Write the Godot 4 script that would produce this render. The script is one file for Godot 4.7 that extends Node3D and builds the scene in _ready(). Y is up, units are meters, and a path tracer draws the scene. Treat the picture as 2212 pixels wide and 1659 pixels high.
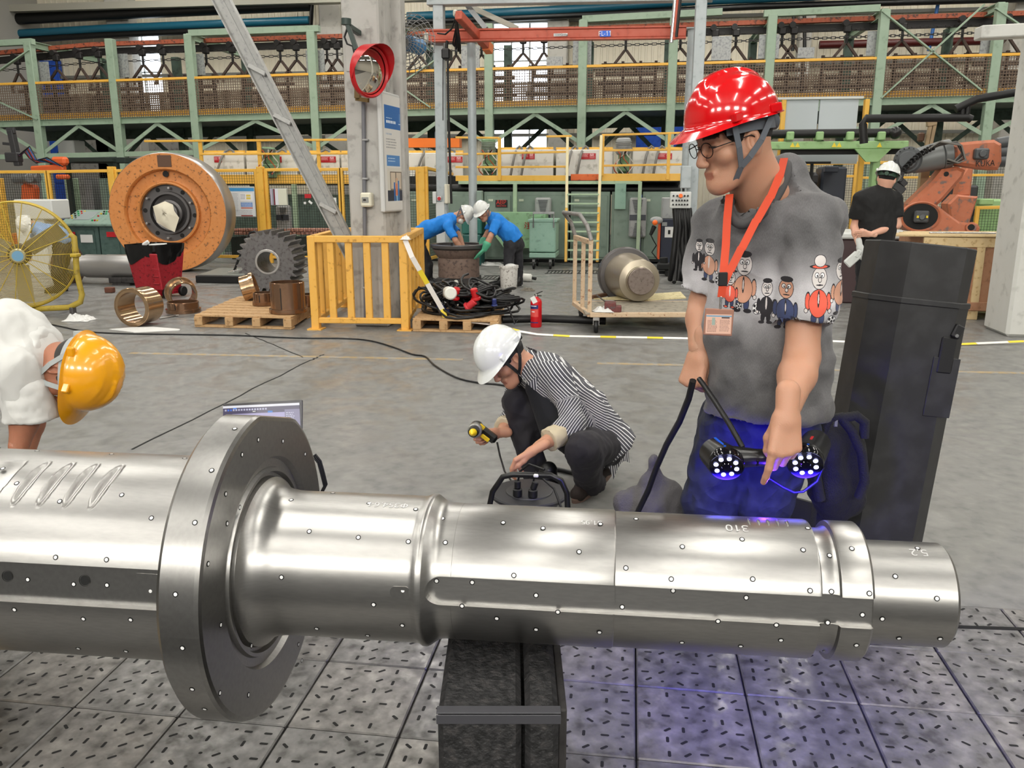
extends Node3D
# A machine shop: a turned steel shaft on a block, fitters and an inspector round it, a forge line behind.
# Building axes: x along the shaft, -z deep into the hall, y up. The camera is turned 8 degrees to the left of -z.
const FOC := 1800.0
const EYE := Vector3(0, 1.54, 0)
var cb := Basis.from_euler(Vector3(-0.234494, 0.139578, 0))
var fwd := Vector3(-0.139125, 0, -0.990275)
var cur: Node3D
var rng := RandomNumberGenerator.new()
var mats := {}
var names := {}

func ray(x: float, y: float) -> Vector3: return cb * Vector3((x - 1106.0) / FOC, -(y - 829.5) / FOC, -1.0)
func pg(x: float, y: float, h := 0.0) -> Vector3:   # on a level plane
	var r := ray(x, y); return EYE + r * ((h - EYE.y) / r.y)
func pz(x: float, y: float, z: float) -> Vector3:   # on a plane across the hall
	var r := ray(x, y); return EYE + r * (z / r.z)
func pv(x: float, y: float, d: float) -> Vector3:   # at a distance straight ahead
	var r := ray(x, y); return EYE + r * (d / r.dot(fwd))

# ---------------------------------------------------------------- mesh builder
class M:
	var v := PackedVector3Array()
	var n := PackedVector3Array()
	var u := PackedVector2Array()
	var c := PackedColorArray()
	var i := PackedInt32Array()
	var x := Transform3D.IDENTITY
	var col := Color.WHITE
	func at(t: Transform3D) -> M: x = t; return self
	func vert(p: Vector3, nn: Vector3, uv := Vector2.ZERO) -> int:
		v.push_back(x * p); n.push_back((x.basis * nn).normalized()); u.push_back(uv); c.push_back(col)
		return v.size() - 1
	func tri(a: int, b: int, d: int) -> void:
		if (v[d] - v[a]).cross(v[b] - v[a]).dot(n[a] + n[b] + n[d]) < 0.0:
			i.push_back(a); i.push_back(d); i.push_back(b)
		else:
			i.push_back(a); i.push_back(b); i.push_back(d)
	func quad(a: Vector3, b: Vector3, d: Vector3, e: Vector3, uvs: Array = []) -> void:
		var nn := (d - a).cross(b - a)
		if nn.length_squared() < 1e-16: nn = (e - a).cross(d - a)
		if nn.length_squared() < 1e-16: return
		nn = nn.normalized()
		var k := uvs if uvs.size() == 4 else [Vector2.ZERO, Vector2(1, 0), Vector2(1, 1), Vector2(0, 1)]
		var q := [vert(a, nn, k[0]), vert(b, nn, k[1]), vert(d, nn, k[2]), vert(e, nn, k[3])]
		tri(q[0], q[1], q[2]); tri(q[0], q[2], q[3])
	func face(pts: Array, nn: Vector3) -> void:   # a convex flat face
		var k := []
		for p in pts: k.push_back(vert(p, nn))
		for j in range(1, k.size() - 1): tri(k[0], k[j], k[j + 1])
	# rows of points, smooth; flip turns the outside
	func grid(rows: Array, close_u := false, close_v := false, flip := false, uv0 := Vector2.ZERO, uv1 := Vector2.ONE) -> void:
		var R: int = rows.size()
		var C: int = rows[0].size()
		var base := v.size()
		for r in R:
			var row: PackedVector3Array = rows[r]
			var rp: PackedVector3Array = rows[(r - 1 + R) % R if close_v else maxi(r - 1, 0)]
			var rn: PackedVector3Array = rows[(r + 1) % R if close_v else mini(r + 1, R - 1)]
			for q in C:
				var a: Vector3 = row[(q + 1) % C if close_u else mini(q + 1, C - 1)] - row[(q - 1 + C) % C if close_u else maxi(q - 1, 0)]
				var b: Vector3 = rn[q] - rp[q]
				if a.length_squared() < 1e-14:
					var o: PackedVector3Array = rn if r == 0 else rp
					a = o[(q + 1) % C if close_u else mini(q + 1, C - 1)] - o[(q - 1 + C) % C if close_u else maxi(q - 1, 0)]
				var nn := a.cross(b)
				if flip: nn = -nn
				vert(row[q], nn if nn.length_squared() > 1e-20 else Vector3.UP, Vector2(lerpf(uv0.x, uv1.x, q / maxf(C - 1.0, 1.0)), lerpf(uv0.y, uv1.y, r / maxf(R - 1.0, 1.0))))
		for r in (R if close_v else R - 1):
			for q in (C if close_u else C - 1):
				var a := base + r * C + q
				var b := base + r * C + (q + 1) % C
				var d := base + ((r + 1) % R) * C + (q + 1) % C
				var e := base + ((r + 1) % R) * C + q
				tri(a, b, d); tri(a, d, e)
	func merge(o: M) -> M:
		var b := v.size()
		v.append_array(o.v); n.append_array(o.n); u.append_array(o.u); c.append_array(o.c)
		for k in o.i: i.push_back(k + b)
		return self
	func merge_grid(rows: Array) -> M: grid(rows); return self
	func box(ce: Vector3, s: Vector3, bev := 0.0, bs := Basis.IDENTITY) -> M:
		var h := s / 2.0
		bev = minf(bev, minf(h.x, minf(h.y, h.z)) * 0.9)
		var ax := [Vector3.RIGHT, Vector3.UP, Vector3.BACK]
		for d in 3:
			for sg in [-1.0, 1.0]:
				var e := (d + 1) % 3
				var f := (d + 2) % 3
				var o: Vector3 = ax[d] * h[d] * sg
				var p: Vector3 = ax[e] * (h[e] - bev)
				var q: Vector3 = ax[f] * (h[f] - bev)
				face([ce + bs * (o - p - q), ce + bs * (o + p - q), ce + bs * (o + p + q), ce + bs * (o - p + q)], bs * (ax[d] * sg))
		if bev > 0.0:
			for d in 3:
				var e := (d + 1) % 3
				var f := (d + 2) % 3
				var along: Vector3 = ax[d] * (h[d] - bev)
				for s1 in [-1.0, 1.0]:
					for s2 in [-1.0, 1.0]:
						var a: Vector3 = ax[e] * h[e] * s1 + ax[f] * (h[f] - bev) * s2
						var b: Vector3 = ax[e] * (h[e] - bev) * s1 + ax[f] * h[f] * s2
						face([ce + bs * (a - along), ce + bs * (a + along), ce + bs * (b + along), ce + bs * (b - along)], bs * (ax[e] * s1 + ax[f] * s2).normalized())
			for s1 in [-1.0, 1.0]:
				for s2 in [-1.0, 1.0]:
					for s3 in [-1.0, 1.0]:
						var g := h - Vector3.ONE * bev
						face([ce + bs * Vector3(h.x * s1, g.y * s2, g.z * s3), ce + bs * Vector3(g.x * s1, h.y * s2, g.z * s3), ce + bs * Vector3(g.x * s1, g.y * s2, h.z * s3)], bs * Vector3(s1, s2, s3).normalized())
		return self
	func bar(a: Vector3, b: Vector3, w: float, t: float, bev := 0.0, up := Vector3.UP) -> M:   # w across, t along up
		var y := (b - a).normalized()
		if absf(y.dot(up)) > 0.99: up = Vector3.BACK if absf(y.z) < 0.9 else Vector3.RIGHT
		var z := (up - y * up.dot(y)).normalized()
		return box((a + b) / 2.0, Vector3(w, (b - a).length(), t), bev, Basis(y.cross(z), y, z))
	# I beam or angle from flat plates
	func ibeam(a: Vector3, b: Vector3, w: float, t: float, th := 0.012, up := Vector3.UP) -> M:
		var y := (b - a).normalized()
		if absf(y.dot(up)) > 0.99: up = Vector3.BACK
		var z := (up - y * up.dot(y)).normalized()
		bar(a + z * (t - th) / 2.0, b + z * (t - th) / 2.0, w, th, 0.0, up)
		bar(a - z * (t - th) / 2.0, b - z * (t - th) / 2.0, w, th, 0.0, up)
		return bar(a, b, th, t - th, 0.0, up)
	func tube(p: Array, r, seg := 8, caps := true, closed := false) -> M:
		var N: int = p.size()
		var rows := []
		var t0: Vector3 = (p[1] - p[0]).normalized()
		var nn := t0.cross(Vector3.UP if absf(t0.y) < 0.9 else Vector3.RIGHT).normalized()
		for k in N:
			var t: Vector3
			if closed: t = (p[(k + 1) % N] - p[(k - 1 + N) % N]).normalized()
			else: t = (p[mini(k + 1, N - 1)] - p[maxi(k - 1, 0)]).normalized()
			nn = (nn - t * nn.dot(t)).normalized()
			var bb := t.cross(nn)
			var rr: float = r[k] if r is Array else r
			var row := PackedVector3Array()
			for s in seg:
				var an := TAU * s / seg
				row.push_back(p[k] + (nn * cos(an) + bb * sin(an)) * rr)
			rows.push_back(row)
		grid(rows, true, closed, false)
		if caps and not closed:
			face(Array(rows[0]), -t0)
			face(Array(rows[N - 1]), (p[N - 1] - p[N - 2]).normalized())
		return self
	# profile of (radius, height) along local y of t; corners sharper than 35 degrees stay sharp. Going up the profile the outside is outwards.
	func lathe(pr: Array, seg := 24, t := Transform3D.IDENTITY, a0 := 0.0, a1 := TAU) -> M:
		var keep := x
		x = x * t
		var K: int = pr.size() - 1
		var ns := []
		for k in K:
			var d: Vector2 = pr[k + 1] - pr[k]
			ns.push_back(Vector2(d.y, -d.x).normalized())
		var full := absf(a1 - a0 - TAU) < 1e-4
		for k in K:
			if pr[k].is_equal_approx(pr[k + 1]): continue
			var na: Vector2 = ns[k]
			var nb: Vector2 = ns[k]
			if k > 0 and ns[k - 1].dot(ns[k]) > 0.8: na = (ns[k - 1] + ns[k]).normalized()
			if k < K - 1 and ns[k + 1].dot(ns[k]) > 0.8: nb = (ns[k + 1] + ns[k]).normalized()
			var base := v.size()
			for s in seg + 1:
				var an := lerpf(a0, a1, float(s) / seg)
				var cs := cos(an)
				var sn := sin(an)
				vert(Vector3(pr[k].x * cs, pr[k].y, pr[k].x * sn), Vector3(na.x * cs, na.y, na.x * sn), Vector2(float(s) / seg, float(k) / K))
				vert(Vector3(pr[k + 1].x * cs, pr[k + 1].y, pr[k + 1].x * sn), Vector3(nb.x * cs, nb.y, nb.x * sn), Vector2(float(s) / seg, float(k + 1) / K))
			for s in seg:
				var q := base + s * 2
				tri(q, q + 1, q + 3); tri(q, q + 3, q + 2)
		x = keep
		return self
	func cyl(a: Vector3, b: Vector3, r: float, seg := 12, bev := 0.0, r2 := -1.0) -> M:
		var L := (b - a).length()
		var e := r if r2 < 0.0 else r2
		var y := (b - a) / L
		var z := y.cross(Vector3.UP if absf(y.y) < 0.9 else Vector3.RIGHT).normalized()
		var pr := [Vector2(0, 0), Vector2(r - bev, 0), Vector2(r, bev), Vector2(e, L - bev), Vector2(e - bev, L), Vector2(0, L)]
		return lathe(pr, seg, Transform3D(Basis(y.cross(z), y, z), a))
	func ball(ce: Vector3, r: Vector3, seg := 16, rings := 10, bs := Basis.IDENTITY) -> M:
		var rows := []
		for k in rings + 1:
			var la := PI * k / rings - PI / 2.0
			var row := PackedVector3Array()
			for s in seg:
				var an := TAU * s / seg
				row.push_back(ce + bs * (Vector3(cos(la) * cos(an), sin(la), cos(la) * sin(an)) * r))
			rows.push_back(row)
		grid(rows, true, false, true)
		return self
	# polygon in local xy, pushed from z0 to z1, with a chamfer
	func prism(poly: PackedVector2Array, z0: float, z1: float, bev := 0.0, t := Transform3D.IDENTITY) -> M:
		var keep := x
		x = x * t
		if Geometry2D.is_polygon_clockwise(poly): poly.reverse()
		var inner := poly
		if bev > 0.0:
			var off := Geometry2D.offset_polygon(poly, -bev, Geometry2D.JOIN_MITER)
			if off.size() == 1 and off[0].size() == poly.size(): inner = off[0]
			else: bev = 0.0
		if bev > 0.0:   # line the two rings up
			var best := 0
			for k in inner.size():
				if inner[k].distance_squared_to(poly[0]) < inner[best].distance_squared_to(poly[0]): best = k
			var turned := PackedVector2Array()
			for k in inner.size(): turned.push_back(inner[(k + best) % inner.size()])
			inner = turned
			if Geometry2D.is_polygon_clockwise(inner): bev = 0.0; inner = poly
		var ix := Geometry2D.triangulate_polygon(inner)
		for side in 2:
			var b0 := v.size()
			for p in inner: vert(Vector3(p.x, p.y, z1 if side else z0), Vector3(0, 0, signf(z1 - z0) * (1 if side else -1)), p)
			for k in range(0, ix.size(), 3): tri(b0 + ix[k], b0 + ix[k + 1], b0 + ix[k + 2])
		var sg := signf(z1 - z0)
		for k in poly.size():
			var a := poly[k]
			var b := poly[(k + 1) % poly.size()]
			var nn := Vector3(b.y - a.y, a.x - b.x, 0).normalized()
			var e0 := z0 + bev * sg
			var e1 := z1 - bev * sg
			face([Vector3(a.x, a.y, e0), Vector3(b.x, b.y, e0), Vector3(b.x, b.y, e1), Vector3(a.x, a.y, e1)], nn)
			if bev > 0.0:
				var ia := inner[k]
				var ib := inner[(k + 1) % inner.size()]
				face([Vector3(a.x, a.y, e0), Vector3(b.x, b.y, e0), Vector3(ib.x, ib.y, z0), Vector3(ia.x, ia.y, z0)], (nn + Vector3(0, 0, -sg)).normalized())
				face([Vector3(a.x, a.y, e1), Vector3(b.x, b.y, e1), Vector3(ib.x, ib.y, z1), Vector3(ia.x, ia.y, z1)], (nn + Vector3(0, 0, sg)).normalized())
		x = keep
		return self
	# welded wire mesh: flat strips crossing, on the rectangle o, along a and b
	func wires(o: Vector3, a: Vector3, b: Vector3, step: float, w: float) -> M:
		var nn := a.cross(b).normalized() * w * 0.5
		var na := int(a.length() / step)
		var nb := int(b.length() / step)
		var ad := a.normalized()
		var bd := b.normalized()
		for k in range(1, na):
			var p := o + a * (float(k) / na)
			bar(p, p + b, w, w, 0.0, nn)
		for k in range(1, nb):
			var p := o + b * (float(k) / nb) + nn
			bar(p, p + a, w, w, 0.0, nn)
		return self
	func wrinkle(amp: float, fr: float, sd := 1, stretch := Vector3.ONE, from := 0) -> M:
		var f := FastNoiseLite.new()
		f.seed = sd; f.frequency = fr; f.fractal_octaves = 3
		f.noise_type = FastNoiseLite.TYPE_SIMPLEX_SMOOTH
		for k in range(from, v.size()):
			var p := v[k] * stretch
			v[k] += n[k] * amp * f.get_noise_3d(p.x, p.y, p.z)
		return renormal(from)
	func renormal(from := 0) -> M:
		var acc := PackedVector3Array()
		acc.resize(v.size())
		for k in range(0, i.size(), 3):
			var fn := (v[i[k + 2]] - v[i[k]]).cross(v[i[k + 1]] - v[i[k]])
			acc[i[k]] += fn; acc[i[k + 1]] += fn; acc[i[k + 2]] += fn
		for k in range(from, v.size()):
			if acc[k].length_squared() > 1e-22: n[k] = acc[k].normalized()
		return self
	func mesh(inv := Transform3D.IDENTITY, uvs := false) -> ArrayMesh:
		var a := []
		a.resize(Mesh.ARRAY_MAX)
		var vv := PackedVector3Array()
		var nn := PackedVector3Array()
		vv.resize(v.size()); nn.resize(v.size())
		for k in v.size():
			vv[k] = inv * v[k]; nn[k] = (inv.basis * n[k]).normalized()
		a[Mesh.ARRAY_VERTEX] = vv
		a[Mesh.ARRAY_NORMAL] = nn
		a[Mesh.ARRAY_TEX_UV] = u
		a[Mesh.ARRAY_COLOR] = c
		a[Mesh.ARRAY_INDEX] = i
		var am := ArrayMesh.new()
		am.add_surface_from_arrays(Mesh.PRIMITIVE_TRIANGLES, a)
		return am

# ---------------------------------------------------------------- bodies: a field of tapered capsules, meshed with surface nets
class Field:
	var lo: Vector3
	var h: float
	var nx: int
	var ny: int
	var nz: int
	var g := PackedFloat32Array()
	func _init(p: Vector3, q: Vector3, cell: float) -> void:
		var a := p.min(q); var b := p.max(q)
		lo = a; h = cell
		nx = int((b.x - a.x) / cell) + 2; ny = int((b.y - a.y) / cell) + 2; nz = int((b.z - a.z) / cell) + 2
		g.resize(nx * ny * nz); g.fill(0.2)
	# capsule from a to b, radii ra and rb, joined with softness k. flat: a unit direction in which it is thinner by the factor fs (above 1).
	# cut: the end at b is flat. op: 1 adds, -1 carves.
	func cap(a: Vector3, b: Vector3, ra: float, rb: float, k := 0.02, flat := Vector3.ZERO, fs := 1.0, cut := false, op := 1) -> void:
		var rm := maxf(ra, rb) + k + h * 1.5
		if fs < 1.0: rm /= fs
		var p0 := ((a.min(b) - Vector3.ONE * rm - lo) / h).floor().max(Vector3.ZERO)
		var p1 := ((a.max(b) + Vector3.ONE * rm - lo) / h).ceil().min(Vector3(nx - 1, ny - 1, nz - 1))
		var ab := b - a
		var L2 := maxf(ab.length_squared(), 1e-9)
		var L := sqrt(L2)
		var dr := rb - ra
		var ad := ab / L
		var fl := fs != 1.0
		for z in range(int(p0.z), int(p1.z) + 1):
			for y in range(int(p0.y), int(p1.y) + 1):
				var at := (z * ny + y) * nx
				for xx in range(int(p0.x), int(p1.x) + 1):
					var q := Vector3(lo.x + xx * h, lo.y + y * h, lo.z + z * h) - a
					if fl: q += flat * (q.dot(flat) * (fs - 1.0))
					var t := clampf(q.dot(ab) / L2, 0.0, 1.0)
					var d := (q - ab * t).length() - (ra + dr * t)
					if fl: d /= maxf(1.0, 1.0 + (fs - 1.0) * 0.5)
					if cut: d = maxf(d, q.dot(ad) - L)
					var o := g[at + xx]
					if op > 0:
						var e := maxf(k - absf(o - d), 0.0) / k
						g[at + xx] = minf(o, d) - e * e * k * 0.25
					else:
						var e := maxf(k - absf(o + d), 0.0) / k
						g[at + xx] = maxf(o, -d) + e * e * k * 0.25
	func ell(c: Vector3, r: Vector3, bs: Basis, k := 0.02, op := 1) -> void:
		var rm := maxf(r.x, maxf(r.y, r.z)) + k + h
		var p0 := ((c - Vector3.ONE * rm - lo) / h).floor().max(Vector3.ZERO)
		var p1 := ((c + Vector3.ONE * rm - lo) / h).ceil().min(Vector3(nx - 1, ny - 1, nz - 1))
		var ib := bs.transposed()
		for z in range(int(p0.z), int(p1.z) + 1):
			for y in range(int(p0.y), int(p1.y) + 1):
				var at := (z * ny + y) * nx
				for xx in range(int(p0.x), int(p1.x) + 1):
					var q := ib * (Vector3(lo.x + xx * h, lo.y + y * h, lo.z + z * h) - c)
					var k0 := (q / r).length()
					var k1 := (q / (r * r)).length()
					var d := k0 * (k0 - 1.0) / maxf(k1, 1e-6)
					var o := g[at + xx]
					if op > 0:
						var e := maxf(k - absf(o - d), 0.0) / k
						g[at + xx] = minf(o, d) - e * e * k * 0.25
					else:
						var e := maxf(k - absf(o + d), 0.0) / k
						g[at + xx] = maxf(o, -d) + e * e * k * 0.25
	func plane(p: Vector3, nn: Vector3, within := Vector3.ZERO, rad := 1e9) -> void:   # cuts away what lies on the side of nn
		for z in nz:
			for y in ny:
				var at := (z * ny + y) * nx
				for xx in nx:
					if g[at + xx] > 0.15: continue
					var q := Vector3(lo.x + xx * h, lo.y + y * h, lo.z + z * h)
					if rad < 1e8 and q.distance_squared_to(within) > rad * rad: continue
					var d := (q - p).dot(nn)
					if d > g[at + xx]: g[at + xx] = d
	func nets(m: M) -> void:
		var id := PackedInt32Array()
		id.resize(nx * ny * nz); id.fill(-1)
		var sx := 1
		var sy := nx
		var sz := nx * ny
		var first := m.v.size()
		for z in nz - 1:
			for y in ny - 1:
				var at := (z * ny + y) * nx
				for xx in nx - 1:
					var o := at + xx
					var v0 := g[o]
					if absf(v0) > h * 3.0: continue
					var v1 := g[o + 1]; var v2 := g[o + sy]; var v3 := g[o + sy + 1]
					var v4 := g[o + sz]; var v5 := g[o + sz + 1]; var v6 := g[o + sz + sy]; var v7 := g[o + sz + sy + 1]
					var s := int(v0 < 0) + int(v1 < 0) + int(v2 < 0) + int(v3 < 0) + int(v4 < 0) + int(v5 < 0) + int(v6 < 0) + int(v7 < 0)
					if s == 0 or s == 8: continue
					var acc := Vector3.ZERO
					var cnt := 0
					if (v0 < 0) != (v1 < 0): acc += Vector3(v0 / (v0 - v1), 0, 0); cnt += 1
					if (v2 < 0) != (v3 < 0): acc += Vector3(v2 / (v2 - v3), 1, 0); cnt += 1
					if (v4 < 0) != (v5 < 0): acc += Vector3(v4 / (v4 - v5), 0, 1); cnt += 1
					if (v6 < 0) != (v7 < 0): acc += Vector3(v6 / (v6 - v7), 1, 1); cnt += 1
					if (v0 < 0) != (v2 < 0): acc += Vector3(0, v0 / (v0 - v2), 0); cnt += 1
					if (v1 < 0) != (v3 < 0): acc += Vector3(1, v1 / (v1 - v3), 0); cnt += 1
					if (v4 < 0) != (v6 < 0): acc += Vector3(0, v4 / (v4 - v6), 1); cnt += 1
					if (v5 < 0) != (v7 < 0): acc += Vector3(1, v5 / (v5 - v7), 1); cnt += 1
					if (v0 < 0) != (v4 < 0): acc += Vector3(0, 0, v0 / (v0 - v4)); cnt += 1
					if (v1 < 0) != (v5 < 0): acc += Vector3(1, 0, v1 / (v1 - v5)); cnt += 1
					if (v2 < 0) != (v6 < 0): acc += Vector3(0, 1, v2 / (v2 - v6)); cnt += 1
					if (v3 < 0) != (v7 < 0): acc += Vector3(1, 1, v3 / (v3 - v7)); cnt += 1
					var gr := Vector3(v1 + v3 + v5 + v7 - v0 - v2 - v4 - v6, v2 + v3 + v6 + v7 - v0 - v1 - v4 - v5, v4 + v5 + v6 + v7 - v0 - v1 - v2 - v3)
					id[o] = m.vert(lo + (Vector3(xx, y, z) + acc / cnt) * h, gr)
		for z in range(1, nz - 1):
			for y in range(1, ny - 1):
				var at := (z * ny + y) * nx
				for xx in range(1, nx - 1):
					var o := at + xx
					if id[o] < 0 and absf(g[o]) > h * 2.0: continue
					var inn := g[o] < 0
					if inn != (g[o + 1] < 0): m_quad(m, id[o], id[o - sy], id[o - sy - sz], id[o - sz])
					if inn != (g[o + sy] < 0): m_quad(m, id[o], id[o - 1], id[o - 1 - sz], id[o - sz])
					if inn != (g[o + sz] < 0): m_quad(m, id[o], id[o - 1], id[o - 1 - sy], id[o - sy])
		m.renormal(first)
	func m_quad(m: M, a: int, b: int, c: int, d: int) -> void:
		if a < 0 or b < 0 or c < 0 or d < 0: return
		m.tri(a, b, c); m.tri(a, c, d)

# ---------------------------------------------------------------- nodes
func numbered(s: String) -> String:
	var k: int = names.get(s, 0)
	names[s] = k + 1
	return s if k == 0 else "%s_%03d" % [s, k]
func meta(o: Node, label: String, cat: String, group := "") -> Node:
	if label: o.set_meta("label", label)
	if cat: o.set_meta("category", cat)
	if group: o.set_meta("group", group)
	return o
func thing(nm: String, label: String, cat: String, p: Vector3, turn := 0.0, group := "") -> Node3D:
	var o := Node3D.new()
	o.name = numbered(nm); add_child(o); o.position = p; o.rotation.y = turn
	meta(o, label, cat, group); cur = o
	return o
func put(nm: String, me: Mesh, ma: Material, parent: Node, at := Transform3D.IDENTITY) -> MeshInstance3D:
	var o := MeshInstance3D.new()
	o.name = nm; o.mesh = me; o.material_override = ma; o.transform = at
	parent.add_child(o, true)
	return o
# a part of the current thing, from a mesh built in world places
func part(nm: String, m: M, ma: Material, parent: Node3D = null, label := "") -> MeshInstance3D:
	var o := put(nm, m.mesh(cur.transform.affine_inverse()), ma, parent if parent else cur)
	if label: o.set_meta("label", label)
	return o
# one mesh that is a thing of its own, with its base at p
func solo(nm: String, m: M, ma: Material, label: String, cat: String, p: Vector3, group := "") -> MeshInstance3D:
	var o := put(numbered(nm), m.mesh(Transform3D(Basis.IDENTITY, -p)), ma, self)
	o.position = p
	meta(o, label, cat, group)
	return o
func struct(nm: String, m: M, ma: Material, parent: Node = null) -> MeshInstance3D:
	var o := put(numbered(nm) if parent == null else nm, m.mesh(), ma, parent if parent else self)
	if parent == null: o.set_meta("kind", "structure")
	return o
func copy(o: Node3D, p: Vector3, turn: float, label: String) -> Node3D:
	var r: Node3D = o.duplicate()
	var base := String(o.name)
	r.name = numbered(base.left(base.length() - 4) if base.right(3).is_valid_int() else base)
	add_child(r); r.position = p; r.rotation.y = turn
	r.set_meta("label", label)
	return r

# ---------------------------------------------------------------- materials
func noise(fr: float, oct := 4, type := FastNoiseLite.TYPE_SIMPLEX_SMOOTH, sd := 1) -> FastNoiseLite:
	var f := FastNoiseLite.new()
	f.noise_type = type; f.frequency = fr; f.fractal_octaves = oct; f.seed = sd
	return f
func ntex(fr: float, cols: Array, offs: Array, size := 512, oct := 4, sd := 1, type := FastNoiseLite.TYPE_SIMPLEX_SMOOTH) -> NoiseTexture2D:
	var t := NoiseTexture2D.new()
	t.width = size; t.height = size; t.seamless = true; t.noise = noise(fr, oct, type, sd)
	var g := Gradient.new()
	g.colors = PackedColorArray(cols); g.offsets = PackedFloat32Array(offs)
	t.color_ramp = g
	return t
var bump_fine: NoiseTexture2D
var bump_soft: NoiseTexture2D
var scuffs: NoiseTexture2D
func mat(key: String, col: Color, ro := 0.6, me := 0.0, opt := {}) -> StandardMaterial3D:
	if mats.has(key): return mats[key]
	var m := StandardMaterial3D.new()
	m.resource_name = key
	m.albedo_color = col; m.roughness = ro; m.metallic = me
	m.metallic_specular = opt.get("spec", 0.5)
	if opt.has("tex"):
		m.albedo_texture = opt.tex
	if opt.has("tri"):
		m.uv1_triplanar = true; m.uv1_scale = Vector3.ONE * opt.tri if not opt.tri is Vector3 else opt.tri
		m.uv1_world_triplanar = opt.get("world", false)
		m.uv1_triplanar_sharpness = 4.0
	if opt.has("bump"):
		m.heightmap_enabled = true; m.heightmap_texture = opt.bump; m.heightmap_scale = opt.get("depth", 0.1)
	if opt.has("rtex"):
		m.roughness_texture = opt.rtex; m.roughness_texture_channel = BaseMaterial3D.TEXTURE_CHANNEL_RED
	if opt.has("mtex"):
		m.metallic_texture = opt.mtex; m.metallic_texture_channel = BaseMaterial3D.TEXTURE_CHANNEL_GREEN
	if opt.has("glow"):
		m.emission_enabled = true; m.emission = opt.get("glowc", col); m.emission_energy_multiplier = opt.glow
		if opt.has("gtex"): m.emission_texture = opt.gtex; m.emission_operator = BaseMaterial3D.EMISSION_OP_MULTIPLY
	if opt.has("coat"): m.clearcoat_enabled = true; m.clearcoat = opt.coat; m.clearcoat_roughness = opt.get("coatr", 0.1)
	if opt.has("rim"): m.rim_enabled = true; m.rim = opt.rim; m.rim_tint = 0.6
	if opt.has("sss"): m.subsurf_scatter_enabled = true; m.subsurf_scatter_strength = opt.sss
	if opt.has("alpha"): m.transparency = BaseMaterial3D.TRANSPARENCY_ALPHA; m.albedo_color.a = opt.alpha
	if opt.has("vc"): m.vertex_color_use_as_albedo = true
	mats[key] = m
	return m
# paint or plastic that is scuffed: the tone wanders and spots of another colour show
func worn(key: String, col: Color, spot: Color, ro := 0.55, amount := 0.25, sc := 0.8, me := 0.0, sd := 1) -> StandardMaterial3D:
	if mats.has(key): return mats[key]
	var a := 0.26 + amount * 0.35
	var t := ntex(0.013, [spot, spot.lerp(col, 0.6), col, col.lightened(0.05)], [a - 0.2, a - 0.1, a, 0.85], 512, 6, sd)
	return mat(key, Color.WHITE, ro, me, {"tex": t, "tri": sc, "bump": bump_fine, "depth": 0.03})
func hexc(s: String) -> Color: return Color(s)

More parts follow.
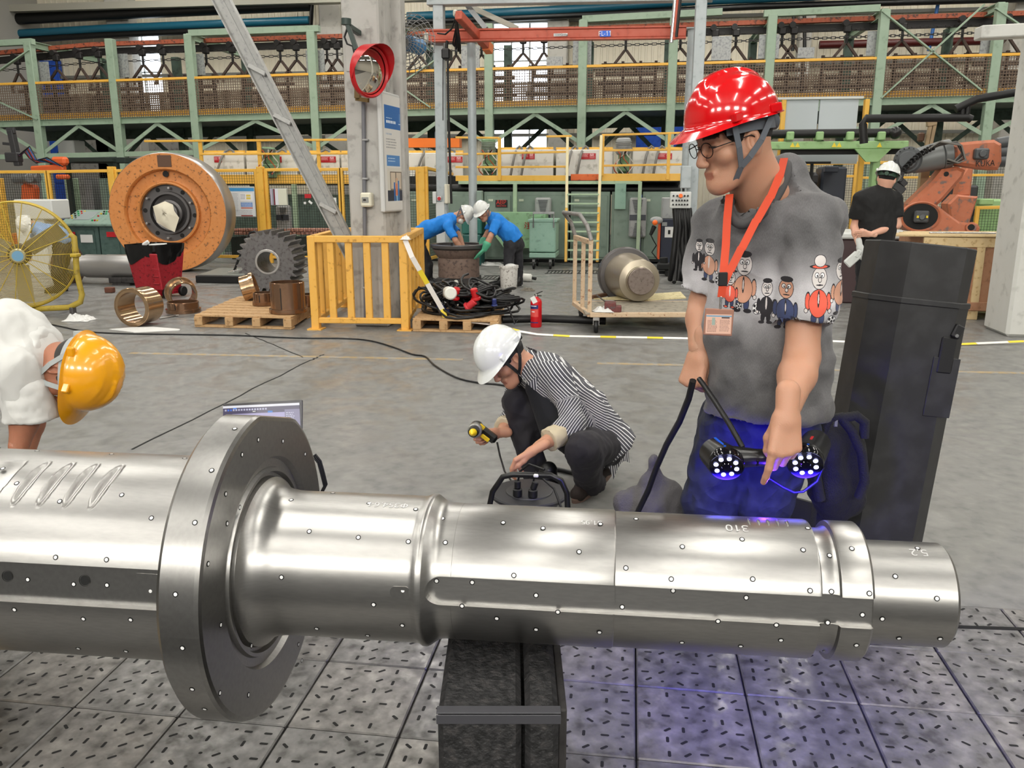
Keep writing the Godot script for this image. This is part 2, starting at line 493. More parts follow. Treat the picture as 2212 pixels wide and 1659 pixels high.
# ================================================================ the hall
const ORD := ["first", "second", "third", "fourth", "fifth", "sixth", "seventh", "eighth", "ninth", "tenth", "eleventh", "twelfth", "thirteenth", "fourteenth", "fifteenth", "sixteenth", "seventeenth", "eighteenth", "nineteenth", "twentieth", "twenty-first", "twenty-second", "twenty-third", "twenty-fourth", "twenty-fifth", "twenty-sixth", "twenty-seventh", "twenty-eighth", "twenty-ninth"]
const ZW := -27.0     # back wall
const ZG := -20.5     # front of the gantry
func setup() -> void:
	var cam := Camera3D.new()
	cam.name = "camera"; cam.transform = Transform3D(cb, EYE)
	cam.fov = rad_to_deg(2.0 * atan(829.5 / FOC)); cam.near = 0.05; cam.far = 200.0
	add_child(cam); cam.current = true
	var sm := ProceduralSkyMaterial.new()
	sm.sky_top_color = Color(0.85, 0.92, 1.0); sm.sky_horizon_color = Color(0.95, 0.97, 1.0)
	sm.ground_bottom_color = Color(0.8, 0.82, 0.84); sm.ground_horizon_color = Color(0.95, 0.97, 1.0)
	sm.sky_energy_multiplier = 1.0; sm.ground_energy_multiplier = 1.0
	var sk := Sky.new(); sk.sky_material = sm
	var e := Environment.new()
	e.background_mode = Environment.BG_SKY; e.sky = sk; e.background_energy_multiplier = 7.0
	e.tonemap_mode = Environment.TONE_MAPPER_LINEAR; e.tonemap_exposure = 1.0
	e.sdfgi_enabled = true; e.ssao_enabled = true; e.ssil_enabled = true
	var we := WorldEnvironment.new(); we.name = "environment"; we.environment = e; add_child(we)
	bump_fine = ntex(0.05, [Color.BLACK, Color.WHITE], [0.25, 0.75], 512, 5, 3)
	bump_soft = ntex(0.01, [Color.BLACK, Color.WHITE], [0.2, 0.8], 512, 3, 4)
	scuffs = ntex(0.02, [Color(0.35, 0.35, 0.35), Color(0.62, 0.62, 0.62)], [0.2, 0.8], 512, 5, 5)
	# lamps: rows of long strip lamps under the roof
	var lm := mat("lamp glow", Color(1, 1, 1), 0.5, 0.0, {"glow": 5.5, "glowc": Color(1.0, 0.985, 0.95)})
	var hm := mat("lamp housing", Color(0.75, 0.75, 0.75), 0.5)
	floods()
	var k := 0
	for zx in [5.0, -2.0, -9.0, -16.0, -22.5]:
		for xx in [-13.5, -8.1, -3.6, 2.7, 8.1, 13.5]:
			k += 1
			var p := V3(xx, 9.2, zx)
			var t := thing("strip_lamp", "long white strip lamp under the roof, outside the picture", "lamp", p, 0.0, "strip lamps under the roof")
			part("housing", M.new().box(p + V3(0, 0.06, 0), V3(0.4, 0.1, 4.6), 0.02), hm)
			part("glowing_tube", M.new().box(p, V3(0.32, 0.03, 4.5), 0.01), lm)
			var l := AreaLight3D.new()
			l.name = "strip_light"; l.area_size = V2(0.32, 4.5); l.area_normalize_energy = true
			l.light_energy = 16.0; l.light_color = Color(1.0, 0.985, 0.95); l.shadow_enabled = true
			l.rotation.x = -PI / 2; l.position = V3(0, -0.03, 0)
			l.set("area_range", 60.0); l.set("area_attenuation", 2.0)
			t.add_child(l, true)

func floods() -> void:   # a bank of flood panels on the front wall, behind the camera
	for k in 5:
		var p := V3(-10.0 + 5.0 * k, 7.0, 11.6)
		var t := thing("flood_light", "white flood light panel on the wall behind the camera, outside the picture", "lamp", p, 0.0, "flood panels on the front wall")
		part("panel_body", M.new().box(p + V3(0, 0, 0.1), V3(2.1, 1.5, 0.12), 0.02), mats["lamp housing"])
		part("glowing_panel", M.new().box(p, V3(2.0, 1.4, 0.04), 0.01), mats["lamp glow"])
		var l := AreaLight3D.new()
		l.name = "panel_light"; l.area_size = V2(2.0, 1.4); l.light_energy = 46.0; l.light_color = Color(1.0, 0.985, 0.95); l.shadow_enabled = true; l.area_normalize_energy = true
		l.position = V3(0, 0, -0.03); l.set("area_range", 60.0)
		t.add_child(l, true)

func line(m: M, pts: Array, z: float, w: float, t: float) -> M:   # bars through pixels on the plane z
	for k in pts.size() - 1:
		m.bar(pz(pts[k].x, pts[k].y, z), pz(pts[k + 1].x, pts[k + 1].y, z), t, w, 0.0, Vector3.BACK)
	return m

func hall() -> void:
	# ---- floor: grey coated concrete up to the iron plates
	var ft := ntex(0.03, [Color(0.43, 0.43, 0.425), Color(0.47, 0.468, 0.46), Color(0.482, 0.48, 0.47), Color(0.51, 0.507, 0.495)], [0.2, 0.4, 0.65, 0.85], 1024, 6, 11)
	var fr := ntex(0.02, [Color(0.3, 0.3, 0.3), Color(0.6, 0.6, 0.6)], [0.3, 0.7], 512, 4, 12)
	var fm := mat("coated concrete floor", Color(1, 1, 1), 1.0, 0.0, {"tex": ft, "tri": 0.3, "world": true, "rtex": fr, "bump": bump_fine, "depth": 0.05, "spec": 0.5})
	var m := M.new()
	m.box(V3(0, -0.1, -15.03), V3(40, 0.2, 23.94))
	var fl := struct("floor", m, fm)
	part2("dark_mat", M.new().box(V3(0, -0.12, 4.5), V3(40, 0.2, 15.1)), mat("dark floor mat", Color(0.2, 0.2, 0.2), 0.8), fl)
	# iron plates with lugs, each a piece
	var pt := ntex(0.012, [Color(0.32, 0.315, 0.31), Color(0.42, 0.417, 0.41), Color(0.46, 0.455, 0.45), Color(0.53, 0.525, 0.515)], [0.15, 0.38, 0.62, 0.88], 1024, 6, 21)
	var pr := ntex(0.03, [Color(0.28, 0.28, 0.28), Color(0.6, 0.6, 0.6)], [0.3, 0.7], 512, 5, 22)
	var pm := [mat("iron plate", Color(1.0, 1.0, 1.0), 1.0, 0.35, {"tex": pt, "tri": 0.9, "world": true, "rtex": pr, "bump": bump_fine, "depth": 0.06}),
		mat("iron plate worn bright", Color(1.07, 1.06, 1.05), 1.0, 0.35, {"tex": pt, "tri": 0.9, "world": true, "rtex": pr, "bump": bump_fine, "depth": 0.06})]
	var dk := mat("dirt packed hollow", Color(0.035, 0.035, 0.035), 0.75)
	var tiles := []
	for vv in 3:
		var r := RandomNumberGenerator.new(); r.seed = 40 + vv
		var a := M.new().box(V3(0, -0.015, 0), V3(0.332, 0.03, 0.344), 0.004)
		var b := M.new()
		for gx in 6:
			for gz in 6:
				if r.randf() < 0.12: continue
				var c := V3((gx - 2.5) * 0.053 + r.randf_range(-0.008, 0.008), 0.0004, (gz - 2.5) * 0.055 + r.randf_range(-0.008, 0.008))
				var an: float = [0.0, PI / 2, PI / 2, 0.7, -0.7][r.randi() % 5]
				var hl := 0.008 if r.randf() > 0.15 else 0.001
				var pts := []
				for s in 10:
					var q := TAU * s / 10.0
					pts.push_back(c + V3(cos(q) * 0.0048 + signf(cos(q)) * hl, 0, sin(q) * 0.0048).rotated(Vector3.UP, an))
				b.face(pts, Vector3.UP)
		var am := a.mesh()
		var arr := b.mesh().surface_get_arrays(0)
		am.add_surface_from_arrays(Mesh.PRIMITIVE_TRIANGLES, arr)
		tiles.push_back(am)
	for ix in range(-8, 8):
		for iz in range(0, 6):
			var o := MeshInstance3D.new()
			o.name = "iron_plate"; o.mesh = tiles[(ix * 5 + iz * 3 + 50) % 3]
			o.set_surface_override_material(0, pm[int((ix * 7 + iz * 5 + 80) % 3 == 0)])
			o.set_surface_override_material(1, dk)
			fl.add_child(o, true)
			o.position = V3(0.062 + 0.338 * (ix + 0.5), 0, -3.068 + 0.3475 * (iz + 0.5))
			o.rotation.y = PI * ((ix + iz) & 1)
	# seams and a worn yellow line
	var seam := mat("open floor seam", Color(0.05, 0.05, 0.05), 0.9)
	m = M.new()
	for s in [[285, 971, 672, 778], [530, 720, 655, 772], [672, 778, 700, 766]]:
		var a := pg(s[0], s[1]); var b := pg(s[2], s[3])
		var last := a
		for k in range(1, 13):
			var c := a.lerp(b, k / 12.0) + V3(rng.randf_range(-0.012, 0.012), 0, 0)
			m.bar(last + V3(0, 0.0012, 0), c + V3(0, 0.0012, 0), 0.014, 0.002); last = c
	m.bar(pg(0, 1325) * V3(1, 0, 1) + V3(-2, 0.0, 0), pg(2212, 1318) + V3(2, 0, 0), 0.02, 0.003)
	part2("floor_seam", m, seam, fl)
	var yl := worn("worn yellow line", Color(0.62, 0.54, 0.40), Color(0.57, 0.56, 0.54), 0.6, 0.8, 1.5)
	m = M.new()
	m.bar(pg(280, 763) + V3(0, 0.001, 0), pg(1000, 777) + V3(0, 0.001, 0), 0.07, 0.002)
	m.bar(pg(1290, 785) + V3(0, 0.001, 0), pg(1500, 789) + V3(0, 0.001, 0), 0.07, 0.002)
	m.bar(pg(1740, 798) + V3(0, 0.001, 0), pg(2212, 806) + V3(0, 0.001, 0), 0.07, 0.002)
	part2("worn_floor_line", m, yl, fl)
	m = M.new()
	for gr in [[1180, 588, 1300, 588], [1040, 600, 1090, 600], [1290, 575, 1400, 575]]:
		var a := pg(gr[0], gr[1]); var b := pg(gr[2], gr[3])
		var nn := int(a.distance_to(b) / 0.06)
		for k in nn: m.box(a.lerp(b, (k + 0.5) / nn) + V3(0, 0.003, 0), V3(0.025, 0.006, 0.55))
		m.bar(a + V3(0, 0.004, 0.28), b + V3(0, 0.004, 0.28), 0.03, 0.01)
		m.bar(a + V3(0, 0.004, -0.28), b + V3(0, 0.004, -0.28), 0.03, 0.01)
	part2("drain_grating", m, mat("grating iron", Color(0.22, 0.22, 0.22), 0.5, 0.6), fl)

	# ---- walls and roof
	var cream := worn("cream sheet wall", Color(0.91, 0.88, 0.80), Color(0.87, 0.84, 0.76), 0.6, 0.15, 0.3)
	var conc := worn("bare concrete", Color(0.72, 0.71, 0.68), Color(0.66, 0.65, 0.62), 0.8, 0.3, 0.5)
	var wh := mat("far wall paint", Color(0.66, 0.65, 0.62), 0.8)
	struct("wall_left", M.new().box(V3(-19.6, 5, -7.5), V3(0.2, 10, 39.4)), wh)
	struct("wall_right", M.new().box(V3(19.6, 5, -7.5), V3(0.2, 10, 39.4)), wh)
	struct("wall_front", M.new().box(V3(0, 5, 12.1), V3(39.4, 10, 0.2)), mat("front wall paint", Color(0.36, 0.36, 0.36), 0.8))
	struct("ceiling", M.new().box(V3(0, 10.1, -7.5), V3(39.4, 0.2, 39.4)), mat("roof sheet", Color(0.6, 0.6, 0.6), 0.7))
	# back wall: sheet with ribs, and two tall window strips
	var wins := [[279, 354, 62, 338], [1066, 1183, 33, 322]]
	var edges := [-19.5]
	var bands := []
	for w in wins:
		edges.push_back(pz(w[0], 200, ZW).x); edges.push_back(pz(w[1], 200, ZW).x)
		bands.push_back([pz((w[0] + w[1]) / 2.0, w[3], ZW).y, pz((w[0] + w[1]) / 2.0, w[2], ZW).y])
	edges.push_back(19.5)
	m = M.new()
	var spans := [[edges[0], edges[1], 0.0, 10.0], [edges[2], edges[3], 0.0, 10.0], [edges[4], edges[5], 0.0, 10.0]]
	for w in 2:
		spans.push_back([edges[1 + w * 2], edges[2 + w * 2], 0.0, bands[w][0]])
		spans.push_back([edges[1 + w * 2], edges[2 + w * 2], bands[w][1], 10.0])
	for s in spans:
		m.box(V3((s[0] + s[1]) / 2, (s[2] + s[3]) / 2, ZW - 0.1), V3(s[1] - s[0], s[3] - s[2], 0.2))
		var nn := int((s[1] - s[0]) / 0.19)
		for k in nn:
			m.box(V3(s[0] + (k + 0.5) * (s[1] - s[0]) / nn, (s[2] + s[3]) / 2, ZW + 0.015), V3(0.07, s[3] - s[2], 0.03), 0.012)
	var wb := struct("wall_back", m, cream)
	m = M.new()
	for yy in [3.05, 5.0, 6.35]: m.box(V3(0, yy, ZW + 0.14), V3(38.9, 0.09, 0.16))
	part2("wall_rail", m, mat("grey wall rail", Color(0.45, 0.45, 0.43), 0.6), wb)
	m = M.new()
	for s in [[150, 420, 272, 345], [205, 300, 255, 275]]:
		var a := pz(s[0], s[3], ZW + 0.2); var b := pz(s[1], s[2], ZW + 0.2)
		m.box(V3((a.x + b.x) / 2, b.y / 2, ZW + 0.12), V3(b.x - a.x, b.y, 0.24))
	part2("concrete_panel", m, worn("grey cement panel", Color(0.62, 0.61, 0.59), Color(0.52, 0.51, 0.5), 0.8, 0.4), wb)
	var fm2 := mat("window frame paint", Color(0.75, 0.76, 0.76), 0.4)
	var gl := mat("window glass", Color(0.9, 0.95, 0.95), 0.05, 0.0, {"alpha": 0.06})
	for w in 2:
		var x0: float = edges[1 + w * 2]; var x1: float = edges[2 + w * 2]
		var y0: float = bands[w][0]; var y1: float = bands[w][1]
		m = M.new()
		var nx := 2 if w == 0 else 3
		var ny := 6
		for k in nx + 1: m.bar(V3(lerpf(x0, x1, float(k) / nx), y0, ZW - 0.05), V3(lerpf(x0, x1, float(k) / nx), y1, ZW - 0.05), 0.05, 0.08)
		for k in ny + 1: m.bar(V3(x0, lerpf(y0, y1, float(k) / ny), ZW - 0.05), V3(x1, lerpf(y0, y1, float(k) / ny), ZW - 0.05), 0.08, 0.05)
		var wn := struct("window_%d" % (w + 1), m, fm2)
		for a in nx:
			for b in ny:
				m = M.new().box(V3(lerpf(x0, x1, (a + 0.5) / nx), lerpf(y0, y1, (b + 0.5) / ny), ZW - 0.06), V3((x1 - x0) / nx - 0.05, (y1 - y0) / ny - 0.05, 0.006))
				part2("pane", m, gl, wn)
	# blue doors
	var blue := worn("blue door sheet", Color(0.12, 0.32, 0.74), Color(0.1, 0.28, 0.66), 0.5, 0.4)
	var di := 0
	for d in [[-40, 128, 130], [1374, 1482, 255]]:
		var a := pz(d[0], 300, ZW + 0.2); var b := pz(d[1], d[2], ZW + 0.2)
		di += 1
		var dn := struct("door_%d" % di, M.new().box(V3((a.x + b.x) / 2, b.y / 2, ZW + 0.16), V3(b.x - a.x, b.y, 0.12), 0.02), blue)
		for k in 7:
			part2("door_section", M.new().box(V3((a.x + b.x) / 2, (k + 0.5) * b.y / 7, ZW + 0.235), V3(b.x - a.x - 0.06, b.y / 7 - 0.03, 0.03), 0.01), blue, dn)
	# ---- columns, girder and pipes along the wall
	var ti := 0
	for c in [[228, 277, 40], [689, 736, 40], [1187, 1226, 40], [1731, 1757, 40], [2190, 2240, 40]]:
		var a := pz(c[0], c[2], ZW + 0.7); var b := pz(c[1], c[2], ZW + 0.7)
		ti += 1
		var col := struct("trim_%d" % ti, M.new().box(V3((a.x + b.x) / 2, 5, ZW + 0.45), V3(b.x - a.x, 10, 0.55), 0.03), conc)
		part2("ledge", M.new().box(V3((a.x + b.x) / 2, 6.1, ZW + 0.75), V3(b.x - a.x + 0.1, 0.25, 0.2), 0.02), conc, col)
	struct("trim_6", line(M.new(), [V2(-60, 22), V2(700, 0), V2(2300, -40)], ZW + 1.2, 0.32, 0.2), mat("girder paint", Color(0.66, 0.65, 0.6), 0.6))
	var blk := mat("black pipe", Color(0.03, 0.033, 0.035), 0.4, 0.0)
	var teal := mat("teal pipe", Color(0.10, 0.36, 0.45), 0.35)
	var pipes := [["pipe", blk, [[-70, 47], [228, 31], [670, 11], [672, -60]], 0.17, "fat black pipe along the top of the back wall"],
		["pipe", teal, [[-70, 79], [228, 62], [668, 44]], 0.125, "teal pipe under the fat black pipe, at the back wall"],
		["pipe", blk, [[-70, 93], [228, 75], [672, 58], [676, -60]], 0.10, "thin black pipe under the teal one, turning up beside the second column"],
		["pipe", teal, [[880, 36], [1180, 23], [1500, 2], [1900, -15]], 0.125, "teal pipe behind the orange hoist beam"],
		["pipe", blk, [[880, 48], [1180, 36], [1640, 14], [2260, -4]], 0.09, "black pipe above the conveyor at the hall's far corner"]]
	for p in pipes:
		var pts := []
		for q in p[2]: pts.push_back(pz(q[0], q[1], ZW + 1.0))
		solo(p[0], M.new().tube(pts, p[3], 14), p[1], p[4], "pipe", pts[0])
	m = M.new()
	var vp := [[1712, 110], [1715, 20], [1722, 10], [1735, 6], [1738, 40], [1738, 110], [1741, 115]]
	var vpts := []
	for q in vp: vpts.push_back(pz(q[0], q[1], ZW + 0.9))
	solo("pipe", m.tube(vpts, 0.05, 8), blk, "thin black bent pipe running up the back wall above the red helmet", "pipe", vpts[0])
	solo("pipe", M.new().cyl(pz(2006, 110, ZW + 0.8), pz(2036, -40, ZW + 0.8), 0.05, 8), mat("light blue pipe", Color(0.12, 0.36, 0.62), 0.4), "upright light blue pipe above the robot", "pipe", pz(2006, 110, ZW + 0.8))
	solo("pipe", M.new().cyl(pz(1930, 235, ZW + 1.0), pz(2212, 225, ZW + 1.0), 0.1, 10), mat("red pipe", Color(0.5, 0.05, 0.05), 0.4), "red pipe behind the gantry above the robot", "pipe", pz(1930, 235, ZW + 1.0))
	solo("pipe", M.new().cyl(pz(1770, 97, ZW + 0.8), pz(2140, 88, ZW + 0.8), 0.11, 10), mat("dark red pipe", Color(0.28, 0.04, 0.03), 0.4), "dark red pipe behind the hooks at the right", "pipe", pz(1770, 97, ZW + 0.8))

func part2(nm: String, m: M, ma: Material, parent: Node3D) -> MeshInstance3D:
	return put(nm, m.mesh(parent.transform.affine_inverse()), ma, parent)

# ================================================================ the gantry with its chain conveyor
func gantry() -> void:
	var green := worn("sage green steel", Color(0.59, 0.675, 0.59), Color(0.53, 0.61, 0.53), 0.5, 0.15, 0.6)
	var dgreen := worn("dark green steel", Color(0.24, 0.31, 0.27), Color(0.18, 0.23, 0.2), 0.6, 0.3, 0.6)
	var yel := mat("rail yellow", Color(0.93, 0.71, 0.28), 0.45)
	var rust := worn("brown hook steel", Color(0.30, 0.24, 0.21), Color(0.2, 0.16, 0.15), 0.7, 0.4, 1.5)
	var wire := mat("mesh wire", Color(0.46, 0.39, 0.33), 0.6, 0.1)
	var posts := [[84, 90], [256, 84], [423, 74], [682, 66], [868, 58], [1057, 52], [1257, 44], [1449, 38], [1656, 32], [1893, 22], [2138, 8], [2400, 0]]
	var beamy := func(x): return lerpf(268, 247, x / 740.0) if x < 740 else lerpf(247, 212, (x - 740) / 1472.0)
	var raily := func(x): return lerpf(182, 158, x / 740.0) if x < 740 else lerpf(158, 117, (x - 740) / 1472.0)
	var o := pz(1100, 250, ZG) * V3(1, 0, 1)
	var t := thing("gantry", "green steel gantry with mesh guards carrying the hook conveyor along the back wall", "gantry", o)
	var zb := -23.6
	var px0 := -90.0
	for k in posts.size():
		var p: Array = posts[k]
		var bx: float = pz(p[0], beamy.call(float(p[0])), ZG).x
		var top := pz(p[0], p[1], ZG).y
		part("post", M.new().box(V3(bx, top / 2, ZG), V3(0.2, top, 0.2), 0.012), green)
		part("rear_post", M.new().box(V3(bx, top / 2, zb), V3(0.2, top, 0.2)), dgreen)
		if k % 2 == 0 or k > 8: part("cross_beam", M.new().ibeam(V3(bx, top - 0.05, ZG), V3(bx, top - 0.05, zb), 0.14, 0.16), green)
		var x0 := pz(px0, beamy.call(px0), ZG).x if k == 0 else pz(posts[k - 1][0], beamy.call(float(posts[k - 1][0])), ZG).x
		var pa := px0 if k == 0 else float(posts[k - 1][0])
		var pb := float(p[0])
		var ya := pz(pa, beamy.call(pa), ZG).y
		var yb := pz(pb, beamy.call(pb), ZG).y
		var A := V3(x0, ya, ZG); var B := V3(bx, yb, ZG)
		part("lower_beam", M.new().ibeam(A, B, 0.14, 0.16), green)
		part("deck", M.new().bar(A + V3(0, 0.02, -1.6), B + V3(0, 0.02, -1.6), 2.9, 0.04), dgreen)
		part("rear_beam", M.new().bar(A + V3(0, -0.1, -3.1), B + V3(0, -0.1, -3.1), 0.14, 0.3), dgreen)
		# braces under the deck: each an angle bar
		var mid := (A + B) / 2 - V3(0, 0.1, 0)
		for q in [A, B]:
			part("brace", M.new().bar(V3(q.x, q.y - 0.78, ZG + 0.02), mid, 0.03, 0.085), green)
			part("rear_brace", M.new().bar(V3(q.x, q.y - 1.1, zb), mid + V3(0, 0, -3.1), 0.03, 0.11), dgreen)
		if k < 3: part("lower_tie", M.new().bar(A - V3(0, 0.82, 0), B - V3(0, 0.82, 0), 0.1, 0.12), green)
		# guard: rail, mesh and toe board
		var ra := pz(pa, raily.call(pa), ZG + 0.06); var rb := pz(pb, raily.call(pb), ZG + 0.06)
		part("guard_rail", M.new().bar(ra, rb, 0.06, 0.06, 0.008), yel)
		var ta := A + V3(0, 0.15, 0.02); var tb := B + V3(0, 0.15, 0.02)
		part("toe_board", M.new().bar(ta, tb, 0.02, 0.13), yel)
		var g := part("guard_mesh", M.new().wires(V3(A.x, ya + 0.06, ZG + 0.07), tb - ta, V3(0, ra.y - ya - 0.06, 0), 0.06, 0.014), wire)
		g.set_meta("kind", "stuff")
		var gb := part("rear_mesh", M.new().wires(V3(A.x, ya + 0.06, zb), tb - ta, V3(0, ra.y - ya, 0), 0.06, 0.03), wire)
		gb.set_meta("kind", "stuff")
		px0 = pb
	# long diagonals
	for d in [[1905, 24, 2120, 196], [2126, 10, 1903, 212], [0, 152, 64, 108], [-90, 180, 82, 258], [930, 232, 812, 150], [2150, 18, 2300, 120], [870, 178, 940, 130]]:
		part("diagonal", line(M.new(), [V2(d[0], d[1]), V2(d[2], d[3])], ZG + 0.1, 0.09, 0.03), green)
	for d in [[-40, 96, 72, 90], [410, 72, 690, 62], [1258, 42, 1560, 26], [1650, 30, 1900, 18]]:
		part("top_beam", line(M.new(), [V2(d[0], d[1]), V2(d[2], d[3])], ZG, 0.16, 0.14), green)
	# carriers: brown racks that ride the conveyor behind the guards
	var r := RandomNumberGenerator.new(); r.seed = 5
	for k in 15:
		var pxx := -60.0 + k * 158.0
		var a := pz(pxx, raily.call(pxx), -22.0)
		var by: float = pz(pxx, beamy.call(pxx), -22.0).y
		var hh := a.y - by
		var base := V3(a.x, by + 0.1, -22.0)
		thing("carrier_rack", "brown carrier rack behind the mesh guard, %s of its row from the left" % ORD[k], "rack", base, 0.0, "carrier racks behind the mesh guard")
		var w := 0.62
		for s in [-1.0, -0.3, 0.4, 1.0]:
			part("upright", M.new().box(base + V3(s * w, hh * 0.5, 0), V3(0.07, hh * 0.98, 0.07)), rust)
		for s in 5:
			part("crossbar", M.new().box(base + V3(r.randf_range(-0.15, 0.15), hh * (0.06 + 0.21 * s), 0.05), V3(1.25 + r.randf() * 0.25, 0.085, 0.07)), rust)
	var rail := thing("conveyor_rail", "rusty red overhead rail of the hook conveyor", "rail", pz(1100, 70, -21.3))
	var orange := worn("rusty red rail paint", Color(0.66, 0.33, 0.22), Color(0.3, 0.2, 0.18), 0.6, 0.35, 1.2)
	var dark := mat("dark chain steel", Color(0.14, 0.13, 0.13), 0.5, 0.2)
	var top := [V2(-60, 120), V2(200, 97), V2(335, 92), V2(700, 80), V2(1100, 68), V2(1500, 54), V2(2140, 32), V2(2300, 26)]
	part("rail_beam", line(M.new(), top, -21.3, 0.17, 0.1), orange)
	var low := []
	var low2 := []
	for q in top: low.push_back(q + V2(0, 16)); low2.push_back(q + V2(0, 24))
	part("lower_track", line(M.new(), low, -21.4, 0.11, 0.16), dark)
	# chain: links alternately flat and upright, past counting
	var ch := M.new()
	for row in 2:
		for k in 250:
			var xx := -40.0 + k * 9.2
			var yy := 0.0
			for j in top.size() - 1:
				if xx >= top[j].x and xx <= top[j + 1].x: yy = lerpf(top[j].y, top[j + 1].y, (xx - top[j].x) / (top[j + 1].x - top[j].x))
			var c := pz(xx, yy + (21 if row == 0 else 38), -21.2 + row * 0.35)
			if k % 2: ch.box(c, V3(0.11, 0.02, 0.05))
			else:
				ch.box(c + V3(0, 0.022, 0), V3(0.11, 0.014, 0.02)); ch.box(c - V3(0, 0.022, 0), V3(0.11, 0.014, 0.02))
	part("chain", ch, dark).set_meta("kind", "stuff")
	# hooks: trolley, hanger and two splayed arms
	var hx := [38, 74, 122, 172, 213, 308, 352, 445, 502, 545, 605, 640, 706, 728, 905, 985, 1040, 1130, 1175, 1352, 1470, 1545, 1590, 1690, 1715, 1830, 1950, 2080, 2180]
	for k in hx.size():
		var xx: float = hx[k]
		var yy := 0.0
		for j in top.size() - 1:
			if xx >= top[j].x and xx <= top[j + 1].x: yy = lerpf(top[j].y, top[j + 1].y, (xx - top[j].x) / (top[j + 1].x - top[j].x))
		var c := pz(xx, yy + 30, -21.0)
		thing("conveyor_hook", "dark splayed conveyor hook, %s along the chain from the left" % ORD[k], "hook", c, 0.0, "hooks on the chain conveyor")
		part("trolley", M.new().box(c + V3(0, 0.1, 0), V3(0.16, 0.16, 0.12), 0.02).cyl(c + V3(-0.05, 0.22, -0.08), c + V3(-0.05, 0.22, 0.08), 0.07, 10), dark)
		part("hanger", M.new().cyl(c + V3(0, 0.05, 0), c + V3(0, -0.22, 0), 0.03, 8), dark)
		var s := 1.0 + 0.15 * ((k * 7) % 3 - 1)
		for sd in [-1.0, 1.0]:
			part("arm", M.new().bar(c + V3(sd * 0.02, -0.2, 0), c + V3(sd * 0.27 * s, -0.52, 0), 0.06, 0.06, 0.01).bar(c + V3(sd * 0.27 * s, -0.5, 0), c + V3(sd * 0.25 * s, -0.68, 0), 0.05, 0.05, 0.01), rust)
	# zinc plates hung behind the posts
	var zinc := worn("zinc sheet", Color(0.62, 0.63, 0.63), Color(0.52, 0.53, 0.54), 0.45, 0.6, 2.0, 0.3)
	var zp := [[70, 104, 133, 178], [235, 275, 116, 168], [405, 440, 116, 163], [663, 700, 108, 158], [997, 1036, 98, 148], [1180, 1216, 122, 145], [1237, 1278, 88, 141], [1536, 1581, 78, 131], [1637, 1685, 74, 127], [1722, 1760, 102, 126], [1870, 1919, 66, 120], [2115, 2166, 62, 117]]
	for k in zp.size():
		var a := pz(zp[k][0], zp[k][3], ZG - 0.2); var b := pz(zp[k][1], zp[k][2], ZG - 0.2)
		solo("zinc_plate", M.new().box((a + b) / 2, V3(b.x - a.x, b.y - a.y, 0.03), 0.004), zinc, "grey zinc plate hung behind the gantry posts, %s from the left" % ORD[k], "plate", a, "zinc plates behind the gantry posts")

# ================================================================ printed things
func img(w: int, h: int, bg: Color, rects: Array) -> ImageTexture:
	var im := Image.create_empty(w, h, false, Image.FORMAT_RGBA8)
	im.fill(bg)
	for r in rects: im.fill_rect(Rect2i(r[0], r[1], r[2], r[3]), r[4])
	return ImageTexture.create_from_image(im)
func scribble(im_r: Array, x0: int, y0: int, w: int, rows: int, step: int, hh: int, c: Color, sd: int) -> void:   # rows of unreadable small print
	var r := RandomNumberGenerator.new(); r.seed = sd
	for k in rows:
		var x := x0
		while x < x0 + w - 6:
			var ww := r.randi_range(2, 7)
			im_r.push_back([x, y0 + k * step, mini(ww, x0 + w - x), hh, c]); x += ww + 2
# a flat printed panel: quad facing along nn, from lower left a to upper right through axes u and v
func panel(nm: String, o: Vector3, u: Vector3, v: Vector3, ma: Material, parent: Node3D) -> MeshInstance3D:
	var m := M.new()
	m.quad(o, o + u, o + u + v, o + v, [V2(0, 1), V2(1, 1), V2(1, 0), V2(0, 0)])
	return part(nm, m, ma, parent)
func words(s: String, hgt: float, ma: Material, o: Vector3, bs: Basis, parent: Node3D, serif := false, thick := 0.002) -> MeshInstance3D:
	var f := SystemFont.new()
	f.font_names = PackedStringArray(["Droid Serif" if serif else "Droid Sans"]); f.font_weight = 400
	var t := TextMesh.new()
	t.font = f; t.text = s; t.font_size = 32; t.pixel_size = hgt / 32.0; t.depth = thick; t.curve_step = 2.0
	return put("lettering", t, ma, parent, parent.global_transform.affine_inverse() * Transform3D(bs, o) if parent.is_inside_tree() else Transform3D(bs, o))

func pbox(m: M, x0: float, y0: float, x1: float, y1: float, z: float, dep: float, bev := 0.0) -> M:
	var ym := (y0 + y1) / 2.0
	var xm := (x0 + x1) / 2.0
	var l := pz(x0, ym, z).x
	var r := pz(x1, ym, z).x
	var t := pz(xm, y0, z).y
	var b := pz(xm, y1, z).y
	return m.box(V3((l + r) / 2, (t + b) / 2, z - dep / 2), V3(r - l, t - b, dep), bev)
func fbox(m: M, x0: float, y0: float, x1: float, z: float, dep: float, bev := 0.0) -> M:   # down to the floor
	var xm := (x0 + x1) / 2.0
	return pbox(m, x0, y0, x1, 829.5 + FOC * tan(atan2(EYE.y, -pz(xm, 600, z).dot(fwd) * -1.0) - 0.2345), z, dep, bev)
func foot(x: float, y: float, z: float) -> Vector3:   # a base on the floor under a pixel of the plane z
	var p := pz(x, y, z); return V3(p.x, 0, z)

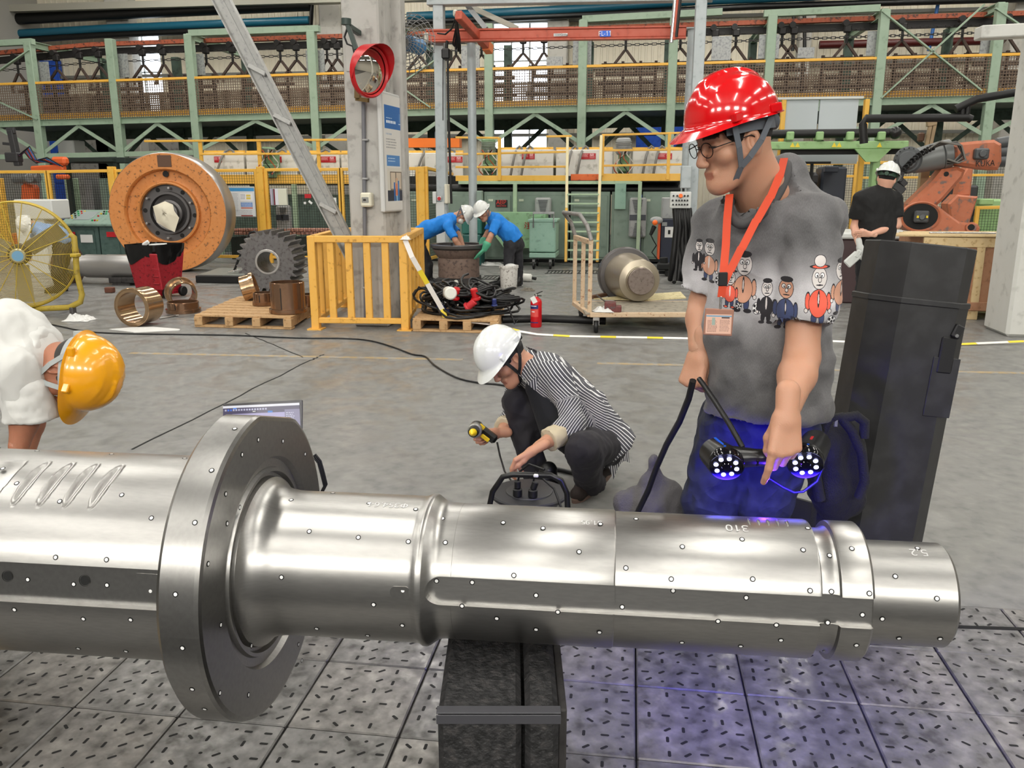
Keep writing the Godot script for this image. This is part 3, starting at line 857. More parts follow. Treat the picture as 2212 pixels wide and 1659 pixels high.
func forge_line() -> void:
	var green := worn("machine green", Color(0.49, 0.565, 0.515), Color(0.44, 0.51, 0.465), 0.5, 0.15, 0.5)
	var lgreen := worn("pale green steel", Color(0.66, 0.75, 0.63), Color(0.58, 0.66, 0.56), 0.5, 0.15, 0.8)
	var mint := worn("mint cart paint", Color(0.53, 0.67, 0.60), Color(0.46, 0.58, 0.52), 0.5, 0.2, 0.8)
	var yel := worn("safety yellow", Color(0.92, 0.71, 0.28), Color(0.82, 0.62, 0.24), 0.45, 0.05, 0.8)
	var black := mat("black rubber", Color(0.045, 0.045, 0.05), 0.5)
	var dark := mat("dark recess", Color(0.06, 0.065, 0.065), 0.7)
	var white := worn("scorched white panel", Color(0.88, 0.87, 0.84), Color(0.74, 0.73, 0.69), 0.6, 0.25, 0.6)
	var grey := worn("grey plastic", Color(0.62, 0.63, 0.63), Color(0.55, 0.56, 0.56), 0.5, 0.2)
	var steelg := mat("dull steel", Color(0.5, 0.5, 0.5), 0.4, 0.7)
	var zc := pg(1200, 567).z
	var zf := zc - 1.0
	# ---- long machine base: cabinets, each one a thing
	var cabs := [[880, 1042, "dark green machine cabinet behind the two stooping men"], [1046, 1108, "dark green cabinet with a small lettered plate"], [1112, 1228, "dark green cabinet behind the mint cart"], [1232, 1316, "dark green cabinet behind the yellow ladder"], [1320, 1382, "dark green cabinet carrying a tall grey cooling unit"], [1386, 1500, "dark green cabinet behind the hanging black hoses"]]
	for k in cabs.size():
		var c: Array = cabs[k]
		thing("machine_cabinet", c[2], "cabinet", foot((c[0] + c[1]) / 2.0, 560, zc), 0.0, "green cabinets of the forge line")
		part("body", pbox(M.new(), c[0], 414, c[1], 566, zc, 0.9, 0.01), green)
		part("door", pbox(M.new(), c[0] + 5, 422, c[1] - 5, 556, zc + 0.03, 0.03, 0.008), green)
		part("plinth", pbox(M.new(), c[0], 560, c[1], 566, zc + 0.02, 0.5), dark)
		part("latch", pbox(M.new(), c[0] + 9, 430, c[0] + 19, 435, zc + 0.05, 0.02), mat("pale latch", Color(0.75, 0.78, 0.7), 0.4))
		if k == 1:
			var cbl := part("name_plate", pbox(M.new(), 1070, 432, 1096, 448, zc + 0.05, 0.02), mat("name plate black", Color(0.05, 0.04, 0.06), 0.4))
			words("ABP", 0.115, mat("plate red letters", Color(0.85, 0.2, 0.16), 0.5), pz(1083, 437, zc + 0.06), Basis.IDENTITY, cbl)
			words("INDUCTION", 0.036, mat("plate red letters", Color(0.85, 0.2, 0.16), 0.5), pz(1083, 445, zc + 0.06), Basis.IDENTITY, cbl)
		if k == 0: part("warning_mark", pbox(M.new(), 1020, 424, 1034, 440, zc + 0.05, 0.02), green)
	# cooling units
	for c in [[1155, 427, 1190, 478, "grey louvred cooling unit behind the mint cart"], [1359, 427, 1396, 513, "tall grey cooling unit with two louvres, right of the ladder"], [596, 444, 624, 500, "grey cooling unit behind the fence, below the hanging folders"]]:
		thing("cooling_unit", c[4], "cooler", pz((c[0] + c[2]) / 2.0, c[3], zc + 0.05), 0.0, "cooling units on the green cabinets")
		part("housing", pbox(M.new(), c[0], c[1], c[2], c[3], zc + 0.22, 0.18, 0.03), grey)
		var tall: bool = c[3] - c[1] > 60
		for hh in (2 if tall else 1):
			var y0: float = c[1] + 5 + hh * 50
			for k in 9:
				var inset := (k if hh == 0 else 8 - k) * 0.7
				part("louvre", pbox(M.new(), c[0] + 7 + inset, y0 + k * 3.3, c[2] - 7 - inset, y0 + k * 3.3 + 1.9, zc + 0.235, 0.03), mat("louvre grey", Color(0.36, 0.37, 0.38), 0.6))
		if tall: part("dark_band", pbox(M.new(), c[0] + 1, 464, c[2] - 1, 476, zc + 0.235, 0.03), mat("slate band", Color(0.2, 0.22, 0.26), 0.4))
		else: part("dark_band", pbox(M.new(), c[0] + 1, 464, c[2] - 1, 476, zc + 0.235, 0.03), mat("slate band", Color(0.2, 0.22, 0.26), 0.4))
	# shadow gap with pipes above the cabinets
	solo("service_pipe", M.new().cyl(pz(880, 407, zc - 0.3), pz(1500, 409, zc - 0.3), 0.09, 12), black, "black service pipe running above the green cabinets", "pipe", pz(880, 409, zc - 0.3))
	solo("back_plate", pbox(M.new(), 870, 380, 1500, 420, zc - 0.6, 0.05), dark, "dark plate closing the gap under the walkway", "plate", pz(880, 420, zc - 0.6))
	# ---- walkway
	var t := thing("walkway", "yellow walkway with handrails in front of the white furnace hoods", "walkway", foot(1200, 560, zc))
	part("fascia", pbox(M.new(), 984, 379, 1224, 391, zc + 0.1, 0.04, 0.004), yel)
	part("fascia", pbox(M.new(), 1300, 375, 1470, 391, zc + 0.1, 0.04, 0.004), yel)
	part("orange_panel", pbox(M.new(), 1233, 376, 1297, 390, zc + 0.04, 0.04, 0.004), worn("orange panel", Color(0.85, 0.38, 0.12), Color(0.5, 0.24, 0.1), 0.5, 0.3))
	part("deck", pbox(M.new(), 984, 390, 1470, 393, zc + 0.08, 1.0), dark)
	part("edge_beam", pbox(M.new(), 990, 391, 1384, 398, zc + 0.12, 0.08, 0.004), lgreen)
	part("leg", pbox(M.new(), 1108, 396, 1116, 566, zc + 0.3, 0.09, 0.006), lgreen)
	part("leg", pbox(M.new(), 1376, 392, 1384, 566, zc + 0.3, 0.09, 0.006), lgreen)
	part("bracket_plate", pbox(M.new(), 1328, 396, 1352, 452, zc + 0.16, 0.04, 0.004), mint)
	for rr in [[984, 297, 1078, 298], [1180, 295, 1235, 294], [1300, 292, 1475, 287], [984, 333, 1075, 332], [1082, 331, 1228, 328], [1302, 325, 1475, 323], [984, 361, 1075, 361], [1082, 361, 1226, 360], [1302, 358, 1475, 355]]:
		part("handrail", M.new().bar(pz(rr[0], rr[1], zc + 0.08), pz(rr[2], rr[3], zc + 0.08), 0.04, 0.04, 0.005), yel)
	var zlr := pg(660, 569).z - 1.6
	for rr in [[312, 305, 868, 301], [432, 333, 868, 331]]:
		part("handrail", M.new().bar(pz(rr[0], rr[1], zlr), pz(rr[2], rr[3], zlr), 0.045, 0.045, 0.005), yel)
	for rr in [[430, 305, 437, 372], [556, 304, 564, 372], [684, 303, 691, 372]]: part("rail_post", pbox(M.new(), rr[0], rr[1], rr[2], rr[3], zlr, 0.05, 0.005), yel)
	for rr in [[1075, 297, 1082, 390], [1441, 289, 1448, 388], [1299, 292, 1305, 380]]:
		part("rail_post", pbox(M.new(), rr[0], rr[1], rr[2], rr[3], zc + 0.13, 0.05, 0.005), yel)
	# ---- furnace hoods
	var hoods := [[440, 527], [532, 642], [647, 733], [737, 868], [872, 912], [918, 1000], [1081, 1195], [1201, 1324], [1366, 1474]]
	var red := mat("sign red", Color(0.72, 0.08, 0.13), 0.5)
	var signs := [[463, 478], [577, 608], [693, 725], [866, 877], [967, 999], [1127, 1155], [1254, 1287], [1421, 1452], [860, 862]]
	var sr := []
	scribble(sr, 6, 8, 60, 4, 9, 4, Color(0.95, 0.8, 0.8), 3); scribble(sr, 78, 6, 40, 2, 14, 9, Color(1, 0.95, 0.95), 4); scribble(sr, 78, 34, 44, 3, 8, 3, Color(0.95, 0.8, 0.8), 5)
	var smat := mat("red furnace sign", Color.WHITE, 0.5, 0.0, {"tex": img(128, 64, Color(0.72, 0.08, 0.13), sr)})
	for k in hoods.size():
		var c: Array = hoods[k]
		var zt := zf - (0.5 if c[0] < 900 else 0.0)
		thing("furnace_hood", "scorched white furnace hood with a red sign, %s" % ["behind the big orange wheel", "above the fence notice board", "behind the sloping grey strut", "behind the concrete column", "between column and hoist post", "behind the first hoist posts", "under the bright window", "between the ladder rails", "left of the red helmet"][k], "hood", foot((c[0] + c[1]) / 2.0, 400, zt), 0.0, "white furnace hoods")
		part("hood_panel", pbox(M.new(), c[0], 323 if c[0] > 1000 else 330, c[1], 384, zt, 0.8, 0.012), white)
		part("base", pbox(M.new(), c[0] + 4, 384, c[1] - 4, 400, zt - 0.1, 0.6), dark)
		part("top_rail", pbox(M.new(), c[0], 318 if c[0] > 1000 else 325, c[1], 323 if c[0] > 1000 else 330, zt - 0.2, 0.08), yel)
		for s in signs:
			if s[0] >= c[0] - 6 and s[1] <= c[1] + 4 and s[1] - s[0] > 8:
				var yy := 331 if c[0] > 1000 else 338
				var a := pz(s[0], yy + 13, zt + 0.012); var b := pz(s[1], yy, zt + 0.012)
				panel("red_sign", a, V3(b.x - a.x, 0, 0), V3(0, b.y - a.y, 0), smat, cur)
		for hx in ([c[0] + 22.0, c[0] + 45.0] if c[1] - c[0] > 100 else [c[0] + 24.0]):   # hoses that dive behind
			var up := 1.0 if c[0] < 1000 else 0.6
			var pts := []
			for q in [[0, 62], [6, 40], [14, 14], [22, -2], [32, -8], [40, -4], [42, 6]]:
				pts.push_back(pz(hx + q[0] * up, (323 if c[0] > 1000 else 330) + q[1] * 0.9, zt + 0.18 - (0.3 if q[1] < 10 else 0.0)))
			part("hose", M.new().tube(pts, 0.026, 8), mat("grey hose", Color(0.46, 0.45, 0.43), 0.5))
	# motors between hoods
	for c in [[1036, 1074, 300, "green geared motor with wires above the second hoist post"], [1330, 1364, 298, "green and grey motor tower right of the ladder"], [560, 600, 318, "small dark motor on top of the hoods"]]:
		var base := foot((c[0] + c[1]) / 2.0, 380, zf)
		thing("motor", c[3], "motor", base, 0.0, "motors between the furnace hoods")
		var cx: float = (c[0] + c[1]) / 2.0
		part("column", pbox(M.new(), cx - 12, 330, cx + 12, 384, zf + 0.05, 0.35, 0.02), worn("motor green", Color(0.42, 0.55, 0.4), Color(0.33, 0.42, 0.33), 0.5))
		var a := pz(cx, 334, zf); var b := pz(cx, c[2], zf)
		part("motor_body", M.new().cyl(a, b, 0.15, 16, 0.03), grey if c[0] > 1200 else worn("motor green", Color.WHITE, Color.WHITE))
		for k in 7: part("fin", M.new().cyl(a.lerp(b, 0.15 + k * 0.1), a.lerp(b, 0.18 + k * 0.1), 0.17, 16), grey)
		part("gearbox", pbox(M.new(), cx - 14, 354, cx + 14, 372, zf + 0.15, 0.3, 0.03), worn("motor green", Color.WHITE, Color.WHITE))
		for k in 5:
			var pts := []
			for q in 7: pts.push_back(pz(cx - 14 + k * 7 + 8.0 * sin(q * 1.1 + k), 324 + q * 9, zf + 0.28 + 0.05 * sin(q * 2.0 + k)))
			part("cable", M.new().tube(pts, 0.012, 5), [mat("orange cable", Color(0.7, 0.3, 0.15), 0.5), mat("white cable", Color(0.8, 0.78, 0.74), 0.5), black][k % 3])
	# orange crane beam behind the hoods
	solo("crane_beam", line(M.new(), [V2(868, 309), V2(995, 309)], zf - 1.2, 0.28, 0.2), mat("crane orange", Color(0.90, 0.45, 0.08), 0.5), "orange crane beam behind the hoods, right of the concrete column", "beam", pz(868, 309, zf - 1.2))
	# ---- ladder
	t = thing("ladder", "yellow and white step ladder up to the walkway", "ladder", foot(1262, 566, zc + 0.9))
	for s in [[1226, 297, 1222, 566], [1299, 293, 1290, 566]]:
		var a := pz(s[0], s[1], zc + 0.15); var b := pz(s[2], s[3], zc + 0.75)
		var mid := a.lerp(b, 0.57)
		part("rail", M.new().bar(a, mid, 0.055, 0.09, 0.008), mat("ladder cream", Color(0.92, 0.87, 0.7), 0.5))
		part("rail", M.new().bar(mid, b, 0.055, 0.09, 0.008), yel)
	for k in 8:
		var yy := 420.0 + k * 20.0
		var zz := zc + 0.15 + 0.6 * (yy - 295.0) / 270.0
		part("step", M.new().bar(pz(1226, yy, zz), pz(1294, yy, zz), 0.14, 0.03, 0.004), lgreen)
	# ---- mint cart with its pushing bar, and the pale green hopper
	t = thing("cart", "mint green steel cart on castors in front of the cabinets", "cart", foot(1170, 566, zc + 1.2))
	var zt2 := zc + 1.4
	part("body", pbox(M.new(), 1143, 477, 1200, 545, zt2, 0.7, 0.02), mint)
	part("rim", pbox(M.new(), 1140, 474, 1203, 480, zt2 + 0.02, 0.74, 0.01), mint)
	part("chassis", pbox(M.new(), 1143, 547, 1200, 557, zt2 + 0.04, 0.78, 0.01), mint)
	part("handle", M.new().tube([pz(1152, 492, zt2 + 0.05), pz(1152, 461, zt2 + 0.05), pz(1196, 461, zt2 + 0.05), pz(1196, 492, zt2 + 0.05)], 0.015, 6), steelg)
	part("handle_plate", pbox(M.new(), 1151, 458, 1197, 462, zt2 + 0.1, 0.12), grey)
	for cx in [1153, 1189]:
		for dz in [0.0, -0.6]:
			var c := pz(cx, 563, zt2) + V3(0, 0, dz)
			c.y = 0.07
			var wl := part("castor", M.new().cyl(c - V3(0.02, 0, 0), c + V3(0.02, 0, 0), 0.07, 12, 0.006), black)
			part("fork", M.new().box(c + V3(0, 0.07, 0), V3(0.05, 0.08, 0.05)), steelg, wl)
	solo("hopper", M.new().prism(PackedVector2Array([V2(-0.5, 0.35), V2(0.3, 0.35), V2(0.3, 1.02), V2(-0.9, 1.02), V2(-0.85, 0.8)]), 0.0, 0.6, 0.0, Transform3D(Basis.IDENTITY, foot(1152, 500, zc + 0.3))), worn("hopper green", Color(0.52, 0.68, 0.52), Color(0.45, 0.55, 0.43), 0.5), "pale green hopper wall beside the mint cart with a red character", "hopper", foot(1152, 500, zc + 0.3))
	var hz := zc + 0.92
	var hop := cur
	cur = thing("warning_character", "red painted warning character on the pale green hopper", "sign", pz(1140, 486, hz))
	var rc := M.new()
	for s in [[1134, 480, 1137, 483], [1133, 485, 1136, 488], [1133, 493, 1136, 488], [1139, 480, 1142, 482], [1138, 484, 1146, 484], [1138.5, 488.5, 1145.5, 488.5], [1137.5, 493.5, 1146.5, 493.5], [1142, 484, 1142, 493.5]]:
		rc.bar(pz(s[0], s[1], hz), pz(s[2], s[3], hz), 0.014, 0.004, 0.0, Vector3.BACK)
	part("brush_strokes", rc, mat("painted red", Color(0.65, 0.15, 0.12), 0.6))
	# ---- teal bins behind the two men
	solo("bin", pbox(M.new(), 997, 473, 1040, 506, zc + 0.9, 0.5, 0.02), mat("teal bin", Color(0.16, 0.42, 0.38), 0.5), "teal steel bin, upper of two stacked between the stooping men", "bin", foot(1018, 506, zc + 0.9), "teal bins")
	solo("bin", fbox(M.new(), 1000, 507, 1038, zc + 0.95, 0.5, 0.02), mat("teal bin dark", Color(0.12, 0.34, 0.32), 0.5), "darker teal steel bin, lower of two stacked between the stooping men", "bin", foot(1018, 548, zc + 0.95), "teal bins")

	# ---- welding robot stand and cabinets by the hoist post at the red helmet
	t = thing("control_cabinet", "dark blue and white cabinet with an orange edge, behind the tapered roller", "cabinet", foot(1440, 560, zc + 0.8))
	part("body", fbox(M.new(), 1426, 473, 1457, zc + 1.2, 0.7, 0.015), mat("navy cabinet", Color(0.13, 0.15, 0.22), 0.4))
	part("top_unit", pbox(M.new(), 1430, 427, 1457, 473, zc + 1.15, 0.5, 0.015), grey)
	part("orange_edge", pbox(M.new(), 1422, 480, 1426, 560, zc + 1.2, 0.6), mat("edge orange", Color(0.85, 0.35, 0.15), 0.5))
	part("notice", pbox(M.new(), 1436, 490, 1456, 513, zc + 1.22, 0.015), mat("paper white", Color(0.88, 0.88, 0.87), 0.7))
	part("notice_mark", pbox(M.new(), 1443, 497, 1448, 506, zc + 1.226, 0.005), dark)
	part("label_plate", pbox(M.new(), 1430, 480, 1441, 488, zc + 1.22, 0.01), grey)
	t = thing("robot_torch", "dark handling torch with an orange lamp hung by the navy cabinet", "tool", foot(1412, 520, zc + 1.3))
	part("head", M.new().ball(pz(1418, 476, zc + 1.3), V3(0.12, 0.07, 0.08), 12, 8), grey)
	part("orange_lamp", M.new().ball(pz(1415, 481, zc + 1.38), V3(0.05, 0.05, 0.05), 10, 6), mat("torch orange", Color(1, 0.45, 0.15), 0.5))
	part("grip", M.new().cyl(pz(1414, 488, zc + 1.35), pz(1405, 508, zc + 1.35), 0.045, 10, 0.01, 0.03), black)
	part("cable", M.new().tube([pz(1406, 508, zc + 1.35), pz(1412, 520, zc + 1.35), pz(1418, 530, zc + 1.3), pz(1408, 545, zc + 1.3), pz(1420, 560, zc + 1.3)], 0.012, 6), black)
	t = thing("clamp_fixture", "black fixture frame with a round clamp on the floor behind the roller", "fixture", foot(1450, 585, zc + 1.8))
	part("beam", pbox(M.new(), 1420, 570, 1454, 584, zc + 2.4, 0.3, 0.02), dark)
	part("clamp", M.new().cyl(pz(1434, 572, zc + 2.2), pz(1434, 556, zc + 2.2), 0.07, 14, 0.01), dark)
	part("block", pbox(M.new(), 1438, 584, 1460, 600, zc + 2.4, 0.4, 0.02), dark)
	part("foot", pbox(M.new(), 1424, 584, 1438, 599, zc + 2.0, 0.4, 0.01), dark)

# ---------------------------------------------------------------- fences
func fence_panel(x0: float, x1: float, yt0: float, yt1: float, yb: float, z0: float, z1: float, label: String, mid := 0.0) -> void:
	var yel := worn("safety yellow", Color.WHITE, Color.WHITE)
	var a := pz(x0, yt0, z0); var b := pz(x1, yt1, z1)
	var la := V3(a.x, 0.12, z0); var lb := V3(b.x, 0.12, z1)
	thing("mesh_fence", label, "fence", V3((a.x + b.x) / 2, 0, (z0 + z1) / 2), 0.0, "yellow mesh fence panels")
	part("top_bar", M.new().bar(a, b, 0.05, 0.06, 0.006), yel)
	part("bottom_bar", M.new().bar(la, lb, 0.05, 0.06, 0.006), yel)
	if mid > 0.0:
		var f := (mid - yt0) / (yb - yt0)
		part("middle_bar", M.new().bar(a.lerp(la, f), b.lerp(lb, f), 0.05, 0.05, 0.006), yel)
	for s in [[a, la], [b, lb]]: part("stile", M.new().bar(s[0] + V3(0, 0.03, 0), s[1] - V3(0, 0.12, 0), 0.07, 0.07, 0.006), yel)
	var w := part("wire_mesh", M.new().wires(la, lb - la, a - la, 0.05, 0.005), mat("fence wire", Color(0.16, 0.16, 0.15), 0.5, 0.3))
	w.set_meta("kind", "stuff")

func fences() -> void:
	var yel := worn("safety yellow", Color.WHITE, Color.WHITE)
	var zl := pg(660, 569).z
	fence_panel(-60, 100, 372, 371, 590, zl, zl, "yellow mesh fence panel behind the fan, at the picture's edge")
	fence_panel(104, 236, 371, 369, 590, zl, zl, "yellow mesh fence panel above the green consoles")
	fence_panel(250, 402, 369, 368, 590, zl, zl, "yellow mesh fence panel hidden behind the orange wheel")
	fence_panel(406, 553, 369, 368, 590, zl, zl, "yellow mesh fence panel with the white notice board")
	fence_panel(574, 733, 367, 366, 590, zl, zl, "yellow mesh fence panel with folders, behind the sloping strut")
	fence_panel(737, 902, 366, 364, 590, zl, zl, "yellow mesh fence panel behind the concrete column")
	fence_panel(920, 985, 363, 378, 560, zl, zl - 2.2, "yellow mesh fence panel running back from the hoist post")
	for x in [242, 563, 911, 993]:
		var z := zl if x < 950 else zl - 2.4
		var tp := pz(x, 360 if x < 950 else 377, z)
		solo("fence_post", M.new().box(V3(tp.x, tp.y / 2, z + 0.02), V3(0.13, tp.y, 0.13), 0.008), yel, "stout yellow fence post %s" % {242: "left of the orange wheel", 563: "left of the hanging folders", 911: "right of the concrete column", 993: "behind the stooping men"}[x], "post", V3(tp.x, 0, z), "yellow fence posts")
	var zr := pg(1760, 556).z
	fence_panel(1716, 1850, 354, 352, 560, zr, zr, "yellow mesh fence panel left of the man in black", 384.0)
	fence_panel(1856, 2026, 352, 350, 560, zr, zr, "yellow mesh fence panel behind the man in black", 386.0)
	fence_panel(2030, 2186, 350, 349, 560, zr, zr, "yellow mesh fence panel behind the robot arm", 380.0)
	fence_panel(2112, 2196, 449, 447, 560, zr + 2.0, zr + 2.0, "low yellow mesh gate between robot and white column")
	solo("fence_post", M.new().box(V3(pz(1704, 352, zr).x, 0.95, zr), V3(0.12, 1.9, 0.12), 0.008), yel, "stout yellow fence post beside the grey shirt's shoulder", "post", foot(1704, 352, zr), "yellow fence posts")
	# what hangs on the fences
	var tex := []
	tex.push_back([0, 0, 256, 30, Color(0.3, 0.62, 0.85)])
	scribble(tex, 12, 50, 90, 14, 12, 4, Color(0.6, 0.62, 0.65), 8)
	tex.push_back([120, 46, 120, 70, Color(0.97, 0.97, 0.97)]); tex.push_back([180, 60, 40, 18, Color(0.95, 0.85, 0.4)]); tex.push_back([180, 84, 40, 18, Color(0.95, 0.85, 0.4)])
	scribble(tex, 126, 56, 46, 5, 10, 4, Color(0.5, 0.5, 0.6), 9)
	tex.push_back([124, 130, 110, 40, Color(0.45, 0.6, 0.85)]); scribble(tex, 130, 134, 100, 4, 9, 4, Color(0.85, 0.9, 1), 10)
	tex.push_back([124, 174, 110, 14, Color(0.85, 0.55, 0.5)]); scribble(tex, 12, 200, 220, 4, 12, 4, Color(0.6, 0.6, 0.62), 11)
	tex.push_back([120, 246, 110, 10, Color(0.6, 0.25, 0.22)])
	var nb := mat("notice print", Color.WHITE, 0.4, 0.0, {"tex": img(256, 256, Color(0.9, 0.91, 0.92), tex)})
	var t := thing("notice_board", "white notice board with a blue head strip hung on the yellow fence", "notice board", pz(522, 468, zl + 0.1))
	part("frame", pbox(M.new(), 492, 403, 551, 469, zl + 0.1, 0.03, 0.01), mat("board frame", Color(0.72, 0.73, 0.72), 0.4))
	var a := pz(494, 467, zl + 0.103); var b := pz(548, 406, zl + 0.103)
	panel("printed_sheet", a, V3(b.x - a.x, 0, 0), V3(0, b.y - a.y, 0), nb, cur)
	t = thing("folder_rack", "rack of white and maroon folders hung on the yellow fence", "folders", pz(602, 444, zl + 0.12))
	part("tray", pbox(M.new(), 585, 407, 621, 444, zl + 0.06, 0.03, 0.005), mat("board frame", Color.WHITE))
	for k in 5:
		part("folder", pbox(M.new(), 584 + [0, 4, 7, 10, 17][k], 408, 584 + [4, 7, 10, 17, 35][k], 443, zl + 0.16, 0.05, 0.003), mat("folder%d" % k, [Color(0.72, 0.7, 0.78), Color(0.55, 0.57, 0.6), Color(0.45, 0.08, 0.16), Color(0.86, 0.87, 0.9), Color(0.85, 0.85, 0.78)][k], 0.6))
	solo("red_tag", pbox(M.new(), 658, 419, 672, 428, zl + 0.06, 0.01), mat("sign red", Color(0.7, 0.08, 0.13), 0.5), "small red tag on the fence mesh", "tag", pz(665, 428, zl + 0.06))
	solo("key_tag", pbox(M.new(), 656, 436, 661, 441, zl + 0.06, 0.01).bar(pz(667, 434, zl + 0.06), pz(674, 440, zl + 0.06), 0.04, 0.008, 0.0, Vector3.BACK), mat("paper white", Color(0.88, 0.88, 0.87), 0.7), "white key tags on the fence mesh below the red tag", "tag", pz(660, 441, zl + 0.06))
	solo("paper_sheet", pbox(M.new(), 708, 427, 727, 461, zl + 0.06, 0.006), mat("paper white", Color(0.88, 0.88, 0.87), 0.7), "white paper sheet on the fence, right of the sloping strut", "paper", pz(717, 461, zl + 0.06))
	# copper blanks on a dark conveyor behind the fence
	var cop := worn("hot copper blank", Color(0.72, 0.52, 0.45), Color(0.5, 0.32, 0.27), 0.5, 0.4, 2.0)
	t = thing("blank_conveyor", "dark conveyor with rows of pale copper blanks behind the fence", "conveyor", foot(610, 540, zl - 0.8))
	part("frame", pbox(M.new(), 500, 513, 742, 566, zl - 0.7, 0.6), mat("dark frame green", Color(0.12, 0.17, 0.15), 0.6))
	var k := 0
	for row in 2:
		for x in range(502, 738, 9):
			k += 1
			part("copper_blank", pbox(M.new(), x + row * 4, 494 + row * 7, x + row * 4 + 7.5, 500.5 + row * 7, zl - 0.68 + rng.randf() * 0.05, 0.3, 0.012), cop)
	# louvred dark green wall behind the left fence
	solo("machine_wall", pbox(M.new(), 240, 420, 868, 560, zl - 2.6, 0.3), worn("deep green", Color(0.33, 0.40, 0.36), Color(0.28, 0.34, 0.31), 0.6), "dark green machine wall behind the fence and the gear", "wall panel", foot(560, 560, zl - 2.6))
	solo("yellow_beam", pbox(M.new(), 440, 377, 868, 397, zl - 2.0, 0.1), yel, "yellow beam running behind the fence above the dark green wall", "beam", pz(600, 397, zl - 2.0))
	for s in [[634, 398, 642, 560], [470, 398, 476, 560]]:
		solo("green_post", pbox(M.new(), s[0], s[1], s[2], s[3], zl - 1.9, 0.1), worn("pale green steel", Color.WHITE, Color.WHITE), "pale green post behind the fence %s" % ("under the red tag" if s[0] > 600 else "behind the orange wheel"), "post", foot(s[0], s[3], zl - 1.9))

# ================================================================ middle of the hall
func aim(p: Vector3, dir: Vector3, up := Vector3.UP) -> Transform3D:   # local y along dir
	var y := dir.normalized()
	if absf(y.dot(up)) > 0.99: up = Vector3.BACK
	var x := y.cross(up).normalized()
	return Transform3D(Basis(x, y, x.cross(y)), p)
func yaw(deg: float) -> Vector3: return V3(sin(deg_to_rad(deg)), 0, cos(deg_to_rad(deg)))   # 0 faces +z, towards the camera's side
func crumple(p: Vector3, sx: float, sz: float, hh: float, sd: int, turn := 0.0) -> M:   # a rag dropped in a heap
	var f := noise(3.0, 3, FastNoiseLite.TYPE_SIMPLEX_SMOOTH, sd)
	var rows := []
	for a in 17:
		var row := PackedVector3Array()
		for b in 17:
			var u := a / 8.0 - 1.0
			var v := b / 8.0 - 1.0
			var e := f.get_noise_2d(u * 0.25 + 3, v * 0.25)
			var k := 1.0 - 0.35 * absf(f.get_noise_2d(atan2(v, u) * 0.2, 7.0)) * 2.0
			var fall := clampf(1.0 - maxf(absf(u), absf(v)) , 0.0, 1.0)
			row.push_back(p + V3(u * sx * k, 0.004 + hh * (0.25 + absf(e) * 1.6) * smoothstep(0.0, 0.45, fall), v * sz * k).rotated(Vector3.UP, turn))
		rows.push_back(row)
	var m := M.new()
	m.grid(rows)
	for k in m.n.size():
		if m.n[k].y < 0: m.n[k] = -m.n[k]
	m.i.clear()
	for a in 16:
		for b in 16:
			m.tri(a * 17 + b, a * 17 + b + 1, a * 17 + b + 18); m.tri(a * 17 + b, a * 17 + b + 18, a * 17 + b + 17)
	return m

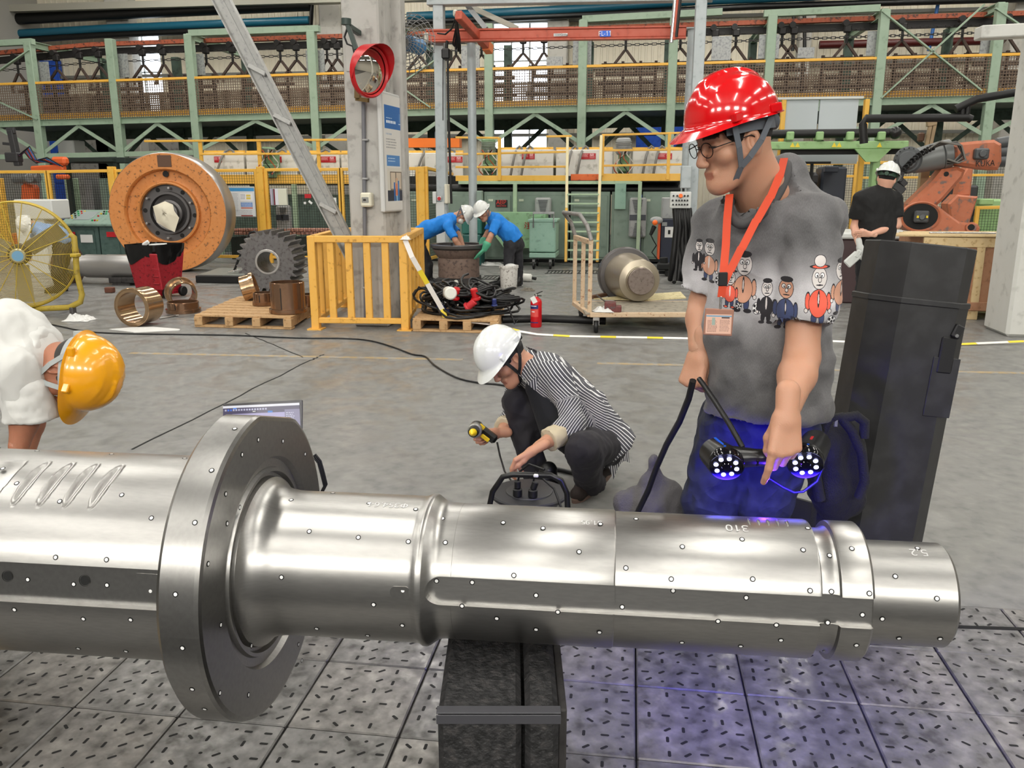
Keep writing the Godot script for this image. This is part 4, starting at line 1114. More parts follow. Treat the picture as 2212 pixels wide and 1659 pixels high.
func column_group() -> void:
	var conc := worn("worn column concrete", Color(0.69, 0.68, 0.66), Color(0.60, 0.59, 0.57), 0.8, 0.35, 0.7)
	var z := pg(800, 706).z
	var c0 := pz(786, 706, z)
	var t := thing("concrete_column", "worn grey concrete column inside the orange guard rail", "column", V3(c0.x, 0, z - 0.25))
	t.set_meta("kind", "structure"); t.remove_meta("category")
	var xl := pz(748, 300, z).x; var xr := pz(826, 300, z).x
	var xe := pz(872, 300, z - 0.45).x
	part("front_rib", M.new().box(V3((xl + xr) / 2, 4.9, z - 0.11), V3(xr - xl, 9.8, 0.22), 0.02), conc)
	part("web", M.new().box(V3((xl + xr) / 2 + 0.06, 4.9, z - 0.35), V3(xr - xl - 0.1, 9.8, 0.3), 0.01), conc)
	part("rear_rib", M.new().box(V3((xl + xe) / 2 + 0.06, 4.9, z - 0.56), V3(xe - xl - 0.12, 9.8, 0.22), 0.02), conc)
	part("anchor_plate", pbox(M.new(), 746, 60, 800, 154, z + 0.012, 0.02, 0.004), conc)
	t = thing("conduit", "thin grey conduit running down the concrete column", "conduit", pz(789, 690, z + 0.03))
	part("pipe", M.new().cyl(pz(785, 216, z + 0.03), pz(790, 690, z + 0.03), 0.022, 8), mat("conduit grey", Color(0.42, 0.42, 0.44), 0.5))
	for yy in [300, 384, 520, 620]: part("clip", pbox(M.new(), 782, yy, 794, yy + 4, z + 0.06, 0.06, 0.004), mat("clip grey", Color(0.6, 0.6, 0.6), 0.4))
	t = thing("breaker_box", "cream breaker box on the concrete column's conduit", "switch box", pz(789, 447, z + 0.1))
	part("case", pbox(M.new(), 778, 416, 801, 447, z + 0.12, 0.12, 0.015), mat("cream plastic", Color(0.86, 0.84, 0.76), 0.4))
	part("window_flap", pbox(M.new(), 781, 426, 796, 438, z + 0.125, 0.02, 0.003), mat("smoked grey", Color(0.55, 0.55, 0.53), 0.3))
	part("toggle", pbox(M.new(), 784, 430, 790, 434, z + 0.13, 0.02, 0.003), mat("toggle dark", Color(0.15, 0.12, 0.12), 0.4))
	# convex mirror
	var mc := pz(795, 154, z + 0.42)
	var dir := (yaw(63.0) + V3(0, -0.12, 0)).normalized()
	var ax := aim(mc, dir)
	t = thing("convex_mirror", "round convex traffic mirror with a red hooded rim on the column", "mirror", mc)
	var dome := []
	for k in 9: dome.push_back(V2(0.222 * (1.0 - k / 8.0), 0.02 + 0.07 * (1.0 - pow(1.0 - k / 8.0, 2.0))))
	part("mirror_glass", M.new().lathe(dome, 40, ax), mat("mirror", Color(0.92, 0.9, 0.86), 0.03, 1.0))
	var red := mat("mirror red", Color(0.74, 0.09, 0.12), 0.35)
	part("rim", M.new().lathe([V2(0.0, -0.02), V2(0.225, -0.02), V2(0.25, 0.0), V2(0.25, 0.04), V2(0.235, 0.055), V2(0.22, 0.03)], 40, ax), red)
	var hood := []
	for k in 2:
		var row := PackedVector3Array()
		for s in 21:
			var a := lerpf(-0.35, PI + 0.35, s / 20.0)
			var up := Vector3.UP - dir * dir.y
			var rt := up.normalized().cross(dir)
			row.push_back(mc + (rt * cos(a) + up.normalized() * sin(a)) * (0.252 + 0.01 * k) + dir * (0.03 + k * 0.16 * sin(lerpf(0.0, PI, s / 20.0))))
		hood.push_back(row)
	part("hood", M.new().at(Transform3D.IDENTITY).merge_grid(hood), red)
	var dgr := mat("bracket dark green", Color(0.18, 0.24, 0.22), 0.5)
	part("arm", M.new().bar(pz(748, 44, z + 0.35), pz(770, 108, z + 0.35), 0.06, 0.04, 0.005).bar(pz(752, 56, z + 0.35), pz(776, 72, z + 0.05), 0.05, 0.05, 0.005).cyl(pz(748, 40, z + 0.35), pz(748, 54, z + 0.35), 0.05, 10), dgr)
	part("cable", M.new().tube([pz(750, 62, z + 0.33), pz(744, 80, z + 0.33), pz(750, 95, z + 0.33), pz(762, 100, z + 0.33), pz(766, 118, z + 0.33)], 0.01, 6), mat("black rubber", Color.BLACK))
	part("lower_bracket", M.new().bar(pz(773, 190, z + 0.15), pz(773, 213, z + 0.15), 0.06, 0.06, 0.005).bar(pz(769, 213, z + 0.1), pz(796, 217, z + 0.3), 0.02, 0.04), mat("bracket ochre", Color(0.42, 0.33, 0.16), 0.6))
	# poster on the column's side
	var tex := []
	tex.push_back([8, 36, 112, 84, Color(0.16, 0.40, 0.68)]); tex.push_back([92, 60, 14, 30, Color(0.3, 0.52, 0.76)]); tex.push_back([88, 96, 24, 4, Color(0.75, 0.83, 0.92)])
	scribble(tex, 18, 80, 40, 1, 6, 3, Color(0.8, 0.88, 0.95), 31); scribble(tex, 18, 90, 62, 1, 8, 10, Color(0.95, 0.97, 1.0), 32)
	scribble(tex, 14, 136, 34, 1, 8, 6, Color(0.62, 0.68, 0.76), 33); scribble(tex, 14, 156, 62, 4, 10, 4, Color(0.55, 0.55, 0.56), 34)
	tex.push_back([14, 216, 76, 40, Color(0.30, 0.52, 0.76)]); scribble(tex, 22, 226, 46, 2, 10, 3, Color(0.8, 0.88, 0.95), 35); tex.push_back([98, 150, 20, 44, Color(0.8, 0.8, 0.78)]); tex.push_back([106, 170, 6, 14, Color(0.4, 0.5, 0.62)])
	tex.push_back([14, 262, 104, 124, Color(0.84, 0.82, 0.78)]); tex.push_back([30, 276, 68, 70, Color(0.5, 0.45, 0.40)]); tex.push_back([34, 280, 26, 60, Color(0.82, 0.76, 0.68)]); tex.push_back([66, 280, 28, 60, Color(0.80, 0.74, 0.66)])
	tex.push_back([14, 346, 104, 40, Color(0.16, 0.18, 0.24)]); tex.push_back([50, 316, 8, 70, Color(0.2, 0.42, 0.7)]); tex.push_back([74, 310, 8, 76, Color(0.25, 0.5, 0.75)]); tex.push_back([60, 318, 12, 50, Color(0.84, 0.5, 0.38)]); tex.push_back([62, 300, 12, 20, Color(0.8, 0.66, 0.55)]); tex.push_back([63, 366, 8, 20, Color(0.55, 0.75, 0.9)])
	var a := pz(823.5, 457, z + 0.06); var b := pz(873, 457, z - 0.62)
	a.y = pz(823, 459, z + 0.06).y; b.y = a.y
	var u := b - a
	var hgt := pz(818, 195, z + 0.06).y - a.y
	var nn := u.cross(Vector3.UP).normalized()
	if nn.z < 0: nn = -nn
	t = thing("poster_case", "white framed poster case with a blue heading on the column's side", "poster", a)
	part("frame", M.new().box(a + u / 2 + V3(0, hgt / 2, 0) + nn * 0.02, V3(u.length() + 0.03, hgt, 0.05), 0.012, Basis(u.normalized(), Vector3.UP, u.normalized().cross(Vector3.UP))), mat("case silver", Color(0.78, 0.78, 0.77), 0.35))
	panel("printed_sheet", a + nn * 0.047 + V3(0, 0.02, 0) + u * 0.03, u * 0.94, V3(0, hgt - 0.05, 0), mat("poster print", Color.WHITE, 0.3, 0.0, {"tex": img(128, 420, Color(0.86, 0.85, 0.83), tex)}), cur)
	# guard rail round the column
	var org := worn("guard orange", Color(0.90, 0.68, 0.30), Color(0.70, 0.5, 0.2), 0.5, 0.1, 1.2)
	var A := pg(684, 711); var B := pg(877, 713)
	var C := pg(911, 664); var D := A + (C - B)
	t = thing("guard_rail", "orange steel guard rail boxed round the concrete column", "guard rail", (A + C) / 2)
	var ht := pz(684, 509, A.z).y
	var cs := [A, B, C, D]
	for k in 4:
		var p: Vector3 = cs[k]; var q: Vector3 = cs[(k + 1) % 4]
		part("post", M.new().bar(p, p + V3(0, ht, 0), 0.085, 0.085, 0.006), org)
		part("top_rail", M.new().bar(p + V3(0, ht - 0.035, 0), q + V3(0, ht - 0.035, 0), 0.08, 0.07, 0.006), org)
		if k != 1: part("bottom_rail", M.new().bar(p + V3(0, 0.1, 0), q + V3(0, 0.1, 0), 0.06, 0.06, 0.006), org)
		else: part("bottom_rail", M.new().bar(p + V3(0, 0.1, 0), q + V3(0, 0.16, 0), 0.06, 0.06, 0.006), org)
		for f in [0.2, 0.4, 0.6, 0.8]: part("baluster", M.new().bar(p.lerp(q, f) + V3(0, 0.1, 0), p.lerp(q, f) + V3(0, ht - 0.06, 0), 0.075, 0.04, 0.005), org)
		part("foot_plate", M.new().box(p + V3(0, 0.006, 0), V3(0.16, 0.012, 0.16)), org)
	# sloping strut: a channel with its lips
	var galv := worn("galvanised strut", Color(0.68, 0.68, 0.67), Color(0.6, 0.6, 0.6), 0.45, 0.3, 2.0, 0.3)
	var s0 := pz(450, -60, z + 0.1); var s1 := pz(772, 566, z - 0.3)
	var sd := (s1 - s0).normalized()
	var s2 := s1 + sd * (s1.y / -sd.y) * 0.98
	t = thing("strut", "long sloping grey channel strut leaning against the column foot", "strut", V3(s2.x, 0, s2.z))
	part("channel_back", M.new().bar(s0, s2, 0.17, 0.02, 0.0, Vector3.BACK), galv)
	for k in [-1.0, 1.0]:
		var off: Vector3 = sd.cross(Vector3.BACK).normalized() * 0.085 * k
		part("lip", M.new().bar(s0 + off + V3(0, 0, 0.03), s2 + off + V3(0, 0, 0.03), 0.014, 0.07, 0.0, Vector3.BACK), galv)
	part("rib", M.new().bar(s0 + V3(0, 0, 0.015), s2 + V3(0, 0, 0.015), 0.03, 0.015, 0.0, Vector3.BACK), galv)
	for yy in [120, 215, 395]: part("clamp", M.new().box(s0.lerp(s2, (yy + 60.0) / 700.0) + V3(0, 0, 0.03), V3(0.21, 0.05, 0.06), 0.006, Basis(Vector3.BACK, -0.47)), galv)
	# wall fan cage beside the column
	var fc := pz(886, 95, z - 1.0)
	t = thing("wall_fan", "large wire cage fan mounted high behind the column", "fan", fc)
	var wr := mat("cage wire", Color(0.5, 0.5, 0.5), 0.4, 0.5)
	var ft := aim(fc, yaw(-14))
	var rg := M.new()
	for k in 9:
		var r := 0.04 + k * 0.035
		var pts := []
		for s in 28: pts.push_back(ft * V3(cos(TAU * s / 28.0) * r, 0.12 * (1.0 - pow(r / 0.33, 2.0)), sin(TAU * s / 28.0) * r))
		rg.tube(pts, 0.005, 4, false, true)
	for s in 24:
		var an := TAU * s / 24.0
		var pts := []
		for k in 6: pts.push_back(ft * V3(cos(an + k * 0.12) * 0.066 * k, 0.12 * (1.0 - pow(k / 5.0, 2.0)), sin(an + k * 0.12) * 0.066 * k))
		rg.tube(pts, 0.005, 4, false)
	part("cage", rg, wr)
	part("motor", M.new().cyl(ft * V3(0, -0.25, 0), ft * V3(0, 0.05, 0), 0.09, 16, 0.02), mat("fan blue", Color(0.2, 0.45, 0.65), 0.4))

func hoist() -> void:
	var z := -14.2
	var gal := worn("hoist grey", Color(0.66, 0.69, 0.70), Color(0.6, 0.63, 0.64), 0.4, 0.2, 1.0, 0.1)
	var red := worn("hoist beam red", Color(0.74, 0.33, 0.24), Color(0.6, 0.27, 0.2), 0.5, 0.2, 0.8)
	var black := mat("black rubber", Color.BLACK)
	var t := thing("hoist_gantry", "tall grey steel hoist frame of posts and a top beam over the work bay", "frame", foot(1200, 590, z))
	for s in [[938, 9, 958, 1], [1506, -60, 1530, 1]]:
		var zz := z + (0.3 if s[0] > 1400 else 0.0)
		var tp := pz((s[0] + s[2]) / 2.0, s[1], zz)
		part("post", M.new().box(V3(tp.x, tp.y / 2, zz), V3(0.17, tp.y, 0.17), 0.01), gal)
	for s in [[1009, 92], [1487, 62]]:
		var tp := pz(s[0] + 9.0, s[1], z - 0.7)
		part("round_post" if s[0] < 1400 else "post", M.new().cyl(V3(tp.x, 0, z - 0.7), tp, 0.075, 18), gal)
		part("cap", M.new().box(tp, V3(0.2, 0.02, 0.2)), gal)
	part("top_beam", M.new().bar(pz(925, 3, z), pz(1540, -8, z + 0.3), 0.2, 0.14, 0.008), gal)
	part("brace", line(M.new(), [V2(1118, 62), V2(1010, 12)], z - 0.5, 0.1, 0.08), mat("brace cream", Color(0.74, 0.73, 0.68), 0.5))
	part("brace", line(M.new(), [V2(1050, 62), V2(1010, 12)], z - 0.2, 0.12, 0.08), gal)
	t = thing("crane_rail", "red hoist rail with a blue FL-11 plate across the work bay", "rail", pz(1200, 85, z + 0.2))
	var a := pz(922, 78, z + 0.25); var b := pz(1482, 70, z + 0.25)
	part("rail", M.new().bar(a, b, 0.1, 0.13, 0.01).bar(a + V3(0, 0.08, 0), b + V3(0, 0.08, 0), 0.13, 0.025).bar(a - V3(0, 0.08, 0), b - V3(0, 0.08, 0), 0.13, 0.025), red)
	part("end_stop", pbox(M.new(), 916, 70, 925, 90, z + 0.33, 0.16, 0.01), mat("brace cream", Color.WHITE))
	var pl := part("number_plate", pbox(M.new(), 1296, 66, 1319, 79, z + 0.32, 0.012), mat("plate blue", Color(0.1, 0.38, 0.85), 0.4))
	words("FL-11", 0.088, mat("plate white", Color(0.95, 0.95, 0.95), 0.5), pz(1307, 72.5, z + 0.325), Basis.IDENTITY, pl)
	var ml := part("maker_plate", pbox(M.new(), 1196, 72, 1226, 78, z + 0.32, 0.012), mat("plate white", Color.WHITE))
	words("DEMAG", 0.038, mat("plate black", Color(0.06, 0.06, 0.06), 0.5), pz(1206, 75, z + 0.325), Basis.IDENTITY, ml)
	words("500kg", 0.036, mat("plate black", Color.BLACK), pz(1220, 75, z + 0.325), Basis.IDENTITY, ml)
	t = thing("cross_rail", "red cross rail running under the hoist beam near the first posts", "rail", pz(1020, 70, z + 0.4))
	part("rail", M.new().bar(pz(990, 32, z + 1.0), pz(1054, 102, z - 0.2), 0.11, 0.13, 0.01), red)
	part("end_cap", M.new().bar(pz(1050, 98, z - 0.1), pz(1058, 108, z - 0.25), 0.13, 0.15, 0.01), mat("orange edge cap", Color(0.9, 0.5, 0.3), 0.5))
	t = thing("chain_hoist", "black chain hoist with its hanging cable beside the grey posts", "hoist", pz(962, 115, z + 0.3))
	part("body", pbox(M.new(), 953, 104, 971, 127, z + 0.4, 0.25, 0.02), black)
	part("trolley", pbox(M.new(), 978, 20, 988, 36, z + 0.9, 0.2, 0.02), mat("brace cream", Color.WHITE))
	part("hanger", M.new().cyl(pz(966, 88, z + 0.3), pz(964, 106, z + 0.3), 0.025, 8), black)
	part("control_cable", M.new().tube([pz(967, 126, z + 0.35), pz(969, 250, z + 0.35), pz(972, 350, z + 0.35), pz(975, 440, z + 0.35)], 0.02, 8), black)
	part("chain", M.new().tube([pz(957, 126, z + 0.35), pz(957, 260, z + 0.35)], 0.008, 5), mat("dark chain steel", Color.WHITE))
	for k in 5: part("festoon", M.new().tube([pz(984, 30, z + 0.9), pz(985 + k * 2, 60 + k * 6, z + 0.6), pz(978 + k * 4, 95 + k * 5, z + 0.5), pz(990 + k, 96, z + 0.4)], 0.014, 6), black)
	part("sag_cable", M.new().tube([pz(984, 40, z + 0.8), pz(976, 62, z + 0.6), pz(962, 74, z + 0.5), pz(945, 72, z + 0.4)], 0.014, 6), black)
	t = thing("hoist_bracket", "steel bracket of bundled tubes hanging under the top beam at its far end", "bracket", pz(1465, 40, z + 0.4))
	for k in 3: part("tube", M.new().cyl(pz(1459 + k * 5, -6, z + 0.6), pz(1450 + k * 5, 92 - k * 6, z + 0.6), 0.03, 10), [mat("bright steel", Color(0.8, 0.8, 0.8), 0.25, 0.9), red, black][k])
	# boxes on the posts
	t = thing("switch_station", "pair of pale switch boxes with a red stop button on the first hoist post", "switch box", pz(948, 450, z + 0.2))
	part("left_box", pbox(M.new(), 934, 414, 942, 440, z + 0.15, 0.2, 0.01), mat("pale box", Color(0.82, 0.83, 0.82), 0.4))
	part("right_box", pbox(M.new(), 960, 398, 967, 440, z + 0.15, 0.2, 0.01), mat("cream plastic", Color.WHITE))
	part("button_plate", pbox(M.new(), 944, 424, 953, 434, z + 0.13, 0.03), mat("pale box", Color.WHITE))
	part("stop_button", M.new().cyl(pz(948.5, 429, z + 0.12), pz(948.5, 429, z + 0.17), 0.03, 12, 0.006), mat("mirror red", Color.RED))
	part("lower_sleeve", pbox(M.new(), 942, 436, 961, 545, z + 0.12, 0.25, 0.01), mat("sleeve pale", Color(0.8, 0.81, 0.8), 0.5))
	solo("relay_box", pbox(M.new(), 1029, 412, 1041, 446, z - 0.5, 0.15, 0.01), worn("machine green", Color.WHITE, Color.WHITE), "narrow green relay box with round knobs beside the round hoist post", "switch box", pz(1035, 446, z - 0.5))
	t = thing("button_box", "pale grey push-button box with rows of switches above hanging black hoses", "control box", pz(1470, 450, z + 0.3))
	var pb := mat("pale box", Color.WHITE)
	part("case", pbox(M.new(), 1448, 414, 1493, 450, z + 0.6, 0.18, 0.012), pb)
	var rows := [[1455, 423], [1463, 423], [1479, 423], [1486, 423], [1453, 433], [1461, 433], [1467, 433], [1473, 433], [1479, 433], [1485, 433], [1454, 442], [1461, 442], [1467, 442], [1473, 442], [1479, 442], [1485, 442]]
	for q in rows: part("switch", M.new().cyl(pz(q[0], q[1], z + 0.6), pz(q[0], q[1], z + 0.63), 0.015, 8), black)
	part("stop_button", M.new().cyl(pz(1470.5, 423, z + 0.6), pz(1470.5, 423, z + 0.65), 0.032, 12, 0.006), mat("torch orange", Color.RED))
	part("stem", pbox(M.new(), 1474, 400, 1479, 416, z + 0.5, 0.05), black)
	t = thing("hose_bundle", "bundle of black hoses hanging below the push-button box", "hoses", foot(1472, 590, z + 0.5))
	for k in 9:
		var x := 1458.0 + k * 4.0
		part("hose", M.new().tube([pz(x, 450, z + 0.5), pz(x + 3, 490, z + 0.52 + 0.03 * (k % 3)), pz(x + (4 if k % 2 else -2), 540, z + 0.5), pz(x + (9 if k % 2 else -7), 578 + k % 3 * 6, z + 0.55), pg(x + (16 if k % 2 else -10), 604 + k % 3 * 3, 0.04)], 0.032 if k % 3 else 0.045, 8), black)
	solo("junction_box", pbox(M.new(), 1471, 358, 1494, 407, z + 0.62, 0.2, 0.012), gal, "grey junction box above the push-button box on the hoist post", "switch box", pz(1482, 407, z + 0.6))

func left_side() -> void:
	var black := mat("black rubber", Color.BLACK)
	# ---- orange roller wheel
	var steel := mat("turned steel", Color(0.72, 0.71, 0.70), 0.34, 0.85, {})
	var dsteel := mat("dark oiled steel", Color(0.40, 0.39, 0.39), 0.4, 0.7)
	var oc := worn("chipped orange paint", Color(0.80, 0.51, 0.26), Color(0.45, 0.31, 0.2), 0.55, 0.2, 1.6)
	var foot0 := pg(374, 588)
	var R := 1.05
	var dr := yaw(9.0)
	var ce := V3(foot0.x, R, foot0.z)
	var ax := aim(ce, dr)
	var t := thing("crusher_roller", "huge orange painted roller wheel with a polished steel tread standing upright", "wheel", V3(ce.x, 0, ce.z))
	part("tread", M.new().lathe([V2(R * 0.8, -0.56), V2(R - 0.02, -0.56), V2(R, -0.53), V2(R, -0.03), V2(R - 0.015, -0.005)], 72, ax), steel)
	part("painted_face", M.new().lathe([V2(R - 0.015, -0.006), V2(R - 0.02, 0.0), V2(0.77, 0.0), V2(0.745, -0.03), V2(0.74, -0.10), V2(0.60, -0.12), V2(0.56, -0.1), V2(0.545, -0.02), V2(0.52, -0.01), V2(0.50, -0.03), V2(0.50, -0.14)], 72, ax), oc)
	var wk := part("hub", M.new().lathe([V2(0.50, -0.12), V2(0.38, -0.12), V2(0.37, -0.05), V2(0.33, -0.05), V2(0.32, -0.16), V2(0.24, -0.18), V2(0.23, -0.08), V2(0.19, -0.06), V2(0.19, 0.05), V2(0.17, 0.06), V2(0.0, 0.06)], 48, ax), dsteel)
	for k in 12:
		var a := TAU * k / 12.0 + 0.1
		var p := ax * V3(cos(a) * 0.44, -0.13, sin(a) * 0.44)
		if k % 2: part("stud", M.new().cyl(p, p + dr * 0.11, 0.022, 8, 0.004), steel, wk)
		else: part("bolt_hole", M.new().cyl(p, p + dr * 0.013, 0.04, 12), mat("dark recess", Color.BLACK), wk)
	var hole := ce + V3(0, 0.68, 0) + dr * -0.085
	part("lifting_hole", M.new().cyl(hole, hole + dr * 0.006, 0.055, 14), mat("dark recess", Color.BLACK))
	part("bare_patch", M.new().box(ce + V3(0.03, 0.90, 0) + dr * 0.001, V3(0.24, 0.2, 0.006), 0.002, Basis(Vector3.UP, deg_to_rad(9))), mat("bare brown", Color(0.36, 0.25, 0.18), 0.6))
	# a cloth stuffed in the hub
	t = thing("cloth", "cream cloth stuffed into the hub of the orange wheel", "cloth", ce + dr * 0.07)
	var m := M.new()
	var rim := [[0.0, 0.21], [0.14, 0.15], [0.16, 0.04], [0.22, -0.08], [0.13, -0.33], [-0.02, -0.26], [-0.18, -0.16], [-0.21, 0.12], [-0.1, 0.17]]
	var sx := dr.cross(Vector3.UP).normalized() * -1.0
	var rows := []
	for k in 5:
		var row := PackedVector3Array()
		for q in rim.size():
			var f := k / 4.0
			row.push_back(ce + sx * rim[q][0] * f + V3(0, rim[q][1] * f, 0) + dr * (0.15 - 0.07 * f * f + 0.02 * sin(q * 2.3 + k)))
		rows.push_back(row)
	m.grid(rows, true)
	part("folded_cloth", m, mat("cream cloth", Color(0.88, 0.85, 0.77), 0.9))
	# ---- grey axle with its wheels and timber blocks
	var z := pg(180, 612).z
	t = thing("axle_shaft", "grey turned axle shaft with a rusty disc lying on timber blocks behind the fan", "shaft", foot(230, 600, z))
	var a0 := pz(120, 573, z); var a1 := pz(318, 577, z)
	part("shaft", M.new().lathe([V2(0, 0), V2(0.17, 0), V2(0.17, 0.55), V2(0.185, 0.56), V2(0.185, 0.9), V2(0.19, 0.92), V2(0.19, 1.6), V2(0, 1.6)], 36, aim(a0, a1 - a0)), steel)
	part("disc", M.new().lathe([V2(0, 0), V2(0.33, 0), V2(0.36, 0.03), V2(0.36, 0.10), V2(0.33, 0.13), V2(0, 0.13)], 36, aim(a0 + (a1 - a0) * 0.1, a1 - a0)), worn("rusty disc", Color(0.36, 0.28, 0.25), Color(0.25, 0.19, 0.17), 0.6, 0.3, 2.0, 0.3))
	var timber := worn("dark timber", Color(0.20, 0.19, 0.19), Color(0.13, 0.12, 0.12), 0.8, 0.3, 2.0)
	for k in 3: solo("timber_block", pbox(M.new(), [234, 262, 242][k], [600, 600, 612][k], [262, 296, 280][k], [612, 612, 624][k], z + 0.2, 0.5, 0.01), timber, ["dark timber block under the grey axle, left of the red bin", "dark timber block under the grey axle, touching the red bin", "lowest dark timber block under the grey axle"][k], "block", pz(260, 620, z + 0.2), "timber blocks under the axle")
	solo("brick", M.new().box(pg(238, 632) + V3(0, 0.04, 0), V3(0.12, 0.08, 0.1), 0.01), mat("brick brown", Color(0.42, 0.26, 0.2), 0.8), "small brown brick on the floor left of the red bin", "brick", pg(238, 632))
	# ---- red bin with a black liner
	var rb := pg(345, 640)
	t = thing("waste_bin", "scuffed red plastic bin with a black bag folded over its rim", "bin", rb)
	var red := worn("scuffed red plastic", Color(0.62, 0.09, 0.14), Color(0.2, 0.06, 0.08), 0.45, 0.1, 2.5)
	var bs := Basis(Vector3.UP, deg_to_rad(-14))
	var prof := func(w0, d0, w1, d1, y0, y1, mm): 
		var c := [[-1, -1], [1, -1], [1, 1], [-1, 1]]
		for k in 4:
			var p: Array = c[k]; var q: Array = c[(k + 1) % 4]
			mm.quad(rb + bs * V3(p[0] * w0, y0, p[1] * d0), rb + bs * V3(q[0] * w0, y0, q[1] * d0), rb + bs * V3(q[0] * w1, y1, q[1] * d1), rb + bs * V3(p[0] * w1, y1, p[1] * d1))
		return mm
	var bm := M.new()
	prof.call(0.19, 0.21, 0.26, 0.27, 0.04, 0.64, bm)
	bm.box(rb + V3(0, 0.06, 0), V3(0.42, 0.04, 0.46), 0.0, bs)
	part("bin_body", bm, red)
	part("side_panel", M.new().box(rb + bs * V3(0.27, 0.38, 0.29), V3(0.13, 0.5, 0.03), 0.01, bs * Basis(Vector3.RIGHT, 0.1)), red)
	for k in 4: part("rib", M.new().box(rb + bs * V3(0.27, 0.22 + k * 0.1, 0.30), V3(0.1, 0.012, 0.03), 0.004, bs), red)
	var lm := M.new()
	for k in 2:
		var g := []
		for f in 6:
			var row := PackedVector3Array()
			for s in 33:
				var an := TAU * s / 32.0
				var cx := clampf(cos(an) * 1.35, -1, 1)
				var cy := clampf(sin(an) * 1.35, -1, 1)
				var drop := 0.05 + 0.17 * f / 5.0 * (1.0 + 0.35 * sin(an * 3.0 + 1.0))
				row.push_back(rb + bs * V3(cx * (0.285 - 0.035 * f / 5.0 + 0.008 * sin(an * 17 + f)), 0.74 - drop * (1 if f else 0), cy * (0.295 - 0.03 * f / 5.0 + 0.008 * sin(an * 13 + f))))
			g.push_back(row)
		if k == 0: lm.grid(g, false, false, true)
	lm.box(rb + V3(0, 0.66, 0), V3(0.5, 0.01, 0.52), 0.0, bs)
	part("bin_bag", lm, mat("black film", Color(0.035, 0.035, 0.04), 0.25))
	for k in 2: part("wheel", M.new().cyl(rb + bs * V3(0.25 - 0.02, 0.07, 0.12 - k * 0.3), rb + bs * V3(0.29, 0.07, 0.12 - k * 0.3), 0.07, 14, 0.01), black)
	part("paper_scraps", M.new().box(rb + V3(-0.1, 0.745, 0.05), V3(0.1, 0.05, 0.05), 0.01, Basis.from_euler(V3(0.3, 0.5, 0.6))).box(rb + V3(0.05, 0.73, 0.0), V3(0.22, 0.02, 0.1), 0.005, Basis.from_euler(V3(0, 0.2, 0.05))), mat("paper white", Color.WHITE))
	# ---- drum fan
	var fb := pg(60, 684)
	var fc := V3(pz(41, 551, fb.z).x, pz(41, 551, fb.z).y, fb.z)
	var fr := 0.615
	var fd := yaw(33.0)
	var fx := aim(fc, fd)
	t = thing("drum_fan", "big yellow drum fan with a blue hub badge on a tube stand", "fan", fb)
	var fy := mat("fan yellow", Color(0.72, 0.62, 0.2), 0.45)
	part("drum", M.new().lathe([V2(fr - 0.01, 0.06), V2(fr, 0.07), V2(fr + 0.012, 0.05), V2(fr, 0.03), V2(fr, -0.2), V2(fr + 0.012, -0.21), V2(fr - 0.01, -0.23), V2(fr - 0.01, 0.06)], 64, fx), fy)
	var gm := M.new()
	for k in 34:
		var r := 0.09 + k * 0.0154
		var pts := []
		for s in 56: pts.push_back(fx * V3(cos(TAU * s / 56.0) * r, 0.075 + 0.06 * (1.0 - pow(r / fr, 2.0)), sin(TAU * s / 56.0) * r))
		gm.tube(pts, 0.0027, 4, false, true)
	part("ring_grille", gm, fy).set_meta("kind", "stuff")
	for s in 18:
		var an := TAU * s / 18.0
		part("spoke", M.new().tube([fx * V3(cos(an) * 0.08, 0.14, sin(an) * 0.08), fx * V3(cos(an) * 0.35, 0.12, sin(an) * 0.35), fx * V3(cos(an) * fr, 0.075, sin(an) * fr)], 0.005, 5), fy)
	part("hub_cap", M.new().cyl(fx * V3(0, 0.1, 0), fx * V3(0, 0.155, 0), 0.085, 24, 0.012), mat("hub chrome", Color(0.7, 0.66, 0.5), 0.3, 0.5))
	part("hub_badge", M.new().cyl(fx * V3(0, 0.155, 0), fx * V3(0, 0.16, 0), 0.06, 24), mat("badge blue", Color(0.42, 0.6, 0.72), 0.4))
	part("motor", M.new().cyl(fx * V3(0, -0.3, 0), fx * V3(0, 0.0, 0), 0.12, 20, 0.02), dsteel)
	for k in 3:
		var an := k * TAU / 3.0 + 0.5
		part("blade", M.new().box(fx * V3(cos(an) * 0.34, -0.05, sin(an) * 0.34), V3(0.44, 0.008, 0.2), 0.003, fx.basis * Basis(Vector3.UP, -an) * Basis(Vector3.RIGHT, 0.5)), mat("blade grey", Color(0.6, 0.58, 0.5), 0.35))
	var sp := []
	for q in [[152, 508], [160, 512], [163, 545], [166, 590], [177, 637], [174, 652], [150, 664], [90, 667], [-40, 672]]: sp.push_back(pz(q[0], q[1], fb.z - 0.05))
	part("stand_tube", M.new().tube(sp, 0.034, 10), worn("stand yellow", Color(0.66, 0.57, 0.2), Color(0.5, 0.43, 0.18), 0.5, 0.2, 1.5))
	part("pivot_knob", pbox(M.new(), 150, 548, 164, 556, fb.z + 0.02, 0.1, 0.01), fy)
	part("stand_foot", M.new().box(V3(sp[6].x + 0.04, 0.06, sp[6].z), V3(0.05, 0.12, 0.08), 0.01), dsteel)
	part("stand_foot", M.new().box(V3(sp[8].x, 0.06, sp[8].z), V3(0.05, 0.12, 0.08), 0.01), dsteel)
	# ---- bronze bushings
	var br := mat("bronze", Color(0.72, 0.60, 0.47), 0.36, 0.85, {"rtex": scuffs, "tri": 2.0})
	var brd := mat("bronze dark", Color(0.55, 0.43, 0.34), 0.4, 0.8, {"rtex": scuffs, "tri": 2.0})
